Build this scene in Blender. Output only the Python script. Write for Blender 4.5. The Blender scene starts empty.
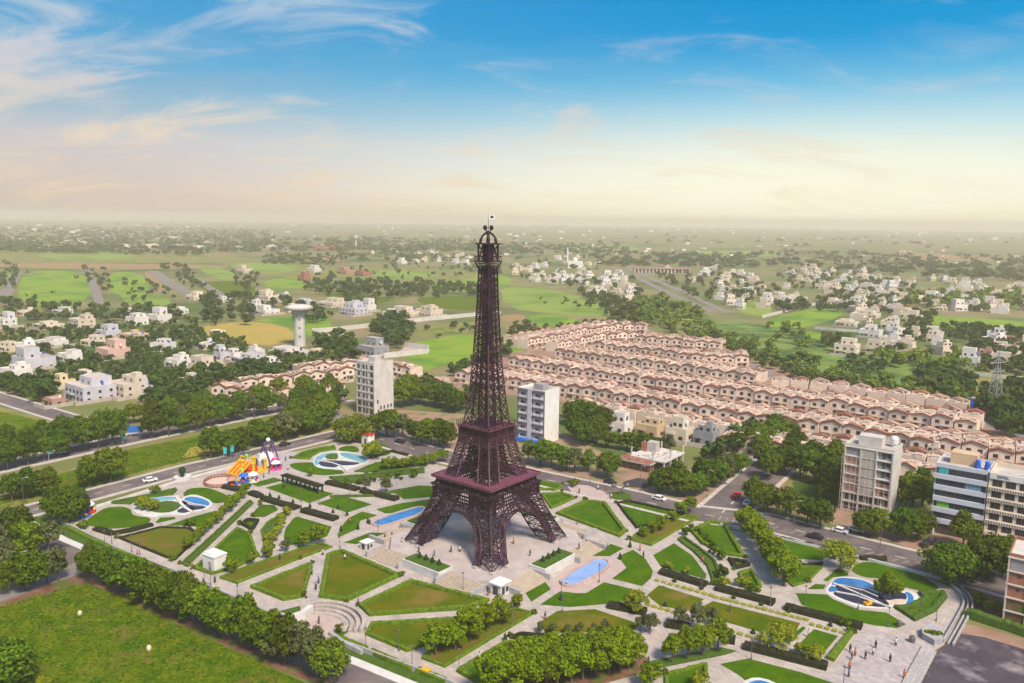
import bpy, bmesh, math, random
import numpy as np
from mathutils import Vector, Matrix

# ------------------------------------------------------------------ camera, sky, sun, exposure
sc = bpy.context.scene
FPX, CAM_H, HORIZON, ROLL = 820.0, 85.0, 219.0, math.radians(0.7)
PITCH = math.atan((341.5 - HORIZON) / FPX)
cam_data = bpy.data.cameras.new("camera")
cam_data.sensor_width = 36.0
cam_data.lens = FPX / 1024.0 * 36.0
cam_data.clip_start = 1.0
cam_data.clip_end = 40000.0
cam = bpy.data.objects.new("camera", cam_data)
sc.collection.objects.link(cam)
cam.location = (0, 0, CAM_H)
cam.rotation_euler = (Matrix.Rotation(math.pi / 2 - PITCH, 3, 'X') @ Matrix.Rotation(ROLL, 3, 'Z')).to_euler()
sc.camera = cam

EXPOSURE = 0.64
HAZE = 0.000195
SUN_AZ = math.radians(152)        # clockwise from the view direction (+Y), towards +X
SUN_EL = math.radians(50)
sc.view_settings.view_transform = 'Standard'
sc.view_settings.look = 'None'
sc.view_settings.gamma = 1.0
sc.view_settings.use_curve_mapping = False
sc.view_settings.exposure = EXPOSURE
sc.cycles.use_denoising = True
sc.cycles.max_bounces = 5
sc.cycles.diffuse_bounces = 2
sc.cycles.glossy_bounces = 2
sc.cycles.transmission_bounces = 2
sc.cycles.volume_bounces = 2
sc.cycles.transparent_max_bounces = 4
sc.cycles.caustics_reflective = False
sc.cycles.caustics_refractive = False
sc.cycles.sample_clamp_indirect = 6.0

sun_data = bpy.data.lights.new("sun", 'SUN')
sun_data.energy = 3.4
sun_data.angle = math.radians(12)
sun_data.color = (1.0, 0.87, 0.68)
sun = bpy.data.objects.new("sun", sun_data)
sc.collection.objects.link(sun)
sun.location = (300, 0, 400)
_sd = Vector((math.sin(SUN_AZ) * math.cos(SUN_EL), math.cos(SUN_AZ) * math.cos(SUN_EL), math.sin(SUN_EL)))
sun.rotation_euler = (-_sd).to_track_quat('-Z', 'Y').to_euler()


def lin(r, g, b):
    f = lambda c: (c / 255 / 12.92) if c / 255 <= 0.04045 else ((c / 255 + 0.055) / 1.055) ** 2.4
    return (f(r), f(g), f(b), 1.0)


def make_world():
    w = bpy.data.worlds.new("World")
    sc.world = w
    w.use_nodes = True
    nt = w.node_tree
    N, L = nt.nodes, nt.links
    N.clear()
    out = N.new('ShaderNodeOutputWorld')
    nish = N.new('ShaderNodeTexSky')
    nish.sky_type = 'NISHITA'
    nish.sun_disc = False
    nish.sun_elevation = SUN_EL
    nish.sun_rotation = SUN_AZ
    nish.altitude = 200
    nish.dust_density = 2.0
    b1 = N.new('ShaderNodeBackground')
    b1.inputs['Strength'].default_value = 0.11
    L.new(nish.outputs[0], b1.inputs['Color'])

    tc = N.new('ShaderNodeTexCoord')
    sep = N.new('ShaderNodeSeparateXYZ')
    L.new(tc.outputs['Generated'], sep.inputs[0])

    def math_(op, a, b=None, clamp=False):
        n = N.new('ShaderNodeMath'); n.operation = op; n.use_clamp = clamp
        for i, v in enumerate((a, b)):
            if v is None: continue
            if isinstance(v, (int, float)): n.inputs[i].default_value = v
            else: L.new(v, n.inputs[i])
        return n.outputs[0]

    def ramp(fac, stops):
        n = N.new('ShaderNodeValToRGB')
        e = n.color_ramp.elements
        while len(e) > 1: e.remove(e[-1])
        e[0].position, e[0].color = stops[0]
        for p, c in stops[1:]:
            k = e.new(p); k.color = c
        L.new(fac, n.inputs[0])
        return n.outputs[0]

    def mix(f, a, b, mode='MIX'):
        n = N.new('ShaderNodeMix'); n.data_type = 'RGBA'; n.blend_type = mode
        if isinstance(f, (int, float)): n.inputs['Factor'].default_value = f
        else: L.new(f, n.inputs['Factor'])
        for s, v in ((6, a), (7, b)):
            if isinstance(v, tuple): n.inputs[s].default_value = v
            else: L.new(v, n.inputs[s])
        return n.outputs[2]

    z = sep.outputs['Z']
    el = math_('MULTIPLY', z, 4.0, True)          # 0..1 over the first 14 degrees
    left = ramp(el, [(0.0, lin(206, 190, 180)), (0.12, lin(216, 200, 190)), (0.33, lin(206, 203, 207)),
                     (0.47, lin(156, 190, 210)), (0.66, lin(100, 174, 217)), (1.0, lin(60, 155, 212))])
    right = ramp(el, [(0.0, lin(255, 226, 164)), (0.06, lin(255, 240, 194)), (0.14, lin(254, 251, 234)), (0.26, lin(222, 240, 243)),
                      (0.41, lin(168, 220, 240)), (0.6, lin(92, 187, 230)), (0.8, lin(18, 157, 218)), (1.0, lin(0, 147, 212))])
    az = math_('ARCTAN2', sep.outputs['X'], sep.outputs['Y'])
    a01 = N.new('ShaderNodeMapRange'); a01.interpolation_type = 'SMOOTHSTEP'
    a01.inputs[1].default_value = -0.55; a01.inputs[2].default_value = 0.42
    L.new(az, a01.inputs[0])
    grad = mix(a01.outputs[0], left, right)
    # soft bright patch where the veiled sun brightens the sky low on the right
    da = math_('SUBTRACT', az, 0.36)
    dz = math_('SUBTRACT', z, 0.035)
    d2 = math_('ADD', math_('MULTIPLY', math_('MULTIPLY', da, da), 5.5), math_('MULTIPLY', math_('MULTIPLY', dz, dz), 170.0))
    glow = math_('POWER', 2.718, math_('MULTIPLY', d2, -1.0))
    grad = mix(math_('MULTIPLY', glow, 0.95), grad, lin(255, 253, 226))
    # wispy clouds: noise on the direction stretched along the horizon
    dv = N.new('ShaderNodeVectorMath'); dv.operation = 'DIVIDE'
    zz = math_('ADD', z, 0.30)
    cb = N.new('ShaderNodeCombineXYZ')
    for i in range(3): L.new(zz, cb.inputs[i])
    L.new(tc.outputs['Generated'], dv.inputs[0]); L.new(cb.outputs[0], dv.inputs[1])
    mp = N.new('ShaderNodeMapping'); mp.inputs['Scale'].default_value = (0.75, 1.3, 1.0); mp.inputs['Location'].default_value = (3.1, 0.4, 0)
    mp.inputs['Rotation'].default_value = (0, 0, -0.35)
    L.new(dv.outputs[0], mp.inputs[0])
    nz = N.new('ShaderNodeTexNoise'); nz.inputs['Scale'].default_value = 3.4; nz.inputs['Detail'].default_value = 9
    nz.inputs['Roughness'].default_value = 0.6; nz.inputs['Distortion'].default_value = 0.7
    L.new(mp.outputs[0], nz.inputs['Vector'])
    cr = N.new('ShaderNodeMapRange'); cr.interpolation_type = 'SMOOTHSTEP'
    cr.inputs[1].default_value = 0.5; cr.inputs[2].default_value = 0.78
    L.new(nz.outputs[0], cr.inputs[0])
    def patch(a0, e0, ra, re_):     # soft region of the sky where more cloud gathers
        u = math_('DIVIDE', math_('SUBTRACT', az, a0), ra); v = math_('DIVIDE', math_('SUBTRACT', z, e0), re_)
        return math_('POWER', 2.718, math_('MULTIPLY', math_('ADD', math_('MULTIPLY', u, u), math_('MULTIPLY', v, v)), -1.0))
    extra = math_('ADD', math_('ADD', patch(-.52, .175, .13, .045), math_('MULTIPLY', patch(-.26, .235, .09, .025), .8)),
                  math_('ADD', math_('MULTIPLY', patch(-.42, .095, .36, .05), 1.25), math_('MULTIPLY', patch(.16, .12, .2, .05), .45)))
    lifted = math_('ADD', nz.outputs[0], math_('MULTIPLY', extra, .115))
    L.new(lifted, cr.inputs[0])
    cloudy = math_('MULTIPLY', cr.outputs[0], math_('SUBTRACT', 0.85, math_('MULTIPLY', a01.outputs[0], 0.35)))
    ccol = ramp(el, [(0.0, lin(236, 212, 176)), (0.3, lin(242, 222, 190)), (0.6, lin(222, 214, 214)), (1.0, lin(196, 214, 228))])
    sky = mix(cloudy, grad, ccol)
    nz2 = N.new('ShaderNodeTexNoise'); nz2.inputs['Scale'].default_value = 1.7; nz2.inputs['Detail'].default_value = 6
    nz2.inputs['Roughness'].default_value = 0.55
    mp2 = N.new('ShaderNodeMapping'); mp2.inputs['Scale'].default_value = (0.5, 1.9, 1.0); mp2.inputs['Location'].default_value = (7.7, 2.3, 0)
    L.new(dv.outputs[0], mp2.inputs[0]); L.new(mp2.outputs[0], nz2.inputs['Vector'])
    cr2 = N.new('ShaderNodeMapRange'); cr2.interpolation_type = 'SMOOTHSTEP'
    cr2.inputs[1].default_value = 0.53; cr2.inputs[2].default_value = 0.8
    L.new(nz2.outputs[0], cr2.inputs[0])
    sky = mix(math_('MULTIPLY', cr2.outputs[0], math_('SUBTRACT', 0.5, math_('MULTIPLY', a01.outputs[0], 0.38))), sky, ramp(el, [(0.0, lin(214, 196, 186)), (0.5, lin(160, 182, 200)), (1.0, lin(128, 180, 214))]))
    b2 = N.new('ShaderNodeBackground')
    b2.inputs['Strength'].default_value = 2.0 ** (-EXPOSURE)
    L.new(sky, b2.inputs['Color'])
    up = N.new('ShaderNodeMapRange'); up.interpolation_type = 'SMOOTHSTEP'
    up.inputs[1].default_value = 0.26; up.inputs[2].default_value = 0.75
    up.inputs[3].default_value = 0.0; up.inputs[4].default_value = 1.0
    L.new(z, up.inputs[0])
    ms = N.new('ShaderNodeMixShader')
    L.new(up.outputs[0], ms.inputs[0]); L.new(b2.outputs[0], ms.inputs[1]); L.new(b1.outputs[0], ms.inputs[2])
    L.new(ms.outputs[0], out.inputs['Surface'])


make_world()

# ------------------------------------------------------------------ helpers
COL = sc.collection
R = random.Random(7)


def g(x, y, z=0.0):
    """point of the photo -> point on the horizontal plane at height z"""
    u, v = x - 512, y - 341.5
    a = (u * math.cos(ROLL) + v * math.sin(ROLL)) / FPX; b = (u * math.sin(ROLL) - v * math.cos(ROLL)) / FPX
    dy = math.cos(PITCH) + b * math.sin(PITCH); dz = -math.sin(PITCH) + b * math.cos(PITCH)
    t = (z - CAM_H) / dz
    return (t * a, t * dy)


def mpp(Y):
    """metres per photo pixel at ground distance Y"""
    return math.hypot(Y, CAM_H) / FPX


def P(pts, z=0.0):
    return [g(x, y, z) for x, y in pts]


def Q(ox, oy, pts, s=5.12):
    return [g(ox + x / s, oy + y / s) for x, y in pts]


def smooth(poly, it=1, closed=True):
    for _ in range(it):
        n = len(poly); out = []
        rng = range(n) if closed else range(n - 1)
        if not closed: out.append(poly[0])
        for i in rng:
            a, b = poly[i], poly[(i + 1) % n]
            out.append((a[0] * .75 + b[0] * .25, a[1] * .75 + b[1] * .25))
            out.append((a[0] * .25 + b[0] * .75, a[1] * .25 + b[1] * .75))
        if not closed: out.append(poly[-1])
        poly = out
    return poly


def area(poly):
    return 0.5 * sum(poly[i][0] * poly[(i + 1) % len(poly)][1] - poly[(i + 1) % len(poly)][0] * poly[i][1] for i in range(len(poly)))


def inside(poly, x, y):
    c = False; n = len(poly); j = n - 1
    for i in range(n):
        xi, yi = poly[i]; xj, yj = poly[j]
        if (yi > y) != (yj > y) and x < (xj - xi) * (y - yi) / (yj - yi) + xi: c = not c
        j = i
    return c


def resample(pl, step, closed=False):
    pts = pl + [pl[0]] if closed else pl
    out = [pts[0]]; 
    for a, b in zip(pts, pts[1:]):
        d = math.dist(a, b)
        n = max(1, int(round(d / step)))
        for k in range(1, n + 1):
            out.append((a[0] + (b[0] - a[0]) * k / n, a[1] + (b[1] - a[1]) * k / n))
    if closed: out.pop()
    return out


def offset(pl, d, closed=False):
    """shift a polyline to its left by d (mitred)"""
    n = len(pl); out = []
    for i in range(n):
        if closed: a, b, c = pl[i - 1], pl[i], pl[(i + 1) % n]
        else: a, b, c = pl[max(i - 1, 0)], pl[i], pl[min(i + 1, n - 1)]
        def nrm(p, q):
            dx, dy = q[0] - p[0], q[1] - p[1]; l = math.hypot(dx, dy) or 1
            return (-dy / l, dx / l)
        n1 = nrm(a, b) if a != b else nrm(b, c)
        n2 = nrm(b, c) if b != c else n1
        mx, my = n1[0] + n2[0], n1[1] + n2[1]
        l2 = mx * mx + my * my
        if l2 < 0.3: mx, my = n1; k = 1
        else: k = min(2.0 / l2, 1.6)
        out.append((b[0] + mx * d * k, b[1] + my * d * k))
    return out


class MB:
    """collects faces and links them as ONE mesh object"""
    def __init__(s): s.v = []; s.f = []; s.m = []
    def add(s, vs, fs, mi=0):
        o = len(s.v); s.v += vs
        for f in fs: s.f.append([o + i for i in f]); s.m.append(mi)
    def box(s, cx, cy, z0, sx, sy, sz, rot=0.0, mi=0):
        c, n = math.cos(rot), math.sin(rot)
        vs = []
        for z in (z0, z0 + sz):
            for x, y in ((-sx / 2, -sy / 2), (sx / 2, -sy / 2), (sx / 2, sy / 2), (-sx / 2, sy / 2)):
                vs.append((cx + x * c - y * n, cy + x * n + y * c, z))
        s.add(vs, [(3, 2, 1, 0), (4, 5, 6, 7), (0, 1, 5, 4), (1, 2, 6, 5), (2, 3, 7, 6), (3, 0, 4, 7)], mi)
    def beam(s, p, q, w, h=None, mi=0):
        p, q = Vector(p), Vector(q); d = q - p
        if d.length < 1e-6: return
        d.normalize(); h = h or w
        up = Vector((0, 0, 1)) if abs(d.z) < 0.95 else Vector((1, 0, 0))
        a = d.cross(up).normalized() * (w / 2); b = a.cross(d).normalized() * (h / 2)
        vs = [tuple(e + i * a + j * b) for e in (p, q) for i, j in ((-1, -1), (1, -1), (1, 1), (-1, 1))]
        s.add(vs, [(0, 1, 2, 3), (7, 6, 5, 4), (4, 5, 1, 0), (5, 6, 2, 1), (6, 7, 3, 2), (7, 4, 0, 3)], mi)
    def prism(s, poly, z0, z1, mi=0, top_mi=None, bottom=False):
        if area(poly) < 0: poly = poly[::-1]
        n = len(poly)
        vs = [(x, y, z0) for x, y in poly] + [(x, y, z1) for x, y in poly]
        s.add(vs, [(i, (i + 1) % n, n + (i + 1) % n, n + i) for i in range(n)] + ([tuple(range(n))[::-1]] if bottom else []), mi)
        s.add(vs[n:], [tuple(range(n))], mi if top_mi is None else top_mi)
    def sheet(s, poly, z, mi=0):
        if area(poly) < 0: poly = poly[::-1]
        s.add([(x, y, z) for x, y in poly], [tuple(range(len(poly)))], mi)
    def quad(s, a, b, c, d, mi=0): s.add([a, b, c, d], [(0, 1, 2, 3)], mi)
    def tube(s, p, q, r0, r1, n=8, mi=0, caps=True):
        p, q = Vector(p), Vector(q); d = (q - p).normalized()
        up = Vector((0, 0, 1)) if abs(d.z) < 0.95 else Vector((1, 0, 0))
        a = d.cross(up).normalized(); b = d.cross(a)
        vs = []
        for e, r in ((p, r0), (q, r1)):
            for k in range(n):
                t = 2 * math.pi * k / n
                vs.append(tuple(e + a * (r * math.cos(t)) + b * (r * math.sin(t))))
        fs = [(i, (i + 1) % n, n + (i + 1) % n, n + i) for i in range(n)]
        if caps: fs += [tuple(range(n))[::-1], tuple(range(n, 2 * n))]
        s.add(vs, fs, mi)
    def lathe(s, cx, cy, prof, n=16, mi=0):
        vs = []
        for r, z in prof:
            for k in range(n):
                t = 2 * math.pi * k / n
                vs.append((cx + r * math.cos(t), cy + r * math.sin(t), z))
        fs = []
        for j in range(len(prof) - 1):
            for k in range(n):
                fs.append((j * n + k, j * n + (k + 1) % n, (j + 1) * n + (k + 1) % n, (j + 1) * n + k))
        fs.append(tuple(range((len(prof) - 1) * n, len(prof) * n)))
        s.add(vs, fs, mi)
    def ball(s, c, r, n=8, mi=0, sz=1.0):
        prof = [(max(0.02 * r, r * math.sin(math.pi * k / n)), c[2] - sz * r * math.cos(math.pi * k / n)) for k in range(n + 1)]
        s.lathe(c[0], c[1], prof, n + 2, mi)
    def mesh(s, name, mats):
        me = bpy.data.meshes.new(name)
        me.from_pydata(s.v, [], s.f)
        for m in (mats if isinstance(mats, (list, tuple)) else [mats]): me.materials.append(m)
        me.polygons.foreach_set('material_index', s.m)
        me.update()
        return me
    def build(s, name, mats, parent=None, loc=None, rot=0.0):
        return link(name, s.mesh(name, mats), parent, loc, rot)


def link(name, data, parent=None, loc=None, rot=0.0):
    o = bpy.data.objects.new(name, data)
    COL.objects.link(o)
    if parent: o.parent = parent
    if loc is not None: o.location = loc
    if rot: o.rotation_euler = (0, 0, rot)
    return o


def empty(name, loc=(0, 0, 0), rot=0.0):
    o = bpy.data.objects.new(name, None)
    COL.objects.link(o); o.location = loc; o.rotation_euler = (0, 0, rot)
    o.empty_display_size = 0.5
    return o


def tag(o, label, cat, group=None, kind=None):
    o['label'] = label; o['category'] = cat
    if group: o['group'] = group
    if kind: o['kind'] = kind
    return o


def struct(o, kind='structure'):
    o['kind'] = kind
    return o


KIDS = {}


def copy_tree(src, loc, rot, scale=None):
    """copy of a thing with copies of its parts (shared mesh data)"""
    def rec(o, par):
        c = o.copy(); COL.objects.link(c)
        if par: c.parent = par
        for ch in o.children: rec(ch, c)
        return c
    r = rec(src, None)
    r.location = loc; r.rotation_euler = (0, 0, rot)
    if scale: r.scale = scale
    return r


LANDMARKS = []      # (name, x, y): things one can find in the photo
PENDING = []        # (object, prefix): labelled at the end by rank around the nearest landmark


def landmark(name, x, y): LANDMARKS.append((name, x, y))


def nth(n):
    return str(n) + ('th' if 10 <= n % 100 <= 20 else {1: 'st', 2: 'nd', 3: 'rd'}.get(n % 10, 'th'))


def later(o, prefix, cat, group=None):
    o['category'] = cat
    if group: o['group'] = group
    PENDING.append((o, prefix, o.location.x, o.location.y))


def finish_labels():
    by = {}
    for o, pre, x, y in PENDING:
        d, nm = min((math.hypot(x - a, y - b), n) for n, a, b in LANDMARKS)
        by.setdefault((pre, nm), []).append((d, o))
    for (pre, nm), lst in by.items():
        lst.sort(key=lambda t: t[0])
        for i, (_, o) in enumerate(lst):
            o['label'] = f"{pre}, " + (f"{nth(i + 1)} nearest the {nm}" if i else f"nearest the {nm}")


# ------------------------------------------------------------------ materials
def mat(name, c1, c2=None, scale=0.3, rough=0.85, spec=0.25, detail=4, bump=0.0, bscale=None, rnd=0.0, lo=0.35, hi=0.65, metal=0.0,
        c3=None, scale3=0.03, lo3=0.5, hi3=0.7, translucent=0.0, emit=None):
    m = bpy.data.materials.new(name); m.use_nodes = True
    nt = m.node_tree; N, L = nt.nodes, nt.links
    b = N['Principled BSDF']
    b.inputs['Roughness'].default_value = rough
    b.inputs['Specular IOR Level'].default_value = spec
    b.inputs['Metallic'].default_value = metal
    c1 = c1 if len(c1) == 4 else (*c1, 1)
    geo = None
    def noise(sc_, det=detail):
        nonlocal geo
        if geo is None: geo = N.new('ShaderNodeNewGeometry')
        n = N.new('ShaderNodeTexNoise'); n.inputs['Scale'].default_value = sc_; n.inputs['Detail'].default_value = det
        n.inputs['Roughness'].default_value = 0.6
        L.new(geo.outputs['Position'], n.inputs['Vector'])
        return n.outputs[0]
    def mapr(o, a, bb):
        n = N.new('ShaderNodeMapRange'); n.inputs[1].default_value = a; n.inputs[2].default_value = bb
        L.new(o, n.inputs[0]); return n.outputs[0]
    def mixc(f, a, bb, mode='MIX'):
        n = N.new('ShaderNodeMix'); n.data_type = 'RGBA'; n.blend_type = mode
        if isinstance(f, float): n.inputs['Factor'].default_value = f
        else: L.new(f, n.inputs['Factor'])
        for s_, v in ((6, a), (7, bb)):
            if isinstance(v, tuple): n.inputs[s_].default_value = v
            else: L.new(v, n.inputs[s_])
        return n.outputs[2]
    col = c1
    if c2 is not None:
        c2 = c2 if len(c2) == 4 else (*c2, 1)
        col = mixc(mapr(noise(scale), lo, hi), c1, c2)
    if c3 is not None:
        c3 = c3 if len(c3) == 4 else (*c3, 1)
        col = mixc(mapr(noise(scale3, 3), lo3, hi3), col, c3)
    if rnd:
        oi = N.new('ShaderNodeObjectInfo')
        mr = N.new('ShaderNodeMapRange'); mr.inputs[3].default_value = 1 - rnd; mr.inputs[4].default_value = 1 + rnd
        L.new(oi.outputs['Random'], mr.inputs[0])
        hs = N.new('ShaderNodeHueSaturation')
        L.new(mr.outputs[0], hs.inputs['Value'])
        mr2 = N.new('ShaderNodeMapRange'); mr2.inputs[3].default_value = 0.5 - rnd * 0.07; mr2.inputs[4].default_value = 0.5 + rnd * 0.05
        mu = N.new('ShaderNodeMath'); mu.operation = 'FRACT'; mm = N.new('ShaderNodeMath'); mm.operation = 'MULTIPLY'; mm.inputs[1].default_value = 7.31
        L.new(oi.outputs['Random'], mm.inputs[0]); L.new(mm.outputs[0], mu.inputs[0]); L.new(mu.outputs[0], mr2.inputs[0])
        L.new(mr2.outputs[0], hs.inputs['Hue'])
        if isinstance(col, tuple): hs.inputs['Color'].default_value = col
        else: L.new(col, hs.inputs['Color'])
        col = hs.outputs[0]
    if isinstance(col, tuple): b.inputs['Base Color'].default_value = col
    else: L.new(col, b.inputs['Base Color'])
    if bump:
        bn = N.new('ShaderNodeBump'); bn.inputs['Strength'].default_value = bump; bn.inputs['Distance'].default_value = 0.3
        L.new(noise(bscale or scale * 4), bn.inputs['Height']); L.new(bn.outputs[0], b.inputs['Normal'])
    if emit:
        b.inputs['Emission Color'].default_value = (*emit[:3], 1); b.inputs['Emission Strength'].default_value = emit[3]
    if translucent:
        tr = N.new('ShaderNodeBsdfTranslucent')
        if isinstance(col, tuple): tr.inputs['Color'].default_value = col
        else: L.new(col, tr.inputs['Color'])
        ms = N.new('ShaderNodeMixShader'); ms.inputs[0].default_value = translucent
        L.new(b.outputs[0], ms.inputs[1]); L.new(tr.outputs[0], ms.inputs[2])
        L.new(ms.outputs[0], N['Material Output'].inputs['Surface'])
    return m


M = {}
M['ground'] = mat('ground', (.115, .155, .03), (.24, .19, .095), .016, c3=(.06, .11, .02), scale3=.005, lo3=.5, hi3=.64, detail=9, lo=.38, hi=.6)
M['scrub'] = mat('scrub', (.10, .19, .03), (.19, .25, .05), .06, c3=(.045, .10, .016), scale3=.035, lo3=.45, hi3=.6, detail=7, bump=.4)
M['meadow'] = mat('meadow', (.045, .11, .003), (.135, .165, .006), .22, c3=(.15, .105, .035), scale3=.11, lo3=.57, hi3=.72, detail=10, bump=.6, bscale=1.5, rough=1, spec=.03, lo=.36, hi=.64)
M['dry_grass'] = mat('dry_grass', (.14, .19, .03), (.30, .21, .08), .06, c3=(.08, .16, .02), scale3=.05, lo3=.5, hi3=.62, detail=7)
M['lawn'] = mat('lawn', (.037, .108, .001), (.075, .142, .0012), .15, c3=(.042, .098, .004), scale3=.35, lo3=.47, hi3=.68, detail=9, rough=1, spec=.03, bump=.3, bscale=2)
M['lawn_dry'] = mat('lawn_dry', (.055, .105, .001), (.13, .12, .006), .12, c3=(.21, .135, .04), scale3=.07, lo3=.54, hi3=.72, detail=9, rough=1, spec=.03, bump=.3, bscale=2)
M['lawn_olive'] = mat('lawn_olive', (.12, .105, .012), (.095, .125, .008), .14, c3=(.17, .115, .03), scale3=.08, lo3=.5, hi3=.7, detail=6, rough=1, spec=.03)
M['field_vivid'] = mat('field_vivid', (.15, .27, .012), (.22, .30, .018), .05, c3=(.09, .20, .012), scale3=.02, lo3=.48, hi3=.62, detail=8)
M['field_pale'] = mat('field_pale', (.17, .27, .03), (.24, .29, .05), .03, detail=7, c3=(.12, .21, .02), scale3=.015, lo3=.5, hi3=.62)
M['field_ochre'] = mat('field_ochre', (.42, .28, .06), (.32, .27, .05), .04, detail=6)
M['field_tan'] = mat('field_tan', (.33, .19, .09), (.26, .19, .08), .05, detail=6)
M['soil'] = mat('soil', (.13, .05, .035), (.24, .13, .085), .3, c3=(.085, .12, .015), scale3=.22, lo3=.48, hi3=.6, detail=9, bump=.5)
M['earth'] = mat('earth', (.34, .22, .16), (.26, .15, .11), .15, c3=(.15, .16, .06), scale3=.09, lo3=.55, hi3=.68, detail=7)
M['asphalt'] = mat('asphalt', (.10, .08, .087), (.145, .118, .125), .3, detail=9, rough=.9, c3=(.20, .165, .155), scale3=.07, lo3=.48, hi3=.7)
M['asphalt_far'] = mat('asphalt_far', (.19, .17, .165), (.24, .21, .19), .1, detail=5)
M['lot'] = mat('lot', (.058, .045, .058), (.09, .07, .085), .2, detail=8, rough=.55, c3=(.34, .29, .31), scale3=.13, lo3=.52, hi3=.74)
M['kerb'] = mat('kerb', (.52, .47, .44), (.42, .37, .35), .5)
M['paint'] = mat('paint', (.7, .68, .62), (.5, .47, .42), .8)
M['paint_yellow'] = mat('paint_yellow', (.34, .29, .17), (.17, .14, .12), .5)
M['verge'] = mat('verge', (.34, .22, .17), (.27, .19, .12), .2, c3=(.13, .17, .04), scale3=.15, lo3=.52, hi3=.65, detail=6)


def paving_mat(name, c1, c2, grout, bw, bh, rot):
    m = mat(name, c1)
    nt = m.node_tree; N, L = nt.nodes, nt.links
    geo = N.new('ShaderNodeNewGeometry'); mp = N.new('ShaderNodeMapping'); mp.inputs['Rotation'].default_value = (0, 0, rot)
    L.new(geo.outputs['Position'], mp.inputs[0])
    br = N.new('ShaderNodeTexBrick'); br.inputs['Scale'].default_value = 1.0
    br.inputs['Brick Width'].default_value = bw; br.inputs['Row Height'].default_value = bh; br.inputs['Mortar Size'].default_value = .035
    br.inputs['Color1'].default_value = (*c1, 1); br.inputs['Color2'].default_value = (*c2, 1); br.inputs['Mortar'].default_value = (*grout, 1)
    L.new(mp.outputs[0], br.inputs['Vector'])
    nz = N.new('ShaderNodeTexNoise'); nz.inputs['Scale'].default_value = .22; nz.inputs['Detail'].default_value = 7; nz.inputs['Roughness'].default_value = .65
    L.new(geo.outputs['Position'], nz.inputs['Vector'])
    mr = N.new('ShaderNodeMapRange'); mr.inputs[1].default_value = .35; mr.inputs[2].default_value = .7; mr.inputs[3].default_value = 1.08; mr.inputs[4].default_value = .8
    L.new(nz.outputs[0], mr.inputs[0])
    mx = N.new('ShaderNodeMix'); mx.data_type = 'RGBA'; mx.blend_type = 'MULTIPLY'; mx.inputs['Factor'].default_value = 1
    L.new(br.outputs[0], mx.inputs[6]); L.new(mr.outputs[0], mx.inputs[7])
    L.new(mx.outputs[2], N['Principled BSDF'].inputs['Base Color'])
    return m


GRID = math.radians(-37)
M['paving'] = paving_mat('paving', (.48, .42, .385), (.40, .345, .32), (.27, .23, .22), 1.6, .8, -GRID)
M['plaza'] = paving_mat('plaza', (.47, .41, .40), (.435, .37, .37), (.38, .32, .32), 2.4, 2.4, -GRID)
M['slate_path'] = paving_mat('slate_path', (.46, .41, .41), (.34, .30, .31), (.42, .37, .37), .9, .9, -GRID)
M['pink_paving'] = paving_mat('pink_paving', (.50, .37, .34), (.44, .325, .30), (.42, .33, .31), 1.2, .6, -GRID)
M['pink_pale'] = mat('pink_pale', (.47, .37, .345), (.41, .32, .30), .4)
M['white_stone'] = mat('white_stone', (.62, .61, .60), (.52, .50, .49), .35)
M['tile_rust'] = mat('tile_rust', (.33, .15, .105), (.25, .10, .07), .5, rnd=.2)
M['step_stone'] = mat('step_stone', (.50, .425, .34), (.42, .345, .27), .6)
M['step_edge'] = mat('step_edge', (.30, .24, .185))
M['grey_stone'] = mat('grey_stone', (.40, .39, .42), (.31, .30, .33), .7)
M['pool_blue'] = mat('pool_blue', (.20, .32, .62), (.29, .41, .70), .3, rough=.06, spec=.6, detail=6, bump=.12, bscale=1.6)
M['pool_deep'] = mat('pool_deep', (.02, .13, .40), (.05, .22, .52), .35, rough=.06, spec=.6, detail=6, bump=.12, bscale=1.6)
M['pool_pale'] = mat('pool_pale', (.13, .34, .48), (.24, .45, .55), .35, rough=.06, spec=.6, detail=6, bump=.12, bscale=1.6)
M['navy'] = mat('navy', (.014, .012, .04), (.03, .026, .06), .9, rough=.35, spec=.4)
M['hedge'] = mat('hedge', (.085, .155, .008), (.14, .205, .014), .9, c3=(.06, .12, .01), scale3=1.6, lo3=.5, hi3=.65, rough=.9, spec=.1, bump=.8, bscale=3)
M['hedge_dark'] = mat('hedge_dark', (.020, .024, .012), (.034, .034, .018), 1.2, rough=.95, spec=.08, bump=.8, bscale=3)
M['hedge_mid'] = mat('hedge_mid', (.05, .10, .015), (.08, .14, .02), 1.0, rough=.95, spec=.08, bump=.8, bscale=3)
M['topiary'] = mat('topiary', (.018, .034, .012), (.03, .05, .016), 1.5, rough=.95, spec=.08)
M['flower'] = mat('flower', (.20, .26, .03), (.30, .26, .06), 1.4, rough=1, spec=.03, bump=.8, bscale=4)
M['leaf_dark'] = mat('leaf_dark', (.024, .060, .003), (.135, .20, .011), 1.5, rnd=.4, rough=.8, spec=.04, translucent=.22, lo=.36, hi=.6, c3=(.085, .145, .008), scale3=.3, lo3=.45, hi3=.6)
M['leaf_mid'] = mat('leaf_mid', (.026, .066, .003), (.15, .22, .008), 1.5, rnd=.35, rough=.8, spec=.04, translucent=.24, lo=.36, hi=.6)
M['leaf_bright'] = mat('leaf_bright', (.04, .09, .002), (.22, .30, .007), 1.8, rnd=.12, rough=.8, spec=.04, translucent=.26, lo=.34, hi=.58)
M['leaf_grey'] = mat('leaf_grey', (.09, .12, .04), (.14, .16, .055), .6, rnd=.15, rough=.8, spec=.04, translucent=.2)
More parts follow.
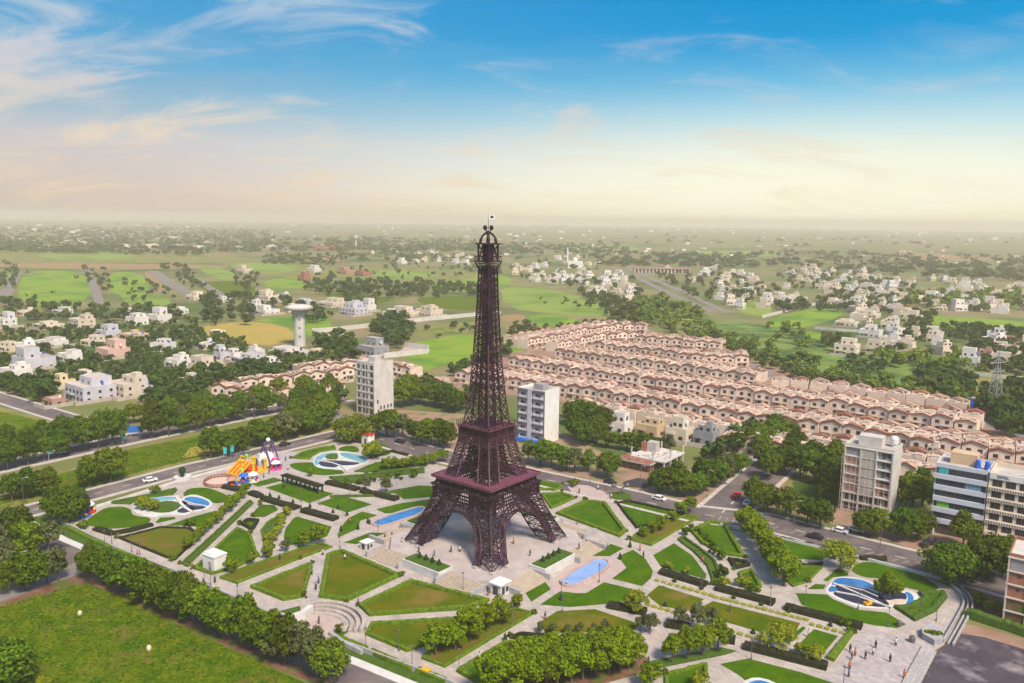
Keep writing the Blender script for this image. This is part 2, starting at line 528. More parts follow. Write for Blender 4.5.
M['leaf_yellow'] = mat('leaf_yellow', (.21, .27, .012), (.30, .33, .02), .6, rnd=.1, rough=.8, spec=.04, translucent=.32)
M['leaf_far'] = mat('leaf_far', (.030, .072, .014), (.075, .12, .022), .06, rough=.9, spec=.03, translucent=.15, c3=(.11, .15, .03), scale3=.012, lo3=.54, hi3=.66)
M['leaf_scrub'] = mat('leaf_scrub', (.12, .20, .018), (.19, .25, .028), .05, rough=1, spec=.03, translucent=.15, c3=(.07, .13, .016), scale3=.03, lo3=.5, hi3=.62)
M['tuft'] = mat('tuft', (.055, .135, .004), (.17, .225, .008), .5, rough=1, spec=.02, translucent=.2, lo=.36, hi=.62, c3=(.20, .15, .05), scale3=.14, lo3=.58, hi3=.7)
M['bark'] = mat('bark', (.10, .07, .055), (.15, .11, .085), 2.0)
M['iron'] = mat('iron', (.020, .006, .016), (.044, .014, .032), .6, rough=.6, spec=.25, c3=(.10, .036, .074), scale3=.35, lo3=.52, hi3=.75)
M['iron_edge_highlight'] = mat('iron_edge_highlight', (.12, .055, .09), (.085, .035, .06), .5, rough=.55, spec=.3)  # same iron paint, with the highlight on the corner beams put into the colour
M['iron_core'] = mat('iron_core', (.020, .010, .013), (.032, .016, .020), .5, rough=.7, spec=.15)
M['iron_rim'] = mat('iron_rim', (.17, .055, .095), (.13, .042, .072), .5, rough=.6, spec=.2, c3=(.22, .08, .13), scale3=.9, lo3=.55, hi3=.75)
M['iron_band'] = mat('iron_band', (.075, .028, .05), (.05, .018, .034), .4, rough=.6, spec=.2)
M['white'] = mat('white', (.74, .73, .72), (.66, .64, .63), .3)
M['cream'] = mat('cream', (.75, .60, .50), (.65, .515, .425), .35, rnd=.12, c3=(.46, .345, .28), scale3=.3, lo3=.58, hi3=.78, detail=7)
M['tile_cream'] = mat('tile_cream', (.52, .36, .28), (.42, .27, .20), .5, rnd=.22, c3=(.27, .14, .10), scale3=.3, lo3=.5, hi3=.68)
M['cream_roof'] = mat('cream_roof', (.58, .45, .38), (.46, .35, .29), .4, rnd=.14, c3=(.27, .19, .15), scale3=.35, lo3=.53, hi3=.72, detail=7)
M['tile_red'] = mat('tile_red', (.24, .085, .055), (.17, .06, .04), .6, rnd=.2)
M['glass'] = mat('glass', (.025, .022, .03), (.05, .045, .055), 1.0, rough=.2, spec=.5)
M['glass_blue'] = mat('glass_blue', (.03, .035, .06), (.05, .06, .09), .5, rough=.15, spec=.6)
M['recess'] = mat('recess', (.05, .042, .045), (.08, .066, .066), .8)
M['concrete'] = mat('concrete', (.47, .43, .405), (.38, .345, .325), .35, c3=(.56, .52, .49), scale3=.15, lo3=.5, hi3=.7)
M['concrete_pale'] = mat('concrete_pale', (.60, .565, .54), (.50, .465, .44), .2, c3=(.43, .39, .37), scale3=.4, lo3=.6, hi3=.8)
M['concrete_grey'] = mat('concrete_grey', (.33, .325, .35), (.26, .255, .275), .3)
M['brick'] = mat('brick', (.36, .155, .11), (.29, .12, .085), .8)
M['brick_pink'] = mat('brick_pink', (.46, .26, .215), (.38, .20, .165), .7)
M['pink_wall'] = mat('pink_wall', (.68, .43, .36), (.61, .385, .32), .3)
M['tan_wall'] = mat('tan_wall', (.60, .44, .28), (.52, .37, .23), .3)
M['yellow_wall'] = mat('yellow_wall', (.72, .60, .34))
M['lilac_wall'] = mat('lilac_wall', (.56, .54, .60), (.48, .46, .52), .3)
M['villa_white'] = mat('villa_white', (.72, .69, .66), (.62, .58, .55), .25, rnd=.08)
M['villa_cream'] = mat('villa_cream', (.70, .60, .48), (.60, .51, .41), .25, rnd=.1)
M['villa_roof'] = mat('villa_roof', (.52, .45, .40), (.42, .36, .32), .3, rnd=.12)
M['office_blue'] = mat('office_blue', (.60, .62, .70), (.54, .56, .64), .4)
M['dark_frame'] = mat('dark_frame', (.09, .085, .12), (.12, .115, .155), .5)
M['metal'] = mat('metal', (.12, .11, .12), rough=.5, spec=.4)
M['metal_light'] = mat('metal_light', (.36, .36, .36), rough=.5, spec=.4)
M['lamp_white'] = mat('lamp_white', (.8, .8, .78), rough=.4)
M['rubber'] = mat('rubber', (.02, .02, .02))
M['blue_plastic'] = mat('blue_plastic', (.02, .11, .55), rough=.4)
M['blue_sign'] = mat('blue_sign', (.03, .16, .60), rough=.4)
M['teal'] = mat('teal', (.05, .42, .48), rough=.5)
M['toy_yellow'] = mat('toy_yellow', (.66, .42, .02), (.58, .36, .02), .8, rough=.45)
M['toy_red'] = mat('toy_red', (.66, .03, .025), rough=.45)
M['toy_blue'] = mat('toy_blue', (.03, .13, .58), rough=.45)
M['toy_green'] = mat('toy_green', (.20, .58, .06), rough=.45)
M['toy_pink'] = mat('toy_pink', (.75, .08, .30), rough=.45)
M['toy_purple'] = mat('toy_purple', (.10, .055, .17), rough=.45)
M['sand'] = mat('sand', (.60, .48, .40), (.52, .41, .345), .6)
M['gravel_dark'] = mat('gravel_dark', (.035, .03, .036), (.06, .05, .06), .8, bump=.6)
M['car_white'] = mat('car_white', (.78, .78, .79), rough=.25, spec=.5)
M['car_dark'] = mat('car_dark', (.02, .022, .035), rough=.2, spec=.5)
M['skin'] = mat('skin', (.38, .21, .13))
M['cloth_dark'] = mat('cloth_dark', (.03, .03, .04), (.06, .055, .06), 2)
M['cloth_orange'] = mat('cloth_orange', (.75, .12, .03))
M['cloth_white'] = mat('cloth_white', (.65, .64, .62))
M['cloth_blue'] = mat('cloth_blue', (.08, .13, .30))
# ------------------------------------------------------------------ terrain, fields, roads
def sheet_obj(name, poly, z, m, kind='structure'):
    b = MB(); b.sheet(poly, z); return struct(b.build(name, M[m]), kind)


def strip(pl, w):
    return offset(pl, w / 2) + offset(pl, -w / 2)[::-1]


gb = MB(); gb.sheet([(11800 * math.cos(t * math.pi / 24), 2600 + 9000 * math.sin(t * math.pi / 24)) for t in range(48)], 0.0)
struct(gb.build('ground', M['ground']))

F_ = [
    ('field', [(22, 271), (82, 270), (97, 306), (15, 310)], 'field_vivid'),
    ('field', [(107, 272), (140, 272), (155, 292), (112, 300)], 'field_vivid'),
    ('field', [(142, 272), (154, 272), (168, 292), (158, 292)], 'field_tan'),
    ('field', [(-30, 246), (60, 248), (250, 256), (235, 264), (40, 262), (-30, 262)], 'dry_grass'),
    ('field', [(0, 262), (230, 265), (225, 269), (0, 269)], 'field_tan'),
    ('field', [(190, 283), (240, 280), (262, 290), (225, 300)], 'meadow'),
    ('field', [(196, 327), (245, 321), (284, 325), (302, 340), (258, 347), (203, 335)], 'field_ochre'),
    ('field', [(245, 320), (330, 312), (332, 331), (302, 339), (285, 324)], 'field_vivid'),
    ('field', [(256, 262), (400, 268), (480, 270), (470, 282), (360, 283), (262, 276)], 'dry_grass'),
    ('field', [(405, 356), (427, 352), (403, 344), (476, 332), (505, 344), (534, 347), (505, 355), (472, 362), (433, 367), (427, 372), (417, 367)], 'field_vivid'),
    ('field', [(413, 327), (478, 321), (500, 323), (503, 331), (478, 331), (454, 335), (417, 338)], 'dry_grass'),
    ('field', [(426, 279), (478, 272), (510, 276), (512, 286), (480, 291), (440, 292)], 'field_vivid'),
    ('field', [(412, 300), (430, 296), (500, 296), (500, 308), (478, 311), (440, 309)], 'meadow'),
    ('field', [(500, 286), (545, 287), (632, 312), (630, 318), (560, 315), (505, 308)], 'field_pale'),
    ('field', [(526, 317), (545, 313), (587, 321), (547, 328), (530, 322)], 'field_vivid'),
    ('field', [(502, 315), (524, 314), (526, 320), (500, 322)], 'field_tan'),
    ('field', [(505, 325), (545, 323), (549, 329), (508, 334)], 'field_tan'),
    ('field', [(505, 337), (530, 333), (545, 344), (520, 350), (505, 352)], 'meadow'),
    ('field', [(760, 322), (813, 307), (850, 311), (820, 325), (775, 332)], 'field_vivid'),
    ('field', [(803, 330), (830, 335), (838, 350), (805, 345)], 'field_vivid'),
    ('field', [(918, 315), (975, 318), (1030, 322), (1030, 332), (978, 328), (918, 327)], 'field_vivid'),
    ('field', [(690, 320), (760, 322), (860, 352), (960, 372), (955, 392), (900, 392), (830, 382), (760, 352), (700, 332)], 'scrub'),
    ('field', [(955, 366), (1030, 376), (1030, 402), (985, 402), (958, 386)], 'dry_grass'),
    ('field', [(630, 300), (668, 300), (720, 318), (690, 322)], 'scrub'),
    ('field', [(-20, 408), (40, 420), (75, 432), (50, 441), (-20, 444)], 'meadow'),
    ('field', [(-20, 402), (55, 421), (75, 431), (60, 433), (-20, 411)], 'dry_grass'),
    ('field', [(0, 270), (16, 272), (2, 290), (-20, 296)], 'field_vivid'), ('field', [(118, 292), (160, 294), (176, 306), (128, 306)], 'field_pale'), ('field', [(228, 262), (300, 264), (290, 274), (236, 270)], 'field_pale'),
    ('field', [(262, 280), (306, 276), (312, 286), (270, 292)], 'field_vivid'), ('field', [(372, 270), (440, 272), (430, 279), (368, 278)], 'field_pale'), ('field', [(318, 288), (400, 299), (380, 303), (330, 300)], 'meadow'),
    ('field', [(196, 266), (225, 268), (245, 280), (214, 280)], 'field_pale'), ('field', [(40, 252), (140, 254), (130, 260), (40, 259)], 'field_pale'), ('field', [(640, 305), (700, 318), (690, 325), (640, 316)], 'field_vivid'),
    ('field', [(700, 250), (780, 252), (775, 257), (700, 256)], 'field_pale'), ('field', [(880, 252), (1000, 256), (990, 262), (880, 259)], 'field_tan'), ('field', [(560, 246), (640, 247), (640, 251), (560, 250)], 'field_pale'),
    ('field', [(300, 256), (350, 256), (345, 262), (300, 262)], 'field_tan'), ('field', [(740, 300), (775, 304), (768, 318), (735, 312)], 'field_pale'),
    # grass between the two avenues, and the big plot at the lower left
    ('grass_field', [(-10, 500), (55, 476), (132, 449), (256, 424), (330, 410), (345, 428), (200, 461), (84, 491), (0, 514)], 'meadow'),
    ('grass_field', [(-60, 620), (75, 584), (92, 583), (258, 662), (330, 694), (200, 760), (-100, 760)], 'meadow'),
]
for i, (n, pts, m) in enumerate(F_):
    sheet_obj(n, P(pts) if n == 'grass_field' else smooth(P(pts), 1), 0.03 + 0.006 * (i % 5) + (0.04 if n == 'grass_field' or i > 20 else 0), m)
# dry patches of the verge between road and meadow; bare soil along the lower left plot
sheet_obj('verge', P([(0, 505), (84, 486), (200, 457), (262, 440), (340, 424), (345, 430), (200, 462), (84, 492), (0, 515)]), 0.085, 'dry_grass')
sheet_obj('verge', P([(190, 448), (216, 441), (226, 449), (205, 455), (182, 458)]), 0.09, 'field_ochre')
sheet_obj('verge', P([(-60, 611), (72, 573), (100, 576), (262, 648), (330, 678), (338, 690), (300, 678), (256, 661), (220, 643), (170, 622), (130, 600), (88, 584), (74, 587), (-60, 626)]), 0.10, 'soil')
sheet_obj('verge', P([(350, 424), (420, 446), (540, 474), (620, 491), (690, 509), (722, 506), (752, 474), (735, 452), (690, 470), (640, 470), (560, 432), (480, 415), (400, 410)]), 0.06, 'verge')
sheet_obj('verge', P([(752, 505), (790, 512), (900, 545), (985, 575), (1040, 595), (1040, 540), (985, 535), (880, 515), (800, 495), (770, 478)]), 0.06, 'earth')
sheet_obj('grass_patch', P([(792, 482), (840, 480), (842, 506), (800, 503)]), 0.09, 'hedge_mid')
sheet_obj('verge', P([(612, 470), (668, 470), (700, 480), (690, 492), (630, 487)]), 0.07, 'earth')
sheet_obj('bare_plot', P([(380, 408), (470, 425), (500, 440), (460, 440), (395, 420)]), 0.07, 'earth')
sheet_obj('bare_plot', P([(960, 578), (1000, 572), (1003, 622), (966, 618)]), 0.09, 'soil')

ROADS = {}
def road(name, px, w, m='asphalt', z=0.12, kerb=0.0, dash=None, ground=None):
    pl = ground or P(px)
    ROADS[name] = (pl, w)
    b = MB(); b.sheet(strip(pl, w), z)
    o = struct(b.build('road', M[m]))
    if kerb:
        for s in (1, -1):
            k = MB()
            a = offset(pl, s * (w / 2 + kerb)); c = offset(pl, s * w / 2)
            k.prism(a + c[::-1], 0.0, z + 0.13)
            struct(k.build('pavement', M['kerb']))
    if dash:
        d = MB(); rs = resample(pl, 3.0)
        for i in range(0, len(rs) - 1, 3):
            p, q = rs[i], rs[i + 1]
            d.sheet(strip([p, q], dash), z + 0.006)
        struct(d.build('road_marking', M['paint'], o))
    return o


road('upper_left', [(-70, 536), (0, 519), (84, 497), (190, 469), (300, 443.5), (352, 431)], 9.0, kerb=1.6, dash=.3)
road('upper_right', [(352, 431), (420, 451), (540, 478.5), (620, 496), (695, 514), (765, 522), (860, 547.5), (930, 565), (1060, 602)], 12.5, kerb=1.5, dash=.3)
road('cross', [(722, 513), (755, 482), (776, 464), (806, 448)], 13.5, z=0.125, kerb=1.4, dash=.35)
road('boulevard', [(-60, 480), (0, 467), (70, 452), (140, 437), (256, 413), (345, 398)], 12.0, kerb=2.2)
road('upper_lane', [(-30, 389), (0, 398), (60, 416.5), (120, 433)], 9.0, kerb=1.5, z=.12)
road('lower_left', [(20, 527), (66, 548), (342, 667), (420, 701)], 9.5, z=.13)
road('field_lane', [(-60, 619), (74, 572), (92, 556)], 5.0, 'asphalt_far', z=.135)
road('back_lane', [(352, 431), (335, 416), (318, 404), (300, 400)], 8, 'asphalt_far', z=.11)
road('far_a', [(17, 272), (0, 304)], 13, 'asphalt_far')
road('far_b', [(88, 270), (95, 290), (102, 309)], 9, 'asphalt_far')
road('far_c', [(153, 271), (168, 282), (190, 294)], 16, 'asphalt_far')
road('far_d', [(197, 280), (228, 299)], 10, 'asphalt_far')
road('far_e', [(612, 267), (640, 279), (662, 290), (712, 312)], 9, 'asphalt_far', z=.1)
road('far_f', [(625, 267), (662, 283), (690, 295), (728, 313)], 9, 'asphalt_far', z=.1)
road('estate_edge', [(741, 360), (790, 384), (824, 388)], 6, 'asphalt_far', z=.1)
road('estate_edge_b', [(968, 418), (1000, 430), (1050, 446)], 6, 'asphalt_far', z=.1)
# parking-like yellow bays painted along the upper right road
b = MB()
for i in range(20):
    t = i / 19
    px = 745 + t * 165
    py = 521.5 + (px - 765) * 0.262
    a = g(px, py + 6.2)
    dx, dy = math.cos(math.radians(-37)), math.sin(math.radians(-37))
    b.sheet(strip([a, (a[0] + dy * -2.6 + dx * 1.2, a[1] + dx * 2.6 + dy * 1.2)], .4), .138)
struct(b.build('road_marking', M['paint_yellow']))
b = MB()
for i in range(9):
    a = g(712 + i * 6.5, 519 + i * 1.6)
    b.sheet(strip([a, (a[0] + 1.7, a[1] + 3.4)], .5), .142)
struct(b.build('road_marking', M['paint_yellow']))

# ------------------------------------------------------------------ the park: paving, lawns, hedges, ponds
PK = P([(56, 521), (100, 505), (182, 480), (262, 460), (335, 443), (352, 442), (440, 466), (530, 487), (600, 501), (690, 523),
        (765, 537), (860, 560), (925, 578), (953, 589), (966, 602), (952, 632), (944, 645), (930, 653), (915, 690), (880, 760), (600, 760), (450, 686),
        (417, 672), (331, 640), (272, 616), (241, 603), (173, 572), (120, 551), (62, 524)])
b = MB(); b.prism(PK, 0.0, 0.20); struct(b.build('park_paving', M['paving']))
sheet_obj('grass_strip', P([(30, 515), (62, 524), (120, 552), (173, 573), (272, 617), (331, 641), (450, 687), (455, 701), (389, 674), (342, 655.5), (66, 540), (40, 529)]), .16, 'hedge_mid')
b = MB(); b.prism(strip(P([(30, 523), (66, 541), (342, 657), (430, 693)]), 2.0), 0, .26); struct(b.build('pavement', M['white_stone']))
# plots of darker patterned paving
sheet_obj('paved_path', P([(320, 548), (330, 549), (318, 603), (306, 603)]), .21, 'slate_path')
sheet_obj('paved_court', P([(858, 636), (868, 630), (905, 640), (925, 640), (936, 650), (915, 683), (905, 700), (815, 700), (838, 668)]), .21, 'slate_path')
sheet_obj('paved_court', P([(215, 472), (262, 452), (300, 452), (292, 470), (262, 480), (240, 487)]), .21, 'slate_path')
sheet_obj('paved_court', P([(565, 484), (588, 486), (625, 500), (618, 503), (590, 501), (575, 497)]), .215, 'pink_pale')


sheet_obj('tree_bed', P([(474, 692), (522, 668), (628, 650), (650, 660), (642, 674), (530, 706), (470, 706)]), .235, 'soil')


def hedge_mesh(pl, w, h, closed, z=0.15, seed=0, step=.8):
    r = random.Random(seed)
    rs = resample(pl, step, closed)
    n = len(rs); L, Rr = offset(rs, w / 2, closed), offset(rs, -w / 2, closed)
    b = MB(); vs = []
    for i in range(n):
        j = lambda a=.12: r.uniform(-a, a)
        hh = h * r.uniform(.86, 1.12)
        lx, ly = L[i]; rx, ry = Rr[i]; mx, my = rs[i]
        for x, y, zz in ((lx, ly, z), (lx * .88 + mx * .12 + j(), ly * .88 + my * .12 + j(), z + hh * .9), (mx + j(.05), my + j(.05), z + hh * 1.04),
                         (rx * .88 + mx * .12 + j(), ry * .88 + my * .12 + j(), z + hh * .9), (rx, ry, z)):
            vs.append((x, y, zz))
    fs = []
    for i in range(n if closed else n - 1):
        k = (i + 1) % n
        for a in range(4): fs.append((i * 5 + a + 1, i * 5 + a, k * 5 + a, k * 5 + a + 1))
    if not closed: fs += [(0, 1, 2, 3, 4), tuple(range(n * 5 - 1, n * 5 - 6, -1))]
    b.add(vs, fs)
    return b


HS = [0]
def hedge(pl, label, w=1.0, h=.8, m='hedge', closed=False, group=None):
    HS[0] += 1
    b = hedge_mesh(pl, w, h, closed, seed=HS[0])
    return tag(b.build('hedge', M[m]), label, 'hedge', group)


LAWNS = [
    # desc, polygon, material, hedge (None or (mat,w,h)), smoothing
    ('heart shaped lawn at the western park corner', Q(20, 460, [(345, 305), (385, 280), (430, 250), (480, 242), (540, 243), (570, 258), (572, 280), (600, 292), (665, 297), (672, 315), (640, 335), (560, 350), (460, 357), (390, 350), (340, 335)]), 'lawn', None, 1),
    ('narrow lawn above the western pond', Q(20, 460, [(465, 220), (620, 190), (800, 150), (805, 160), (780, 185), (650, 200), (590, 215), (565, 232), (470, 228)]), 'lawn', ('hedge_mid', .9, .6), 0),
    ('rounded lawn beside the sand pit', [*Q(20, 460, [(835, 175), (860, 150), (930, 143), (985, 150), (1075, 190), (1060, 215), (1000, 230), (960, 205), (900, 190), (840, 190)])], 'lawn', None, 1),
    ('brown square lawn inside the western walk', Q(20, 460, [(500, 405), (720, 347), (870, 352), (905, 375), (880, 440), (800, 515), (780, 520), (620, 455)]), 'lawn_olive', ('hedge_dark', .7, .5), 0),
    ('small wedge lawn beside the shrub row', Q(20, 460, [(745, 340), (880, 295), (1005, 262), (1010, 275), (960, 350), (935, 362), (885, 340)]), 'lawn', None, 0),
    ('tiny lawn under the western pond', Q(20, 460, [(695, 320), (720, 298), (790, 295), (800, 305), (700, 328)]), 'lawn', None, 0),
    ('strip of grass under the diagonal shrub row', P([(180, 565), (188, 567), (254, 504), (250, 501)]), 'hedge_mid', ('hedge_mid', .6, .4), 0),
    ('crescent lawn north of the round pond', Q(200, 420, [(465, 200), (520, 170), (600, 148), (690, 135), (697, 155), (610, 170), (575, 190), (560, 207)]), 'lawn', ('hedge', .8, .6), 0),
    ('oval lawn left of the red roofed kiosk', Q(200, 420, [(705, 150), (740, 135), (800, 135), (820, 160), (800, 170), (720, 165)]), 'lawn', None, 1),
    ('round lawn under the yellow willow', Q(200, 420, [(830, 185), (880, 192), (960, 187), (990, 160), (960, 135), (900, 115), (830, 150)]), 'lawn', None, 1),
    ('curved lawn in front of the round pond', Q(200, 420, [(450, 225), (580, 217), (590, 235), (640, 258), (700, 245), (740, 270), (735, 280), (620, 288), (540, 275), (470, 250)]), 'lawn', None, 1),
    ('lawn under the row of ball trees', Q(200, 420, [(790, 270), (860, 240), (900, 225), (1150, 195), (1165, 230), (1024, 260), (900, 272)]), 'lawn', ('hedge_mid', .8, .6), 0),
    ('planted strip below the ball trees', Q(200, 420, [(660, 300), (850, 285), (1150, 250), (1150, 275), (900, 300), (820, 330), (700, 320)]), 'hedge_mid', ('hedge_mid', .8, .7), 0),
    ('short lawn next to the rides', Q(200, 420, [(255, 330), (380, 297), (425, 312), (300, 345)]), 'lawn', None, 0),
    ('long lawn below the pergola', Q(200, 420, [(335, 350), (450, 318), (685, 380), (560, 430)]), 'lawn', None, 0),
    ('long lawn left of the blue pool', Q(200, 420, [(600, 430), (720, 388), (880, 435), (755, 478)]), 'lawn', None, 0),
    ('quarter circle lawn west of the tower', Q(200, 420, [(430, 590), (440, 555), (480, 505), (500, 498), (675, 550), (650, 600), (560, 630), (430, 650)]), 'lawn', None, 0),
    ('crescent lawn touching the left pool', Q(200, 420, [(705, 590), (720, 555), (760, 505), (830, 472), (910, 492), (820, 520), (810, 560), (705, 607)]), 'lawn', None, 0),
    ('small lawn left of the tower steps', Q(200, 420, [(735, 632), (870, 580), (960, 582), (800, 640)]), 'lawn', None, 0),
    ('lawn behind the left pool', P([(376, 510), (400, 504), (436, 499), (430, 510), (400, 514), (385, 514)]), 'lawn', None, 0),
    ('lawn left of the tower gallery', P([(390, 491), (420, 486), (436, 487), (437, 497), (404, 500)]), 'lawn', None, 0),
    ('small lawn above the planted strip', Q(200, 420, [(265, 490), (310, 440), (380, 445), (400, 465), (330, 500), (270, 500)]), 'lawn', ('hedge_mid', .7, .5), 0),
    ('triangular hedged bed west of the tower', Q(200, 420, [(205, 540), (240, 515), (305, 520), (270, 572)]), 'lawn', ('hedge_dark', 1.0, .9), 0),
    ('planted strip of young shrubs', Q(200, 420, [(310, 570), (340, 530), (440, 470), (455, 475), (390, 540), (370, 600), (375, 660), (330, 665)]), 'hedge_mid', ('hedge', .6, .5), 0),
    ('lawn behind the white kiosk', P([(193, 570), (237, 529), (251, 535), (257, 553), (260, 557), (237, 569), (212, 576)]), 'lawn', ('hedge', .9, .7), 0),
    ('long dry lawn above the lower walk', P([(219, 579), (240, 570), (300, 550), (320, 544), (333, 548), (300, 560), (237, 585)]), 'lawn_olive', ('hedge', .7, .6), 0),
    ('dry lawn left of the amphitheatre', Q(120, 540, [(665, 250), (985, 125), (988, 140), (943, 300), (835, 318)]), 'lawn_dry', ('hedge', 1.0, .9), 0),
    ('dry lawn above the amphitheatre', Q(280, 540, [(237, 85), (315, 58), (622, 190), (345, 322), (198, 300)]), 'lawn_dry', ('hedge', 1.2, .9), 0),
    ('green lawn right of the amphitheatre', P([(358, 607), (411, 582), (470, 597), (490, 602), (470, 610.5), (369, 617.5)]), 'lawn_dry', ('hedge', 1.1, .9), 0),
    ('lower dry lawn right of the amphitheatre', P([(365, 636), (371, 625), (455, 620), (476, 622), (428, 646), (407, 653.5)]), 'lawn_dry', ('hedge', .9, .8), 0),
    ('brown strip lawn with the tree line', P([(421, 660), (445, 669), (534, 615), (516, 609), (500, 614), (470, 622)]), 'lawn_olive', ('hedge', .7, .6), 0),
    ('lawn under the clipped double tree row', P([(456, 673), (504, 644), (535, 648), (560, 655), (490, 690), (478, 686)]), 'lawn', ('hedge', 1.1, .9), 0),
    ('small green lawn at the tower kiosk', Q(420, 550, [(540, 225), (640, 165), (670, 205), (570, 270)]), 'lawn', None, 0),
    ('crescent lawn below the right pool', P([(540, 605.5), (560, 592), (576, 594), (586, 594), (604, 583), (629, 589), (646, 594), (632, 600), (605, 605), (570, 608)]), 'lawn', None, 0),
    ('trapezoid lawn above the tree row', P([(540, 623), (557, 612), (595, 610), (622, 619), (640, 625), (632, 633), (545, 634)]), 'lawn_dry', None, 0),
    ('dark bed beside the trapezoid lawn', Q(420, 550, [(460, 455), (510, 435), (660, 440), (640, 470), (480, 470)]), 'hedge_mid', ('hedge_dark', .7, .7), 0),
    ('small hedged lawn behind the tower', P([(537.5, 482), (562, 485.6), (561, 490.5), (535, 491.5)]), 'lawn', ('hedge', .9, .7), 0),
    ('second hedged lawn behind the tower', P([(541, 495), (562, 494), (576, 499), (551, 510)]), 'lawn', ('hedge', .9, .7), 0),
    ('vivid hedged lawn right of the tower', Q(520, 470, [(182, 229), (335, 163), (438, 174), (546, 320), (510, 350)]), 'lawn', ('hedge', 1.2, .9), 0),
    ('lawn below the upper right road', P([(616, 504), (629, 502), (667, 510.5), (690, 516), (636, 529.5)]), 'lawn', ('hedge_dark', .7, .7), 0),
    ('tan strip lawn with small trees', P([(629, 541), (641, 530.5), (686, 516), (700.6, 518), (651, 547)]), 'lawn_olive', ('hedge', .8, .6), 0),
    ('small lawn above the right pool', Q(520, 470, [(360, 445), (465, 382), (530, 405), (460, 445)]), 'lawn', None, 0),
    ('crescent lawn right of the right pool', P([(618, 557), (633, 550.5), (645, 559), (653, 571.6), (651, 579), (642, 587), (612, 579.4), (626.4, 568.6)]), 'lawn', None, 0),
    ('quarter circle lawn east of the tower', P([(653, 556), (674, 544), (692, 556), (706.5, 575.5), (705.5, 580), (661, 567.7)]), 'lawn', None, 0),
    ('curved bed along the eastern ring walk', P([(677, 541), (683, 537), (700, 549), (716, 562), (722, 580), (714, 586), (706, 566), (692, 552)]), 'hedge_mid', ('hedge_mid', .7, .6), 0),
    ('hedged lawn left of the bright tree row', P([(690, 532), (709, 522.5), (726, 525), (746, 559), (724, 556), (701, 545)]), 'lawn', ('hedge', 1.2, .9), 0),
    ('small dark hedged bed on the eastern walk', Q(660, 490, [(345, 358), (438, 372), (463, 395), (380, 413)]), 'hedge_mid', ('hedge_dark', 1.0, .9), 0),
    ('little lawn near the long dark hedge', Q(660, 490, [(400, 427), (470, 412), (523, 500), (500, 528), (410, 500)]), 'lawn', ('hedge', .9, .7), 0),
    ('big lawn by the upper right road', P([(762, 534), (824, 547.6), (832, 553), (822, 561), (785, 559), (768, 545)]), 'lawn', None, 0),
    ('lawn right of the bright tree row', P([(783, 567), (823, 568), (808, 583.5), (793, 588), (785, 582)]), 'lawn', ('hedge', .6, .5), 0),
    ('lawn above the eastern pond', Q(780, 550, [(365, 105), (395, 70), (450, 63), (600, 85), (720, 130), (800, 180), (815, 205), (770, 218), (660, 205), (520, 150), (430, 145), (375, 120)]), 'lawn', None, 1),
    ('crescent lawn below the eastern pond', Q(780, 550, [(80, 225), (240, 232), (270, 255), (400, 310), (545, 325), (645, 385), (600, 405), (480, 390), (270, 345), (110, 285)]), 'lawn', None, 0),
    ('small lawn left of the eastern pond', Q(780, 550, [(220, 160), (290, 100), (345, 110), (350, 135), (270, 145), (245, 165)]), 'lawn', None, 0),
    ('tiny lawn by the pond footpath', Q(780, 550, [(140, 205), (180, 178), (235, 182), (225, 205)]), 'lawn', None, 0),
    ('fan shaped lawn at the eastern corner', Q(780, 550, [(580, 300), (650, 295), (730, 255), (705, 222), (840, 222), (858, 250), (800, 320), (690, 373)]), 'lawn', ('hedge_mid', 1.4, .9), 0),
    ('long orange patched lawn by the planters', P([(647, 596), (659, 586), (704, 600), (691, 612), (660, 607)]), 'lawn_dry', None, 0),
    ('long green lawn between the planters', P([(713, 602), (800, 624), (793, 639), (760, 633), (722, 622), (692, 613)]), 'lawn_dry', None, 0),
    ('lawn under the yellow green tree', P([(803, 627), (780, 644), (792, 642), (806, 629)]), 'lawn', None, 0),
    ('square lawn by the paved court', P([(814, 630), (838, 637), (822, 656), (797, 647)]), 'lawn', None, 0),
    ('bright bed edging the paved court', P([(849, 633), (854, 635), (834, 663), (826, 660)]), 'hedge_mid', ('hedge', 1.0, .9), 0),
    ('dark strip under the small tree row', P([(622, 672), (629, 666), (721, 648), (737, 652), (725, 656), (631, 675)]), 'hedge_mid', None, 0),
    ('lawn at the bottom edge', P([(664, 676), (707, 665), (708, 675), (694, 690), (664, 690)]), 'lawn', ('hedge', .8, .7), 0),
    ('lawn by the lowest pond', P([(720, 665), (748, 659.5), (800, 673), (845, 688), (760, 695), (740, 677)]), 'lawn', None, 0),
]
for i, (desc, poly, m, hg, sm) in enumerate(LAWNS):
    if sm: poly = smooth(poly, 2)
    sheet_obj('lawn', poly, .225 + .004 * (i % 3), m)
    if hg:
        if area(poly) < 0: poly = poly[::-1]
        hedge(offset(poly, hg[1] * .5, True), 'clipped hedge edging the ' + desc, hg[1], hg[2], hg[0], True)

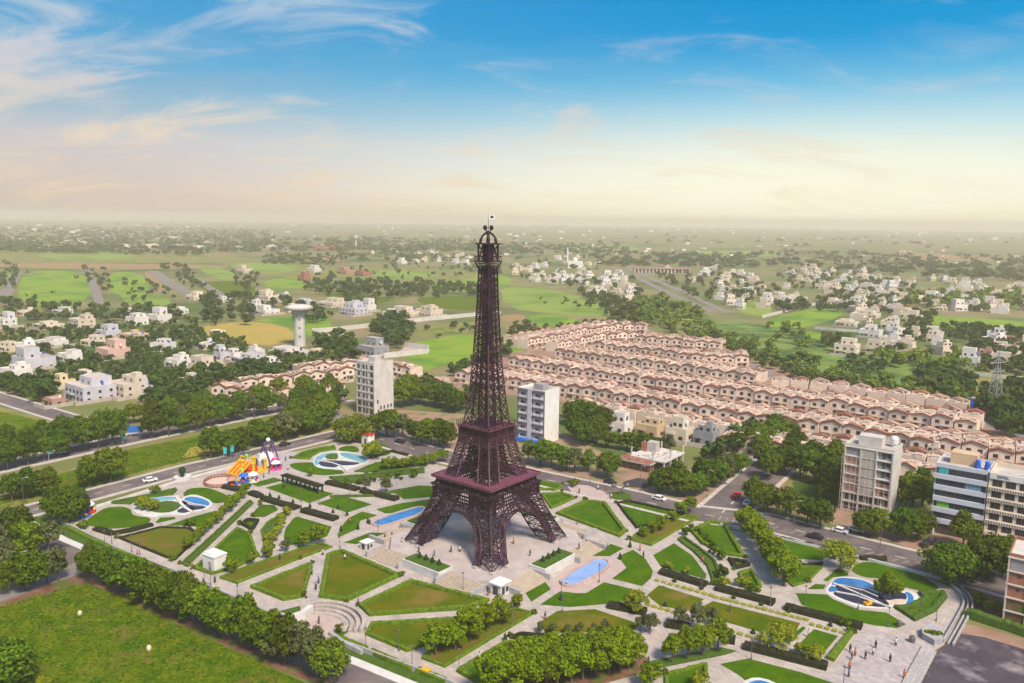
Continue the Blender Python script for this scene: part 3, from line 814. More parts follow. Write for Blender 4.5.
# pale and pink paving round the two long pools
POOL_L = P([(373, 526), (376, 522.5), (390, 517), (410, 511), (421, 508.5), (425, 510.5), (418, 516), (400, 522), (382, 528)])
POOL_R = Q(520, 470, [(213, 583), (222, 568), (240, 558), (262, 540), (300, 518), (345, 490), (362, 486), (372, 474), (400, 468), (425, 466), (445, 474), (452, 490), (440, 502), (437, 512), (415, 528), (360, 560), (335, 576), (318, 580), (300, 592), (262, 602), (230, 600)])
sheet_obj('pool_surround', smooth(Q(520, 470, [(150, 610), (190, 540), (300, 470), (380, 440), (470, 450), (530, 490), (545, 505), (480, 560), (430, 578), (340, 635), (200, 640)]), 1), .215, 'pink_pale')
sheet_obj('pool_surround', smooth(Q(520, 470, [(180, 605), (215, 545), (320, 480), (390, 452), (460, 460), (480, 490), (420, 540), (340, 595), (240, 625)]), 1), .22, 'pink_paving')
sheet_obj('pool_surround', smooth(P([(362, 524), (385, 512), (420, 504), (440, 508), (425, 520), (395, 530), (375, 533)]), 1), .216, 'pink_pale')


def basin(name, label, poly, water='pool_blue', rim='pink_paving', h=.55, rw=.55):
    if area(poly) < 0: poly = poly[::-1]
    o = empty(name, (0, 0, 0)); tag(o, label, 'pond')
    b = MB(); out = offset(poly, -rw, True); n = len(poly)
    vs = [(x, y, .2) for x, y in out] + [(x, y, .2 + h) for x, y in out] + [(x, y, .2 + h) for x, y in poly] + [(x, y, .3) for x, y in poly]
    b.add(vs, [(r * n + i, r * n + (i + 1) % n, (r + 1) * n + (i + 1) % n, (r + 1) * n + i) for r in range(3) for i in range(n)])
    b.build('rim', M[rim], o)
    b = MB(); b.sheet(poly, .2 + h * .55); b.build('water', M[water], o)
    return o


basin('pool', 'long blue pool left of the tower', smooth(POOL_L, 1), 'pool_deep', 'pink_pale')
basin('pool', 'long pale blue pool with scalloped ends right of the tower', smooth(POOL_R, 1))
# feature ponds: blue basin, dark tiled bands, white footbridges, planted island
def feature_pond(label, water_polys, navy_polys, walks, island=None, ring=None, court=None, wm='pool_deep'):
    o = empty('feature_pond'); tag(o, label, 'pond')
    if ring:
        b = MB(); b.prism(ring, .1, .245); b.build('rim', M['white_stone'], o)
    for w in navy_polys:
        b = MB(); b.prism(w, .15, .30); b.build('tiled_basin', M['navy'], o)
    for w in water_polys:
        b = MB(); b.prism(w, .15, .33); b.build('water', M[wm], o)
    if court:
        b = MB(); b.prism(court, .15, .36); b.build('court', M['sand'], o)
    if island:
        b = MB(); b.prism(island, .15, .55); b.build('island', M['hedge_mid'], o)
    for pl, w in walks:
        b = MB(); b.prism(strip(pl, w), .36, .58, bottom=True); b.build('footbridge', M['white_stone'], o)
    return o


def H_(pts): return Q(780, 550, pts)
feature_pond('big feature pond with blue crescent and dark bands at the eastern corner',
    [smooth(H_([(262, 185), (275, 160), (300, 148), (350, 150), (420, 158), (475, 182), (480, 205), (430, 200), (360, 185), (310, 180), (272, 184)]), 2),
     smooth(H_([(243, 213), (262, 187), (285, 197), (296, 212), (262, 222)]), 1),
     smooth(H_([(636, 218), (668, 226), (686, 250), (678, 275), (640, 288), (656, 262), (655, 240)]), 2)],
    [smooth(H_([(278, 186), (330, 182), (400, 195), (480, 215), (540, 260), (565, 290), (520, 300), (400, 283), (310, 252), (268, 230), (290, 212)]), 1),
     smooth(H_([(490, 235), (530, 222), (640, 222), (652, 250), (640, 262), (560, 262), (510, 258)]), 1)],
    [(H_([(272, 178), (360, 215), (470, 262), (520, 285)]), .55), (H_([(285, 222), (380, 240), (480, 275), (560, 300)]), .5), (H_([(300, 186), (420, 214), (500, 248)]), .3)],
    smooth(H_([(480, 205), (520, 180), (600, 185), (640, 205), (610, 224), (520, 224)]), 1),
    smooth(H_([(228, 215), (262, 165), (300, 138), (420, 148), (490, 180), (520, 200), (640, 205), (700, 225), (715, 255), (690, 290), (640, 305), (560, 305), (400, 300), (300, 262), (250, 232)]), 2),
    smooth(H_([(548, 275), (580, 258), (640, 258), (646, 272), (610, 285), (560, 285)]), 1))


def B_(pts): return Q(240, 420, pts, 5.69)
feature_pond('round feature pond with blue water near the red roofed kiosk',
    [smooth(B_([(422, 245), (432, 215), (475, 195), (520, 190), (555, 190), (560, 200), (500, 205), (470, 222), (455, 240), (440, 262), (428, 262)]), 1),
     smooth(B_([(560, 192), (610, 190), (690, 205), (725, 232), (715, 248), (680, 246), (650, 232), (590, 215)]), 1)],
    [smooth(B_([(445, 240), (540, 232), (640, 238), (690, 250), (640, 262), (560, 262), (545, 275), (480, 270), (450, 258)]), 1)],
    [(B_([(440, 236), (520, 248), (580, 270), (612, 300)]), .6), (B_([(470, 232), (570, 236), (680, 248)]), .4)],
    smooth(B_([(480, 222), (500, 200), (555, 198), (560, 220), (540, 232)]), 1),
    smooth(B_([(412, 250), (425, 208), (480, 186), (560, 180), (640, 185), (720, 215), (740, 240), (700, 256), (650, 275), (600, 290), (530, 285), (440, 276)]), 2), None, 'pool_pale')


def A_(pts): return Q(20, 460, pts)
feature_pond('pale feature pond with planted island at the western corner',
    [smooth(A_([(597, 240), (612, 220), (650, 204), (720, 194), (790, 192), (800, 206), (740, 212), (670, 218), (635, 236), (622, 250)]), 1)],
    [smooth(A_([(800, 262), (845, 244), (900, 246), (880, 262), (850, 275), (815, 275)]), 1)],
    [(A_([(800, 190), (815, 220), (845, 250), (880, 272)]), .9)],
    smooth(A_([(650, 250), (700, 225), (770, 215), (830, 232), (800, 262), (750, 275), (680, 272)]), 1),
    smooth(A_([(570, 255), (600, 215), (660, 194), (790, 182), (845, 215), (900, 262), (860, 285), (800, 285), (720, 285), (690, 300), (610, 285)]), 1), None, 'pool_pale')
feature_pond('small leaf shaped blue pond beside the sand pit',
    [smooth(A_([(838, 204), (866, 192), (905, 194), (950, 208), (974, 226), (962, 240), (900, 236), (850, 222)]), 1)],
    [smooth(A_([(840, 226), (870, 234), (960, 244), (930, 256), (880, 262), (850, 250)]), 1)],
    [(A_([(836, 214), (890, 232), (950, 242)]), .4)], None,
    smooth(A_([(822, 205), (866, 180), (920, 184), (990, 218), (975, 250), (890, 272), (850, 262)]), 1))
lp = P([(744, 694), (747, 685), (757, 681), (770, 684), (780, 692), (765, 702)])
feature_pond('lowest blue pond at the bottom of the park', [smooth(lp, 1)], [], [], None, smooth(offset(lp if area(lp) > 0 else lp[::-1], -1.0, True), 1))

# long dark hedges, pergola, planters
for pts, lab in [
    ([(224, 488), (244, 492.5)], 'short black hedge beside the sand pit'),
    ([(251, 494.5), (261, 498)], 'shortest black hedge near the shrub row'),
    ([(263, 500), (297, 510)], 'black hedge block west of the long lawns'),
    ([(303, 512), (336, 521)], 'black hedge block nearest the left pool on the western side'),
    ([(327, 484), (358, 491)], 'black hedge block right after the pergola'),
    ([(362, 492.5), (397, 501)], 'black hedge block left of the tower gallery'),
    ([(661, 573.5), (706, 587)], 'black hedge block beside the eastern quarter lawn'),
    ([(716, 589.5), (774, 605)], 'longest black hedge on the eastern walk'),
    ([(785, 609), (862, 629)], 'black hedge block below the eastern pond lawn'),
    ([(608, 607), (646, 614.5)], 'black hedge block below the right pool'),
    ([(666, 626), (690, 630)], 'short black hedge behind the clipped trees'),
    ([(723, 641), (735, 643)], 'stubby black hedge at the end of the small tree row'),
    ([(744, 648), (827, 669)], 'black hedge block nearest the bottom pond')]:
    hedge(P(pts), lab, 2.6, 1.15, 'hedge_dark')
for pts, lab, w, h, m in [
    ([(96, 530), (112, 535), (130, 532), (152, 526)], 'dark wavy hedge below the heart shaped lawn', 2.2, .8, 'hedge_dark'),
    ([(68, 529), (90, 540), (111, 549)], 'low hedge along the western walk, first stretch', 1.3, .8, 'hedge'),
    ([(116, 551), (139, 561)], 'low hedge along the western walk below the brown lawn', 1.3, .8, 'hedge'),
    ([(143, 563), (172, 576)], 'low hedge along the western walk left of the shrub strip', 1.3, .8, 'hedge'),
    ([(176, 578), (205, 591)], 'low hedge along the western walk below the kiosk', 1.3, .8, 'hedge'),
    ([(210, 593), (240, 606)], 'low hedge along the western walk below the dry strip lawn', 1.3, .8, 'hedge'),
    ([(246, 609), (271, 617)], 'low hedge just left of the amphitheatre', 1.3, .8, 'hedge'),
    ([(342, 641), (366, 651)], 'low hedge just right of the amphitheatre', 1.3, .8, 'hedge'),
    ([(371, 653), (412, 671)], 'low hedge below the lower dry lawn', 1.3, .8, 'hedge'),
    ([(418, 672), (446, 683)], 'low hedge beside the yellow box at the bottom', 1.3, .8, 'hedge'),
    ([(966, 616), (1010, 630), (1050, 644)], 'tall green hedge above the dark parking lot', 2.4, 1.8, 'hedge_mid'),
    ([(766, 536), (826, 550)], 'dark hedge line along the upper right road', .8, .9, 'hedge_dark'),
    ([(370, 459), (392, 452), (408, 456)], 'zigzag hedge right of the yellow willow', 1.0, .8, 'hedge_dark'),
    ([(392, 462), (398, 468), (412, 466)], 'short angled hedge behind the ball trees', .9, .8, 'hedge_mid'),
    ([(330, 498), (372, 497), (408, 491)], 'long low hedge under the planted strip', 1.0, .8, 'hedge_mid'),
    ([(790, 563), (806, 567), (822, 565)], 'dark curved hedge between the two eastern lawns', .9, .8, 'hedge_dark'),
    ([(860, 560), (886, 560.5)], 'dark hedge at the road above the eastern pond', 1.6, 1.0, 'hedge_dark')]:
    hedge(P(pts), lab, w, h, m)

pg = empty('pergola'); tag(pg, 'dark pergola with stout posts near the rides', 'pergola')
b = MB(); pl = P([(284, 475), (321, 486.5)], 2.4)
b.prism(strip(pl, 2.4), 2.3, 2.6, bottom=True)
for p in resample(pl, .8): b.box(p[0], p[1], 2.6, .18, 3.0, .16, GRID)
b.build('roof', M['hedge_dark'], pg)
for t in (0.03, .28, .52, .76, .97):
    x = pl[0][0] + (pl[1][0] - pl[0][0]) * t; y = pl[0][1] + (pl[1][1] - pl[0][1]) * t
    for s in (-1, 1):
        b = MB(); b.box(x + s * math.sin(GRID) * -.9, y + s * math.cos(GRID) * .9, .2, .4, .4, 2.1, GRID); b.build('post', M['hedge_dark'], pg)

# square clipped planters in lines on both sides of the long lawns
cone = MB(); cone.lathe(0, 0, [(.75, .2), (.85, .7), (.62, 1.5), (.3, 2.3), (.05, 2.8)], 9)
CONE = cone.mesh('topiary_cone', M['topiary'])
r_ = random.Random(4)
cubes = []
for s in range(3):
    b = MB(); rr = random.Random(s); n = 5
    vs = []; 
    for j in range(n):
        for i in range(n):
            e = (i in (0, n - 1)) or (j in (0, n - 1))
            vs.append(((i / (n - 1) - .5) * (1.9), (j / (n - 1) - .5) * 1.9, (.55 if e else .72) + rr.uniform(-.06, .08)))
    fs = [(j * n + i, j * n + i + 1, (j + 1) * n + i + 1, (j + 1) * n + i) for j in range(n - 1) for i in range(n - 1)]
    b.add(vs, fs); b.box(0, 0, .15, 1.85, 1.85, .45)
    cubes.append(b.mesh('box_shrub', M['flower']))
lines = [((657, 581.5), (711, 596.5), 'left eastern planter line', 9), ((716, 598.5), (806, 621), 'middle eastern planter line', 14), ((812, 626), (842, 634), 'planter line by the paved court', 5),
         ((648, 606), (674, 613.5), 'planter line behind the olive tree', 5), ((731, 633), (758, 640), 'lower planter line', 4)]
for a, c, lab, n in lines:
    for i in range(n):
        t = i / (n - 1); x, y = g(a[0] + (c[0] - a[0]) * t, a[1] + (c[1] - a[1]) * t)
        if i % 4 == 2:
            o = link('topiary_cone', CONE, None, (x + 1.2, y + 1.4, 0)); o.scale = (.62, .62, r_.uniform(.5, .62))
            tag(o, f'dark clipped cone, {nth(i // 4 + 1)} from the left in the {lab}', 'topiary', 'topiary cones between the planters')
        o = link('box_shrub', cubes[i % 3], None, (x, y, 0), GRID); k_ = (.52 if lab == 'planter line by the paved court' else .62); o.scale = (k_ * r_.uniform(.85, 1.1), k_ * r_.uniform(.85, 1.1), r_.uniform(.7, 1.0))
        tag(o, f'square yellow green shrub, {nth(i + 1)} from the left in the {lab}', 'shrub', 'square clipped shrubs in planter lines')
for i, (px, py) in enumerate([(270, 497), (279, 499.5), (293, 503.5), (310, 508), (333, 513.5), (284, 488), (250, 487), (347, 516), (338, 509)]):
    o = link('topiary_cone', CONE, None, (*g(px, py), 0)); o.scale = (.6, .6, .55); later(o, 'small dark conical shrub', 'topiary', 'topiary cones beside the western lawns')
for i, (px, py) in enumerate([(341, 532), (358, 530), (561, 601), (503 + 2, 642), (630, 548), (620, 560), (368, 524), (402, 545)]):
    o = link('topiary_cone', CONE, None, (*g(px, py), 0)); o.scale = (.55, .55, .75); later(o, 'slim dark conical shrub', 'topiary', 'slim cones around the tower ring walk')

# ------------------------------------------------------------------ tower podium
POD = 1.6
FC, LC, RC = g(495, 583, POD), g(352, 546, POD), g(613, 537, POD)
TC = Vector(g(485.9, 539.5, POD))
TROT = math.radians(51)      # square turned so that one leg points at the camera
ux = Vector((math.cos(TROT), math.sin(TROT))); uy = Vector((-ux.y, ux.x))
def tp(a, c): v = TC + ux * a + uy * c; return (v.x, v.y)   # tower plan -> ground
PH = 20.5     # half size of podium
# along the two visible faces: steps - planter - steps
pod = empty('podium'); tag(pod, 'raised pale stone podium with steps under the iron tower', 'podium')
cut = 6.0
sq = [(-PH, -PH + cut), (-PH + cut, -PH), (PH - cut, -PH), (PH, -PH + cut), (PH, PH - cut), (PH - cut, PH), (-PH + cut, PH), (-PH, PH - cut)]
b = MB(); b.prism([tp(*q) for q in sq], 0.0, POD, bottom=False); b.build('platform', M['plaza'], pod)
sheet = MB(); sheet.sheet([tp(*q) for q in [(-5, -5), (5, -5), (5, 5), (-5, 5)]], POD + .012); sheet.build('centre_paving', M['pink_paving'], pod)


def face_pt(k, s, d):
    """k: face 0..3, s: along the face, d: outwards from its edge"""
    a, c = {0: (s, -PH - d), 1: (PH + d, s), 2: (-s, PH + d), 3: (-PH - d, -s)}[k]
    return tp(a, c)


for k in range(4):
    for s0, s1 in ((-PH + 3.2, -6.6), (6.6, PH - 3.2)):
        b = MB()
        n = 8
        for i in range(n):
            d0 = i * .62; z = POD - (i + 1) * (POD - .2) / (n + 1)
            b.prism([face_pt(k, s0, d0), face_pt(k, s1, d0), face_pt(k, s1, d0 + .62), face_pt(k, s0, d0 + .62)], .1, z, 0)
            b.prism([face_pt(k, s0, d0 + .5), face_pt(k, s1, d0 + .5), face_pt(k, s1, d0 + .63), face_pt(k, s0, d0 + .63)], z - .02, z + .006, 1)
        b.build('steps', [M['step_stone'], M['step_edge']], pod)
        for s in (s0 - .3, s1 + .3):
            w = MB(); w.prism([face_pt(k, s - .3, -.8), face_pt(k, s + .3, -.8), face_pt(k, s + .3, 5.2), face_pt(k, s - .3, 5.2)], .1, POD + .05)
            w.build('cheek_wall', M['grey_stone'], pod)
    pl = empty('planter'); tag(pl, ['long stone planter with clipped hedge on the podium face nearest the amphitheatre', 'long stone planter with clipped hedge on the podium face by the right pool',
                                    'long stone planter on the hidden far face of the podium', 'long stone planter on the podium face by the left pool'][k], 'planter', 'stone planters between the podium steps')
    w = MB(); w.prism([face_pt(k, -6.2, -1.2), face_pt(k, 6.2, -1.2), face_pt(k, 6.2, 3.6), face_pt(k, -6.2, 3.6)], .1, POD + .75)
    w.build('wall', M['white_stone'], pl)
    w = MB(); w.prism([face_pt(k, -5.8, -.8), face_pt(k, 5.8, -.8), face_pt(k, 5.8, 3.2), face_pt(k, -5.8, 3.2)], POD + .7, POD + 1.0)
    w.build('plants', M['hedge_mid'], pl)
    for q in (-3.2, -1, 1.2, 3.4):
        x, y = face_pt(k, q, .6); w = MB(); w.lathe(x, y, [(.5, POD + .95), (.55, POD + 1.3), (.35, POD + 2.0), (.05, POD + 2.6)], 8); w.build('clipped_cone', M['topiary'], pl)

# small white booths at the podium corners
def booth(loc, rot, label):
    o = empty('booth', loc, rot); tag(o, label, 'kiosk')
    b = MB(); b.box(0, 0, .15, 3.4, 3.0, 2.7); b.build('wall', M['white_stone'], o)
    b = MB(); b.box(0, 0, 2.86, 4.0, 3.6, .3); b.build('roof', M['white'], o)
    b = MB(); b.box(-.7, -1.52, .5, 1.0, .06, 1.9); b.box(.7, -1.52, .9, 1.0, .06, 1.2); b.box(1.72, 0, .9, .06, 1.6, 1.2); b.box(-1.72, 0, .5, .06, 1.4, 1.9); b.build('opening', M['recess'], o)
    return o
booth((*g(500, 594), 0), TROT - math.pi / 4 + .8, 'small white booth at the near podium corner')
o = booth((*g(367, 549), 0), TROT, 'small grey white booth left of the podium steps'); o.scale = (.75, .75, .7)
o = empty('kiosk', (*g(215, 568), 0), math.radians(-33)); tag(o, 'plain white box kiosk on the hedged lawn', 'kiosk')
b = MB(); b.box(0, 0, .2, 4.4, 3.6, 3.4); b.build('wall', M['white'], o)
b = MB(); b.box(0, 0, 3.61, 4.7, 3.9, .25); b.box(-.6, 0, 3.86, 3.0, 3.0, .35); b.build('roof', M['white'], o)
b = MB(); b.box(.6, -1.83, .2, 1.1, .06, 2.2); b.build('door', M['grey_stone'], o)
landmark('white box kiosk', *g(215, 568))
o = empty('kiosk', (*g(368, 444), 0), math.radians(-37)); tag(o, 'white kiosk with red roof edge behind the yellow willow', 'kiosk')
b = MB(); b.box(0, 0, .2, 3.6, 3.2, 3.6); b.build('wall', M['white'], o)
b = MB(); b.box(0, 0, 3.81, 4.0, 3.6, .5); b.build('roof', M['toy_red'], o)
b = MB(); b.box(.3, -1.63, .3, 1.0, .06, 2.2); b.build('door', M['recess'], o)
landmark('red roofed kiosk', *g(368, 444))

# amphitheatre: round stage, curved tiers, white back wall
am = empty('amphitheatre'); tag(am, 'sunken round stage with curved white tiers at the lower park edge', 'amphitheatre')
ac = g(312, 630)
b = MB(); b.prism([(ac[0] + 6.4 * math.cos(t * math.pi / 20), ac[1] + 6.4 * math.sin(t * math.pi / 20)) for t in range(40)], .1, .24); b.build('stage', M['pink_pale'], am)
for i in range(4):
    r0 = 6.9 + i * 1.25; b = MB()
    a0, a1 = math.radians(-8), math.radians(100)
    pts = [(ac[0] + r0 * math.cos(a0 + (a1 - a0) * t / 16), ac[1] + r0 * math.sin(a0 + (a1 - a0) * t / 16)) for t in range(17)]
    b.prism(strip(pts, .8), .15, .4 + .28 * i); b.build('tier', M['paving'], am)
b = MB(); a = g(303, 617)
b.prism(strip([g(294, 622), g(303, 619), g(311, 612.5)], 1.3), .15, 1.7); b.build('wall', M['white_stone'], am)
b = MB(); b.prism(strip(P([(277, 617), (286, 620), (296, 622)]), .7), .15, 1.2); b.prism(strip(P([(330, 636), (342, 645), (362, 655)]), .7), .15, 1.1); b.build('low_wall', M['grey_stone'], am)
for pts, z in (([(276, 613), (300, 607), (301, 613), (287, 617)], .3), ([(333, 633), (354, 626), (350, 632), (341, 638)], .3)):
    sheet_obj('lawn', P(pts), z, 'hedge_mid')
landmark('amphitheatre stage', *ac)

# low park wall and railing along the lower left side
b = MB(); pl = P([(62, 524), (120, 552), (173, 573), (272, 617)]); b.prism(strip(pl, .35), 0, 1.0)
tag(b.build('wall', M['grey_stone']), 'low pale stone wall along the lower left park edge', 'wall')
b = MB(); pl = P([(331, 640), (417, 672), (455, 687)]); b.prism(strip(pl, .35), 0, 1.0)
tag(b.build('wall', M['grey_stone']), 'low pale stone wall right of the amphitheatre', 'wall')
b = MB(); pl = P([(96, 508), (182, 481), (250, 463)]); b.prism(strip(pl, .3), 0, .85)
tag(b.build('wall', M['white_stone']), 'low white wall along the upper left road', 'wall')
b = MB(); pl = P([(720, 526), (765, 536), (860, 559), (925, 577)]); b.prism(strip(pl, .35), 0, .9)
tag(b.build('wall', M['white_stone']), 'low white wall along the upper right road', 'wall')

# parking lot, ramp, stairs and planter at the right corner
sheet_obj('parking_lot', P([(944, 646), (963, 632), (985, 637), (1060, 660), (1060, 740), (880, 740), (917, 684), (932, 655)]), .16, 'lot')
sheet_obj('gravel_strip', P([(962, 625), (975, 626), (1060, 650), (1060, 661), (985, 638), (960, 634)]), .165, 'earth')
st = empty('stairs'); tag(st, 'broad white stairs down to the dark parking lot', 'stairs')
a, c = g(922, 648), g(898, 692); dx, dy = (c[0] - a[0]), (c[1] - a[1]); l = math.hypot(dx, dy); nx, ny = -dy / l, dx / l
if nx < 0: nx, ny = -nx, -ny
for i in range(5):
    b = MB(); o0 = i * .55
    b.prism([(a[0] + nx * o0, a[1] + ny * o0), (c[0] + nx * o0, c[1] + ny * o0), (c[0] + nx * (o0 + .53), c[1] + ny * (o0 + .53)), (a[0] + nx * (o0 + .53), a[1] + ny * (o0 + .53))], .1, .62 - i * .1)
    b.build('step', M['grey_stone' if i % 2 else 'paving'], st)
rp = empty('ramp_wall'); tag(rp, 'grey ramp with parapet walls down to the parking lot corner', 'wall')
for off_, h in ((0, 1.0), (.9, .6), (1.8, .8)):
    b = MB(); pl = offset(smooth(P([(950, 586), (966, 602), (957, 620), (943, 644)]), 2, False), off_); b.prism(strip(pl, .35), .1, h); b.build('parapet', M['grey_stone'], rp)
pb = empty('planter_box', (0, 0, 0)); tag(pb, 'grey stone planter box with shrubs at the stairs', 'planter')
q = P([(921, 634), (930, 630), (944, 636), (942, 645), (934, 647), (922, 640)])
b = MB(); b.prism(q, .1, 1.5); b.build('wall', M['grey_stone'], pb)
landmark('stone planter box by the stairs', *g(932, 639))
# ------------------------------------------------------------------ the iron lattice tower
tw = empty('lattice_tower', (TC.x, TC.y, POD), TROT)
tag(tw, 'dark purple iron lattice tower rising over the park plaza', 'tower')
landmark('iron lattice tower', TC.x, TC.y)
ZS = 0.9815


def interp(tab, z):
    for (z0, a), (z1, b_) in zip(tab, tab[1:]):
        if z <= z1: return a + (b_ - a) * max(0, (z - z0)) / (z1 - z0)
    return tab[-1][1]


HSL = [(0, 15.1), (4, 13.0), (8, 11.25), (12.3, 9.75), (17, 8.9)]
LW = [(0, 5.4), (12.3, 5.0), (17, 4.8)]
def xy(sx, sy, a, b_): return (sx * a, sy * b_)


def lattice_face(m, e0, e1, zs, w=.2, rail=.26, cross2=False):
    """X braced panel between two edge curves e0(z), e1(z)"""
    for z0, z1 in zip(zs, zs[1:]):
        a, b_, c, d = Vector(e0(z0)), Vector(e1(z0)), Vector(e0(z1)), Vector(e1(z1))
        m.beam(a, d, w); m.beam(b_, c, w); m.beam(c, d, rail)
        if cross2:
            mm = (a + b_ + c + d) / 4
            m.beam((a + c) / 2, (b_ + d) / 2, w * .8)
            for q in ((a + b_) / 2, (c + d) / 2): 
                m.beam(q, (a + c) / 2, w * .7); m.beam(q, (b_ + d) / 2, w * .7)


def lin_z(z0, z1, n): return [z0 + (z1 - z0) * i / n for i in range(n + 1)]


for sx, sy in ((1, 1), (1, -1), (-1, 1), (-1, -1)):
    # lower leg
    leg = MB(); zs = lin_z(0.3, 16.6, 8)
    def edge(i, j):
        return lambda z: (sx * (interp(HSL, z) - i * interp(LW, z)), sy * (interp(HSL, z) - j * interp(LW, z)), z)
    ed = [edge(0, 0), edge(1, 0), edge(1, 1), edge(0, 1)]
    for e in ed:
        for z0, z1 in zip(zs, zs[1:]): leg.beam(e(z0), e(z1), .38)
    for k in range(4): lattice_face(leg, ed[k], ed[(k + 1) % 4], zs, .14, .17, k in (0, 3))
    # light diaphragm inside
    for z1 in zs[1::2]: leg.beam(ed[0](z1), ed[2](z1), .16); leg.beam(ed[1](z1), ed[3](z1), .16)
    lo = leg.build('leg', M['iron'], tw)
    ft = MB()
    for e in ed: x, y, _ = e(0); ft.box(x, y, .02, 1.1, 1.1, .5)
    ft.build('footing', M['concrete'], lo)
    # leg between the galleries
    HS2 = [(17.6, 7.6), (22, 6.2), (27, 5.05), (30.8, 4.75)]; LW2 = [(17.6, 3.9), (27, 3.0), (30.8, 2.8)]
    up_ = MB(); zs = lin_z(17.6, 30.6, 7)
    def edge2(i, j):
        return lambda z: (sx * (interp(HS2, z) - i * interp(LW2, z)), sy * (interp(HS2, z) - j * interp(LW2, z)), z)
    ed = [edge2(0, 0), edge2(1, 0), edge2(1, 1), edge2(0, 1)]
    for e in ed:
        for z0, z1 in zip(zs, zs[1:]): up_.beam(e(z0), e(z1), .3, None, 1 if e in (ed[0], ed[1], ed[3]) else 0)  # slot one: beams with the painted highlight
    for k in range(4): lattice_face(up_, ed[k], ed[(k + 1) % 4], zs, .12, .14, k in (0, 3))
    up_.build('upper_leg', [M['iron'], M['iron_edge_highlight']], tw)

# arches between the legs, one per side
for k in range(4):
    c, s = math.cos(k * math.pi / 2), math.sin(k * math.pi / 2)
    def fp(x, z, out=0.0):
        d = -(interp(HSL, z) + out)
        return (x * c - d * s, x * s + d * c, z)
    ar = MB(); n = 26
    inner, outer = [], []
    for i in range(n + 1):
        t = math.pi * i / n
        inner.append((9.0 * math.cos(t), .6 + 9.6 * math.sin(t))); outer.append((10.2 * math.cos(t), .6 + 11.0 * math.sin(t)))
    for i in range(n):
        for o_ in (.05, -.9):
            ar.beam(fp(*inner[i], o_), fp(*inner[i + 1], o_), .3); ar.beam(fp(*outer[i], o_), fp(*outer[i + 1], o_), .3)
        ar.beam(fp(*inner[i], .05), fp(*outer[i + 1], .05), .16); ar.beam(fp(*outer[i], .05), fp(*inner[i + 1], .05), .16)
        ar.beam(fp(*inner[i], .05), fp(*inner[i], -.9), .14); ar.beam(fp(*inner[i], .05), fp(*outer[i], .05), .16)
    # filling between arch and gallery
    for i in range(3, n - 2):
        x, z = outer[i]
        if abs(x) < 6.4:
            ar.beam(fp(x, z), fp(x, 12.4), .16)
            x2, z2 = outer[i + 1]
            if abs(x2) < 6.4: ar.beam(fp(x, z), fp(x2, 12.4), .12); ar.beam(fp(x2, z2), fp(x, 12.4), .12)
    ar.build('arch', M['iron'], tw)

# first gallery: frieze with little arches, open storey, wide pink rim
def ring_box(m, hs, th, z0, z1, mi=0):
    for k in range(4):
        c, s = math.cos(k * math.pi / 2), math.sin(k * math.pi / 2)
        cx, cy = 0 * c + (hs - th / 2) * s, 0 * s - (hs - th / 2) * c
        m.box(cx, cy, z0, 2 * hs if k % 2 == 0 else 2 * hs - 2 * th - .004, th, z1 - z0, k * math.pi / 2, mi)


gl = MB()
ring_box(gl, 9.75, .3, 12.2, 12.7); ring_box(gl, 9.85, .25, 14.1, 14.5); ring_box(gl, 9.5, .12, 13.2, 13.5)
for k in range(4):
    c, s = math.cos(k * math.pi / 2), math.sin(k * math.pi / 2)
    T = lambda x, d, z: (x * c + d * s, x * s - d * c, z)
    for i in range(27):
        x = -9.4 + 18.8 * i / 26
        gl.beam(T(x, 9.7, 12.6), T(x, 9.9, 14.3), .2)
        gl.beam(T(x, 9.9, 14.4), T(x, 10.2, 15.5), .16)
        if i < 26: gl.beam(T(x, 9.72, 12.7), T(x + .36, 9.8, 13.7), .1); gl.beam(T(x + .72, 9.72, 12.7), T(x + .36, 9.8, 13.7), .1)
    for i in range(15):
        x = -9.0 + 18.0 * i / 14
        gl.beam(T(x, 9.0, 15.6), T(x, 9.0, 17.3), .22)
    for sgn in (-1, 1): gl.beam(T(sgn * 6.6, 5.0, 14.8), T(sgn * 6.6, 9.6, 14.8), .3)
ring_box(gl, 10.1, .6, 15.3, 15.7); ring_box(gl, 8.6, .2, 15.7, 17.2)
gl.build('gallery', M['iron'], tw)
dk = MB(); ring_box(dk, 10.0, 4.4, 17.25, 17.62); ring_box(dk, 10.05, .16, 17.62, 17.95); dk.build('deck', M['iron_rim'], tw)
zb = lin_z(17.8, 26.4, 5)
for k in range(4):
    c, s = math.cos(k * math.pi / 2), math.sin(k * math.pi / 2)
    def gap(q):
        def f(z):
            h = interp([(17.6, 7.6), (22, 6.2), (27, 5.05)], z); w = h - interp([(17.6, 3.9), (27, 3.0)], z); d = h - 1.6
            return (q * w * c + d * s, q * w * s - d * c, z)
        return f
    br = MB()
    for q0, q1 in ((-1, 0), (0, 1)): lattice_face(br, gap(q0), gap(q1), zb, .17, .17, True)
    br.build('bracing', M['iron_core'], tw)
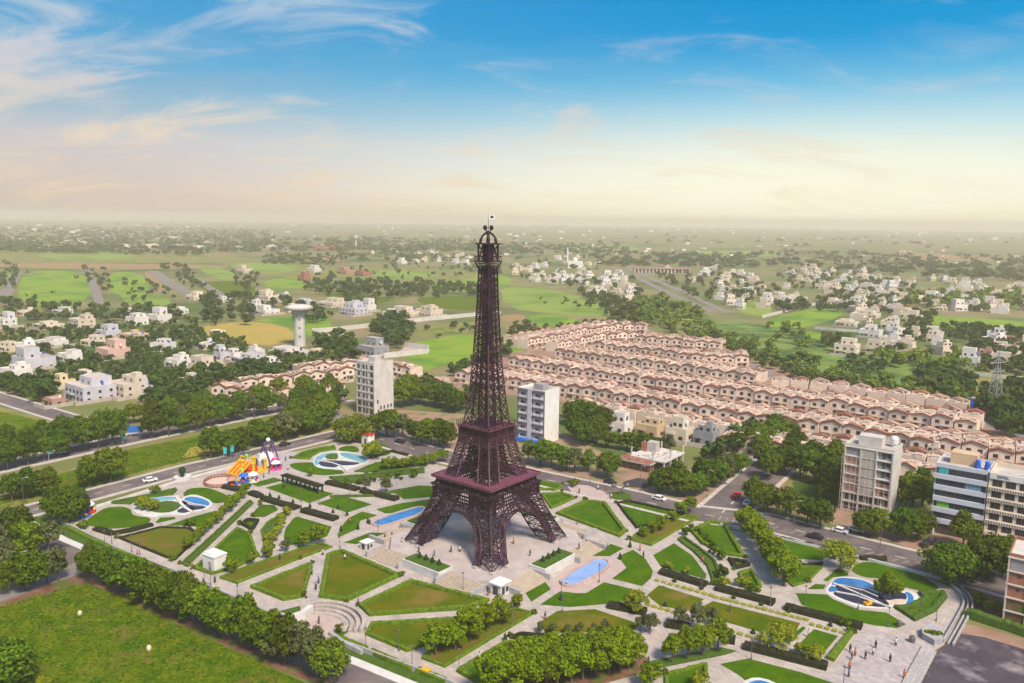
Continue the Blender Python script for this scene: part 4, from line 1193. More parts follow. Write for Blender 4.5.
# belts and second gallery
bl = MB()
for z, hs in ((26.2, 5.35), (28.0, 5.2)): ring_box(bl, hs, .3, z, z + .38)
for k in range(4):
    c, s = math.cos(k * math.pi / 2), math.sin(k * math.pi / 2)
    T = lambda x, d, z: (x * c + d * s, x * s - d * c, z)
    for i in range(9):
        x = -4.9 + 9.8 * i / 8; bl.beam(T(x, 5.2, 26.4), T(x, 5.1, 28.1), .14)
        if i < 8: bl.beam(T(x, 5.2, 26.4), T(x + 1.22, 5.1, 28.1), .12); bl.beam(T(x + 1.22, 5.2, 26.4), T(x, 5.1, 28.1), .12)
bl.build('belt', M['iron_band'], tw)
g2 = MB(); ring_box(g2, 5.1, .25, 28.5, 28.9); ring_box(g2, 4.9, .2, 28.9, 30.2)
for k in range(4):
    c, s = math.cos(k * math.pi / 2), math.sin(k * math.pi / 2)
    T = lambda x, d, z: (x * c + d * s, x * s - d * c, z)
    for i in range(15):
        x = -5.0 + 10 * i / 14; g2.beam(T(x, 5.0, 28.6), T(x, 5.3, 30.3), .14)
        g2.beam(T(x * 1.08, 5.5, 30.6), T(x * 1.08, 5.5, 31.6), .07)
g2.box(0, 0, 30.2, 9.6, 9.6, .1)
for dz in (31.05, 31.6): ring_box(g2, 5.53, .08, dz, dz + .08)
g2.build('second_gallery', M['iron'], tw)
d2 = MB(); ring_box(d2, 5.35, 2.2, 30.32, 30.62); d2.build('second_deck', M['iron_rim'], tw)

# tapering shaft
HSS = [(30.6, 4.25), (34, 3.75), (38, 3.3), (43, 2.85), (48, 2.52), (56, 2.1), (63, 1.8), (70.5, 1.6)]
sh = MB(); zs = [30.6]
while zs[-1] < 69.0: zs.append(zs[-1] + max(1.35, interp(HSS, zs[-1]) * .74))
zs[-1] = 70.4
for sx, sy in ((1, 1), (1, -1), (-1, 1), (-1, -1)):
    for z0, z1 in zip(zs, zs[1:]):
        a, b_ = interp(HSS, z0), interp(HSS, z1); sh.beam((sx * a, sy * a, z0), (sx * b_, sy * b_, z1), .28, None, 1 if z0 < 50 else 0)  # lower corner beams get the highlight colour too
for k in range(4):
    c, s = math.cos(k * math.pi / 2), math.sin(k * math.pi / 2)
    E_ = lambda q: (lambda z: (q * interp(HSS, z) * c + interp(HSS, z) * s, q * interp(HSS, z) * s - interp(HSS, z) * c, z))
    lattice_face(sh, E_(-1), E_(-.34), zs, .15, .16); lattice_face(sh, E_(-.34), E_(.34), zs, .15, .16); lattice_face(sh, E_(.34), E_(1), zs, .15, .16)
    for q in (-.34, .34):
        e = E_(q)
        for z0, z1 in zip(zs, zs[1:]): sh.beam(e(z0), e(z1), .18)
sh.build('shaft', [M['iron'], M['iron_edge_highlight']], tw)
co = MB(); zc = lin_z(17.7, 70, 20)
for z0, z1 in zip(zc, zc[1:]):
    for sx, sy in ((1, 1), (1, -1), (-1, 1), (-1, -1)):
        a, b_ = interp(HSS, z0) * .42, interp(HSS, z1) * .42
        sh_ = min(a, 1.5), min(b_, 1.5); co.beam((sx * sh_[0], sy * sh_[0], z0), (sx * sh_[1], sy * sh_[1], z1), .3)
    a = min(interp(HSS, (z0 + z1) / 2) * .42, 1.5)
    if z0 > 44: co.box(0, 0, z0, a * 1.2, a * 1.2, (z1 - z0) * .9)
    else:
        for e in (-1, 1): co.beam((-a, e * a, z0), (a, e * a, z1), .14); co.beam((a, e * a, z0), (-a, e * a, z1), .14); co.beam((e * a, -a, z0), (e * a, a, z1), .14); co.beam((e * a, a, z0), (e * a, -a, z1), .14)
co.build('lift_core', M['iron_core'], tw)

# cabin, crown ring, arch dome, lamps, flagpole
cb = MB()
for i in range(4):
    z = 69.9 + i * .5; ring_box(cb, 1.65 + i * .26, .25, z, z + .16)
for sx, sy in ((1, 1), (1, -1), (-1, 1), (-1, -1)):
    cb.beam((sx * 1.6, sy * 1.6, 69.6), (sx * 2.4, sy * 2.4, 71.7), .3)
    cb.beam((sx * 1.7, sy * 1.7, 71.6), (sx * 1.7, sy * 1.7, 75.9), .34)
    for i in range(5):
        for u in range(2):
            pass
cb.box(0, 0, 71.45, 4.5, 4.5, .2)
for k in range(4):
    c, s = math.cos(k * math.pi / 2), math.sin(k * math.pi / 2)
    T = lambda x, d, z: (x * c + d * s, x * s - d * c, z)
    for i in range(9): cb.beam(T(-2.35 + 4.7 * i / 8, 2.37, 71.6), T(-2.35 + 4.7 * i / 8, 2.37, 72.8), .09)
    cb.beam(T(-2.4, 2.37, 72.8), T(2.4, 2.37, 72.8), .14)
    cb.beam(T(-1.7, 1.7, 71.7), T(0, 1.7, 75.7), .2); cb.beam(T(1.7, 1.7, 71.7), T(0, 1.7, 75.7), .2)
    cb.beam(T(-1.7, 1.7, 75.7), T(0, 1.7, 73.4), .16); cb.beam(T(1.7, 1.7, 75.7), T(0, 1.7, 73.4), .16)
    cb.beam(T(-1.7, 1.7, 73.7), T(1.7, 1.7, 73.7), .16)
cb.box(0, 0, 71.7, 1.9, 1.9, 4.0)
cb.build('cabin', M['iron'], tw)
rg = MB(); rg.box(0, 0, 75.8, 3.9, 3.9, .22); ring_box(rg, 2.3, .4, 75.72, 75.98); rg.build('crown_ring', M['iron'], tw)
for k in range(2):
    dm = MB(); a = k * math.pi / 2 + math.pi / 4
    pts = [Vector((math.cos(a) * 1.95 * math.cos(t * math.pi / 14), math.sin(a) * 1.95 * math.cos(t * math.pi / 14), 76.0 + 2.55 * math.sin(t * math.pi / 14))) for t in range(15)]
    for p, q in zip(pts, pts[1:]): dm.beam(p, q, .5)
    dm.build('crown_arch', M['iron'], tw)
mt = MB(); mt.tube((0, 0, 75.9), (0, 0, 79.0), .42, .3, 8); mt.lathe(0, 0, [(.3, 78.3), (.8, 78.5), (.7, 78.8), (.2, 79.0)], 10); mt.build('mast', M['iron'], tw)
for s in (-1, 1):
    lm = MB(); a = -TROT; lm.ball((s * .78 * math.cos(a), s * .78 * math.sin(a), 79.75), .54, 9, 0, 1.15); lm.beam((0, 0, 78.6), (s * .78 * math.cos(a), s * .78 * math.sin(a), 79.3), .2)
    lm.build('lamp', M['iron_core'], tw)
fpn = MB(); fpn.tube((0, 0, 78.9), (0, 0, 83.0), .10, .05, 6); fo = fpn.build('flagpole', M['metal'], tw)
fl = MB(); a = -TROT + .3; cc, ss = math.cos(a), math.sin(a); n = 6
vs = []
for i in range(n + 1):
    x = .1 + 1.55 * i / n; yw = .16 * math.sin(i * 1.4)
    for z in (81.9, 82.95): vs.append((x * cc - yw * ss, x * ss + yw * cc, z - .1 * i / n))
fl.add(vs, [(2 * i, 2 * i + 2, 2 * i + 3, 2 * i + 1) for i in range(n)], 0)
vs2 = []
for i in range(n + 1):
    x = .45 + .9 * i / n; yw = .16 * math.sin((x - .1) / 1.55 * n * 1.4) - .02
    for z in (82.15, 82.65): vs2.append((x * cc - yw * ss, x * ss + yw * cc, z - .05))
fl.add(vs2, [(2 * i, 2 * i + 2, 2 * i + 3, 2 * i + 1) for i in range(n)], 1)
fl.build('flag', [M['white'], M['iron_core']], fo)
for ob in tw.children_recursive: pass
tw.scale = (1.01, 1.01, 1.018)
# ------------------------------------------------------------------ tall blocks
class Face:
    """a vertical wall plane: u along, z up, n outward"""
    def __init__(s, ox, oy, ang, w): s.o = (ox, oy); s.d = (math.cos(ang), math.sin(ang)); s.n = (s.d[1], -s.d[0]); s.w = w
    def p(s, u, z, out=0.0): return (s.o[0] + s.d[0] * u + s.n[0] * out, s.o[1] + s.d[1] * u + s.n[1] * out, z)
    def slab(s, m, u0, u1, z0, z1, o0, o1, mi=0):
        v = [s.p(u0, z0, o0), s.p(u1, z0, o0), s.p(u1, z0, o1), s.p(u0, z0, o1), s.p(u0, z1, o0), s.p(u1, z1, o0), s.p(u1, z1, o1), s.p(u0, z1, o1)]
        m.add(v, [(0, 1, 2, 3), (7, 6, 5, 4), (4, 5, 1, 0), (5, 6, 2, 1), (6, 7, 3, 2), (7, 4, 0, 3)], mi)


def window(par, f, u0, u1, z0, z1, frame='concrete', glass='glass', name='window', fw=.09, mullion=True):
    m = MB(); f.slab(m, u0, u1, z0, z1, -.02, .05)
    wo = m.build(name, M[frame], par)
    m = MB()
    if mullion:
        um = (u0 + u1) / 2
        f.slab(m, u0 + fw, um - fw / 2, z0 + fw, z1 - fw, .03, .055); f.slab(m, um + fw / 2, u1 - fw, z0 + fw, z1 - fw, .03, .055)
    else: f.slab(m, u0 + fw, u1 - fw, z0 + fw, z1 - fw, .03, .055)
    m.build('pane', M[glass], wo)
    return wo


def opening(par, f, u0, u1, z0, z1, m_='recess', name='window'):
    m = MB(); f.slab(m, u0, u1, z0, z1, -.01, .03)
    return m.build(name, M[m_], par)


GL, GRr = math.radians(180 - 37), math.radians(53)


def block_faces(px, py, wl, wr):
    """front corner on the ground, left face and right face of a block on the street grid (camera side corner)"""
    x, y = g(px, py)
    lx, ly = x + math.cos(GL) * wl, y + math.sin(GL) * wl
    return (x, y), Face(lx, ly, GL + math.pi, wl), Face(x, y, GRr, wr), (x + math.cos(GL) * wl / 2 + math.cos(GRr) * wr / 2, y + math.sin(GL) * wl / 2 + math.sin(GRr) * wr / 2)


def body(par, c, wl, wr, h, m, z0=0, name='wall', parapet=.9, roof='concrete'):
    b = MB(); b.box(c[0], c[1], z0, wl, wr, h, GL); w = b.build(name, M[m], par)
    if parapet:
        b = MB(); t = .22
        for k, (dx, dy, sx, sy) in enumerate(((0, wr / 2 - t / 2, wl, t), (0, -wr / 2 + t / 2, wl, t), (wl / 2 - t / 2, 0, t, wr - 2 * t), (-wl / 2 + t / 2, 0, t, wr - 2 * t))):
            cx, cy = math.cos(GL), math.sin(GL)
            b.box(c[0] + dx * cx - dy * cy, c[1] + dx * cy + dy * cx, z0 + h, sx, sy, parapet, GL)
        b.build('parapet', M[m], par)
        b = MB(); b.box(c[0], c[1], z0 + h, wl - .46, wr - .46, .12, GL); b.build('roof', M[roof], par)
    return w


# A: unfinished seven storey concrete block
bo = empty('apartment_block'); tag(bo, 'raw concrete seven storey block with empty windows left of the tower', 'building')
cor, fl_, fr_, cen = block_faces(374.5, 417, 11.0, 11.5)
landmark('raw concrete block left of the tower', *cen)
body(bo, cen, 11.0, 11.5, 22.6, 'concrete_pale')
for k in range(7):
    z = .5 + 3.2 * k
    if k < 2:
        for i in range(4): opening(bo, fl_, .7 + i * 2.5, 2.8 + i * 2.5, z + .3, z + 2.5)
    else:
        for i in range(4): opening(bo, fl_, .9 + i * 2.6, 2.2 + i * 2.6 + (.4 if i % 2 else 0), z + .7, z + 2.5)
    m = MB(); fl_.slab(m, 0, 11, z - .25, z + .05, .0, .22); m.build('floor_slab', M['concrete'], bo)
for i in range(4): m = MB(); fl_.slab(m, i * 3.55, i * 3.55 + .35, 0, 22.6, 0, .16); m.build('column', M['concrete'], bo)
for u, z in ((1.6, 5.5), (3.4, 2.6), (5.4, 2.6), (7.6, 2.6), (2.0, 1.2), (9.5, 2.6)): opening(bo, fr_, u, u + .9, z, z + 1.7)
b = MB(); b.box(cen[0], cen[1], 22.7, 4, 4, 2.6, GL); b.build('stair_head', M['concrete'], bo)

# B: grey and white apartment block
bo = empty('apartment_block'); tag(bo, 'slim apartment block with blank white side wall and grey balcony front', 'building')
cor, fl_, fr_, cen = block_faces(544, 445, 12.6, 9.8)
landmark('apartment block with the blank white side', *cen)
body(bo, cen, 12.6, 9.8, 20.0, 'white', roof='concrete')
for u0, u1 in ((0, 5.0), (7.0, 12.6)):
    m = MB(); fl_.slab(m, u0, u1, .2, 20.6, 0, .25); m.build('front_panel', M['dark_frame'], bo)
m = MB(); fl_.slab(m, 5.0, 7.0, .2, 21.0, 0, .7); m.build('pilaster', M['lilac_wall'], bo)
for k in range(6):
    z = 1.2 + 3.25 * k
    for u0, u1 in ((.5, 4.7), (7.4, 12.2)):
        m = MB(); fl_.slab(m, u0, u1, z, z + 2.1, .26, .31); wo = m.build('window', M['lilac_wall'], bo)
        m = MB(); fl_.slab(m, u0 + 1.1, u0 + 2.6, z + .75, z + 1.8, .3, .335); fl_.slab(m, u0 + 2.75, u0 + 3.3, z + .3, z + 1.8, .3, .335); m.build('pane', M['glass_blue'], wo)
        m = MB(); fl_.slab(m, u0 + .1, u1 - .1, z - .12, z + .5, .3, .75); m.build('balcony', M['lilac_wall'], bo)
        m = MB(); fl_.slab(m, u0 - .3, u1 + .3, z + 2.2, z + 2.9, .25, .8); m.build('ledge', M['dark_frame'], bo)
m = MB(); fl_.slab(m, 1.2, 10.5, .3, 1.6, .3, 2.6); m.build('awning', M['blue_sign'], bo)
b = MB(); b.box(cen[0] + 1, cen[1], 20.1, 4.5, 4, 2.3, GL); b.build('stair_head', M['concrete_grey'], bo)

# C: unfinished scaffolded block
bo = empty('apartment_block'); tag(bo, 'pale unfinished block with scaffolding and a white roof tank', 'building')
cor, fl_, fr_, cen = block_faces(889, 519, 13.6, 10.5)
landmark('unfinished scaffolded block', *cen)
body(bo, cen, 13.6, 10.5, 19.6, 'concrete_pale')
for k in range(7):
    z = .3 + 2.78 * k
    m = MB(); fl_.slab(m, 0, 13.6, z + 2.5, z + 2.78, 0, .5); m.build('floor_slab', M['concrete_pale'], bo)
    if k < 2:
        for i in range(6): opening(bo, fl_, .5 + i * 2.15, 2.2 + i * 2.15, z + .2, z + 2.2)
    else:
        m = MB(); fl_.slab(m, .5, 4.4, z + .3, z + 2.3, .01, .05); m.build('bay', M['brick_pink' if k < 6 else 'concrete_grey'], bo)
        m = MB(); fl_.slab(m, 4.8, 8.8, z + .1, z + 2.4, .01, .35); m.build('bay', M['concrete'], bo)
        opening(bo, fl_, 9.4, 12.9, z + .3, z + 2.3, 'brick_pink' if k in (2, 3) else 'concrete_grey', 'bay')
        opening(bo, fl_, 10.4, 11.5, z + .4, z + 2.2, 'recess', 'window'); 
        m = MB(); fl_.slab(m, 11.7, 12.8, z + .9, z + 2.2, .03, .06); m.build('window', M['glass'], bo)
for i in range(4): m = MB(); fl_.slab(m, (0, 4.45, 8.85, 13.25)[i], (0, 4.45, 8.85, 13.25)[i] + .35, 0, 19.6, 0, .55); m.build('column', M['concrete_pale'], bo)
b = MB()
for i in range(11):
    b.beam(fl_.p(-.2 + i * 1.35, 0, 1.6), fl_.p(-.2 + i * 1.35, 17.5 - (i > 6) * 8, 1.6), .08)
for k in range(8): b.beam(fl_.p(-.2, 1.8 + k * 2.1, 1.6), fl_.p(13.4 if k < 5 else 8, 1.8 + k * 2.1, 1.6), .07)
b.build('scaffolding', M['sand'], bo)
b = MB(); b.box(cen[0] - .5, cen[1] + .4, 19.7, 6.5, 4.2, 3.0, GL); hd = b.build('stair_head', M['concrete_pale'], bo)
f2 = Face(cen[0] - .5 + math.cos(GL) * 3.25 + math.sin(GL) * 2.1, cen[1] + .4 + math.sin(GL) * 3.25 - math.cos(GL) * 2.1, GL + math.pi, 6.5)
m = MB(); f2.slab(m, 1, 2, 20.2, 22.2, 4.2 - 4.19, .05 ); f2.slab(m, 3.2, 4.5, 20.8, 22.2, .01, .05); m.build('opening', M['recess'], hd)
b = MB(); x, y, _ = fr_.p(7.5, 0, -1.8); b.lathe(x, y, [(1.1, 20.6), (1.2, 22.2), (.9, 22.8), (.2, 23.0)], 14); b.tube((x, y, 19.7), (x, y, 20.6), .8, .8, 8); b.build('water_tank', M['white'], bo)

# D: blue grey office, E: white office with the lettering
dl = g(930, 532); dirD = (math.cos(GL + math.pi), math.sin(GL + math.pi))
fD = Face(dl[0], dl[1], GL + math.pi, 12.6)
bo = empty('office_block'); tag(bo, 'blue grey office block with dark ribbon windows', 'building')
cen = fD.p(6.3, 0, -6.0); landmark('blue grey office block', cen[0], cen[1])
body(bo, cen[:2], 12.6, 12.0, 19.4, 'office_blue', parapet=.7)
for k in range(5):
    z = 3.6 + 3.15 * k
    m = MB(); fD.slab(m, .3, 12.3, z + 1.05, z + 2.75, .01, .06); wo = m.build('ribbon_window', M['glass_blue'], bo)
    m = MB()
    for i in range(13): fD.slab(m, .3 + i * 1.0 - .03, .3 + i * 1.0 + .03, z + 1.05, z + 2.75, .05, .1)
    fD.slab(m, .3, 12.3, z + 2.7, z + 2.78, .05, .12); m.build('frame', M['dark_frame'], wo)
    if k in (1, 3): m = MB(); fD.slab(m, (1.0 if k == 1 else 7.5), (4.0 if k == 1 else 11.2), z + 1.15, z + 2.65, .05, .085); m.build('blind', M['toy_green' if k == 1 else 'pool_pale'], wo)
    if k == 4: m = MB(); fD.slab(m, .8, 3.2, z + 1.2, z + 2.6, .05, .085); m.build('blind', M['teal'], wo)
    m = MB(); fD.slab(m, -.05, 12.65, z - .35, z + 1.0, 0, .5); m.build('band', M['office_blue'], bo)
opening(bo, fD, 1.0, 11.6, .2, 3.0, 'recess', 'entrance')
m = MB(); fD.slab(m, -.2, 1.0, .0, 3.3, 0, 1.6); m.build('column', M['office_blue'], bo)
b = MB(); b.box(cen[0], cen[1] + .5, 19.5, 6.5, 4.5, 3.2, GL); hd = b.build('stair_head', M['tan_wall'], bo)
f2 = Face(cen[0] + math.cos(GL) * 3.25 + math.sin(GL) * 2.25, cen[1] + .5 + math.sin(GL) * 3.25 - math.cos(GL) * 2.25, GL + math.pi, 6.5)
m = MB(); f2.slab(m, 1.2, 2.4, 20.1, 22, .01, .05); m.build('door', M['brick'], hd)
m = MB(); f2.slab(m, 3.3, 4.3, 19.8, 22, .01, .05); m.build('door', M['soil'], hd)
for i, u in enumerate((9.6, 11.9)):
    x, y, _ = fD.p(u, 0, -3.5 + i * .3); b = MB(); b.lathe(x, y, [(.55, 20.6), (.65, 20.8), (.65, 21.6), (.4, 21.9), (.15, 21.95)], 14); b.box(x, y, 19.5, 1.1, 1.1, 1.1)
    tag(b.build('water_tank', M['blue_plastic']), ['left blue water tank on the office roof', 'right blue water tank on the office roof'][i], 'tank')

eo = fD.p(12.9, 0, .6); fE = Face(eo[0], eo[1], GL + math.pi, 22)
bo = empty('office_block'); tag(bo, 'white office block with window grid and dark lettering on its parapet', 'building')
cen = fE.p(11, 0, -6.5); landmark('white lettered office block', cen[0], cen[1])
body(bo, cen[:2], 22, 13.0, 18.6, 'villa_cream', parapet=1.4)
for k in range(5):
    z = 3.3 + 3.05 * k
    for i in range(7):
        u = .9 + i * 3.1
        window(bo, fE, u, u + 2.3, z + 1.0, z + 2.75, 'dark_frame', 'glass')
    m = MB(); fE.slab(m, 0, 22, z - .25, z + .7, .0, .35); m.build('band', M['villa_cream'], bo)
    if k > 0:
        m = MB()
        for i in range(36): fE.slab(m, .3 + i * .6, .55 + i * .6, z - .1, z + .55, .35, .4)
        m.build('screen_pattern', M['dark_frame'], bo)
m = MB(); fE.slab(m, .8, 21, 1.9, 3.0, .01, .06); m.build('ribbon_window', M['glass_blue'], bo)
m = MB(); fE.slab(m, .8, 21, .1, 1.7, .01, .06); m.build('shop_front', M['recess'], bo)
m = MB(); fE.slab(m, .2, 21.8, 18.5, 20.1, .01, .30); sg = m.build('sign_board', M['white'], bo)
def lettering(par, txt, f, u, z, size, m):
    c = bpy.data.curves.new('lettering', 'FONT'); c.body = txt; c.size = size; c.extrude = .03
    c.materials.append(M[m]); tmp = bpy.data.objects.new('lettering', c)
    o = link('lettering', bpy.data.meshes.new_from_object(tmp), par); bpy.data.objects.remove(tmp)
    d = Vector((f.d[0], f.d[1], 0)); n = Vector((f.n[0], f.n[1], 0)); upv = Vector((0, 0, 1))
    mw = Matrix.Identity(4)
    for i in range(3): mw[i][0], mw[i][1], mw[i][2] = d[i], upv[i], n[i]
    p_ = f.p(u, z, .34); mw.translation = p_
    o.matrix_world = mw
    return o
lettering(sg, 'EIFFEL', fE, 1.9, 18.9, 1.05, 'dark_frame')
lettering(sg, 'HOTEL', fE, 7.9, 18.9, 1.05, 'dark_frame')
b = MB(); n = 12
pts = [fE.p(6.0 + 12 * i / n, 20.15 + 1.3 * math.sin(math.pi * i / n), -.2) for i in range(n + 1)]
for p_, q_ in zip(pts, pts[1:]): b.beam(p_, q_, .5, .4)
b.build('roof_arch', M['white'], bo)

# brick building at the right frame edge
bx = g(1002, 622); fB = Face(bx[0], bx[1], GL + math.pi, 16)
bo = empty('apartment_block'); tag(bo, 'open fronted red brick building at the right edge', 'building')
cen = fB.p(8, 0, -6); landmark('red brick building', cen[0], cen[1])
body(bo, cen[:2], 16, 12, 15.0, 'brick', parapet=.8, roof='concrete_pale')
for k in range(5):
    z = 3.0 * k
    m = MB(); fB.slab(m, -.1, 16, z + 2.75, z + 3.05, 0, .35); m.build('floor_slab', M['concrete_pale'], bo)
    if k in (0, 1): opening(bo, fB, .5, 15.5, z + .1, z + 2.7, 'soil', 'bay'); 
    elif k == 4: opening(bo, fB, .5, 15.5, z + .2, z + 2.7, 'concrete_grey', 'bay')
    else:
        for i in range(4): opening(bo, fB, 1.9 + i * 3.6, 2.6 + i * 3.6, z + 1.6, z + 2.2)
for i in range(5): m = MB(); fB.slab(m, i * 3.9, i * 3.9 + .3, 0, 15, 0, .3); m.build('column', M['concrete_pale'], bo)
b = MB(); b.box(cen[0], cen[1], 15.2, 5, 4, 2.4, GL); b.build('stair_head', M['villa_cream'], bo)

# concrete skeleton under construction and the shuttered slab beside it
bo = empty('building_skeleton'); tag(bo, 'concrete frame under construction with bare columns above its slab', 'building site')
cor, fl_, fr_, cen = block_faces(664, 473, 13, 15)
landmark('concrete frame under construction', *cen)
for z in (3.4,): 
    b = MB(); b.box(cen[0], cen[1], z, 13.6, 15.6, .5, GL); b.build('floor_slab', M['concrete_pale'], bo)
cx_, sx_ = math.cos(GL), math.sin(GL)
for i in range(4):
    for j in range(4):
        a, c = -6.3 + i * 4.2, -7.3 + j * 4.87
        x, y = cen[0] + a * cx_ - c * sx_, cen[1] + a * sx_ + c * cx_
        b = MB(); b.box(x, y, 0, .45, .45, 3.4, GL); edge_ = i in (0, 3) or j in (0, 3)
        if edge_ and (i + j) % 2 == 0: b.box(x, y, 3.9, .4, .4, 2.6 + .5 * (i % 2), GL)
        b.build('column', M['concrete_pale'], bo)
b = MB(); b.box(cen[0], cen[1], .1, 11.5, 13, 3.2, GL); b.build('infill', M['recess'], bo)
b = MB(); b.box(cen[0] - 1, cen[1] + 3, 3.9, 3.4, 3.0, 3.6, GL); b.build('stair_core', M['concrete'], bo)
b = MB(); b.box(cen[0] - 4.2, cen[1] + 3.2, 3.9, 2.2, .4, 3.2, GL); b.build('wall', M['brick'], bo)
b = MB(); rr = random.Random(3)
for i in range(26):
    a, c = rr.uniform(-5.5, 5.5), rr.uniform(-6.5, 6.5)
    b.box(cen[0] + a * cx_ - c * sx_, cen[1] + a * sx_ + c * cx_, 3.9, rr.uniform(.4, 1.6), rr.uniform(.2, .9), rr.uniform(.1, .6), rr.uniform(0, 3))
b.build('rubble', M['step_stone'], bo)['kind'] = 'stuff'
bo = empty('shuttered_slab'); tag(bo, 'reddish shuttered slab on timber props beside the concrete frame', 'building site')
cor, fl_, fr_, cen = block_faces(650, 474, 13, 8)
b = MB(); b.box(cen[0], cen[1], 2.7, 13, 8, .45, GL); b.build('floor_slab', M['concrete'], bo)
b = MB(); b.box(cen[0], cen[1], 3.15, 12.4, 7.4, .2, GL)
for i in range(40):
    a, c = rr.uniform(-6, 6), rr.uniform(-3.5, 3.5)
    b.box(cen[0] + a * cx_ - c * sx_, cen[1] + a * sx_ + c * cx_, 3.3, rr.uniform(.3, 1.8), rr.uniform(.15, .4), rr.uniform(.1, .35), rr.uniform(0, 3))
b.build('formwork', M['brick'], bo)
b = MB()
for i in range(14):
    for j in range(2):
        p0 = fl_.p(.4 + i * .94, 0, -.3 - j * 3); b.beam(p0, (p0[0] + rr.uniform(-.3, .3), p0[1], 2.7), .16)
b.build('props', M['bark'], bo)
b = MB(); b.box(cen[0], cen[1], 0, 11, 5.5, 2.6, GL); b.build('infill', M['soil'], bo)
# tarpaulin shed and dark gravel heap next to the site
x, y = g(637, 462)
o = empty('shed', (x, y, 0), GL); tag(o, 'small red shed with pale tin roof on the building plot', 'shed')
b = MB(); b.box(0, 0, 0, 4.5, 4, 2.6); b.build('wall', M['brick_pink'], o)
b = MB(); b.box(0, 0, 2.62, 5.4, 4.8, .18); b.build('roof', M['white'], o)
b = MB(); b.box(.5, -2.03, 0, 1, .06, 2); b.build('door', M['recess'], o)
b = MB(); hp = P([(622, 482), (636, 479), (650, 480), (657, 484), (650, 488), (634, 488), (624, 486)]); n = len(hp); c_ = (sum(p[0] for p in hp) / n, sum(p[1] for p in hp) / n)
hp = smooth(hp, 1); n = len(hp)
vs = [(x, y, 0.05) for x, y in hp] + [((x * .6 + c_[0] * .4), (y * .6 + c_[1] * .4), .9 + .2 * math.sin(i)) for i, (x, y) in enumerate(hp)] + [(c_[0], c_[1], 1.3)]
if area(hp) < 0: pass
b.add(vs, [(i, (i + 1) % n, n + (i + 1) % n, n + i) for i in range(n)] + [(n + i, n + (i + 1) % n, 2 * n) for i in range(n)])
tag(b.build('gravel_heap', M['gravel_dark']), 'long black heap of gravel by the road kerb', 'gravel heap')
# ------------------------------------------------------------------ the gabled estate
def row_house_mesh_parts(seed):
    """front faces -y at y=0, lot 8.4 wide, 11.5 deep"""
    r = random.Random(seed); W, D = 8.34, 9.6
    wall, trim, roof, wins, door, low = MB(), MB(), MB(), [], MB(), MB(); GD = 2.2
    flip = -1 if seed % 2 else 1
    ax = flip * .9                                     # gable apex off centre
    ze, za = 5.9, 7.2 + r.uniform(-.2, .2)
    # body behind the gable, gable wall with its own small pitched roof
    wall.box(0, GD + (D - GD) / 2, 0, W, D - GD, 5.6)
    gp = [(-W / 2, 0), (W / 2, 0), (W / 2, ze), (ax, za), (-W / 2, ze)]
    vs = [(x, 0, z) for x, z in gp] + [(x, GD, z) for x, z in gp]
    wall.add(vs, [(0, 1, 2, 3, 4), (1, 6, 7, 2), (0, 4, 9, 5)])
    t = .14
    for a, c in (((-W / 2 - .0, ze), (ax, za)), ((ax, za), (W / 2, ze))):
        roof.add([(a[0], -.35, a[1] + t), (c[0], -.35, c[1] + t), (c[0], GD + .3, c[1] + t), (a[0], GD + .3, a[1] + t)], [(0, 1, 2, 3)])
        roof.add([(a[0], -.35, a[1] - .1), (a[0], GD + .3, a[1] - .1), (c[0], GD + .3, c[1] - .1), (c[0], -.35, c[1] - .1)], [(0, 1, 2, 3)])
        trim.beam((a[0], -.36, a[1] + .03), (c[0], -.36, c[1] + .04), .2, .46)
    roof.add([(-W / 2, GD + .3, ze + t), (ax, GD + .3, za + t), (W / 2, GD + .3, ze + t)], [(2, 1, 0)])
    # flat roof clutter: parapets, stair head, tanks
    for x, y, sx, sy in ((-W / 2 + .12, 5.8, .22, D - 3.9), (W / 2 - .12, 5.8, .22, D - 3.9), (0, D - .12, W - .5, .22)): wall.box(x, y, 5.6, sx, sy, .5)
    mh = r.choice((.9, 1.3, 1.7, .8)); wall.box(flip * 1.9, 7.2, 5.6, 2.6, 2.6, mh); roof.box(flip * 1.9, 7.2, 5.6 + mh, 2.8, 2.8, .14, 0, 1)
    roof.box(0, 5.9, 5.6, W - .6, D - 4.0, .06, 0, 1)
    roof.box(-flip * 2.2, 5.2, 5.66, 1.1, 1.1, .9, 0, 1)
    for q in range(4): roof.box(r.uniform(-3, 3), r.uniform(3.6, 8.8), 5.66, r.uniform(.4, 1.4), r.uniform(.4, 1.2), r.uniform(.3, 1.0), r.uniform(0, 1.5), 1)
    door.box(-flip * 2.6, 4.2, 5.66, 1.0, 1.0, .8)
    # openings
    for x in (-1.9, 1.9):
        m = MB(); m.box(x, -.03, 3.35, 1.55, .12, 1.35); wins.append(m)
    door.box(-flip * 1.7, -.02, 0, 1.2, .1, 2.2); door.box(flip * 1.6, -.02, .8, 1.7, .1, 1.3)
    # porch roof, front yard walls, gate gap
    low.box(-flip * 1.5, -1.3, 2.55, 3.9, 2.5, .22); low.box(-flip * 3.2, -2.4, 0, .3, .3, 2.55); low.box(flip * .2, -2.4, 0, .3, .3, 2.55)
    low.box(-W / 2 + .1, -2.6, 0, .18, 5.0, 1.5); low.box(flip * 1.5, -5.1, 0, W - 3.2, .18, 1.5)
    low.box(-flip * 1.5, -2.5, 2.76, 4.0, .3, .3)
    return wall, trim, roof, wins, door, low


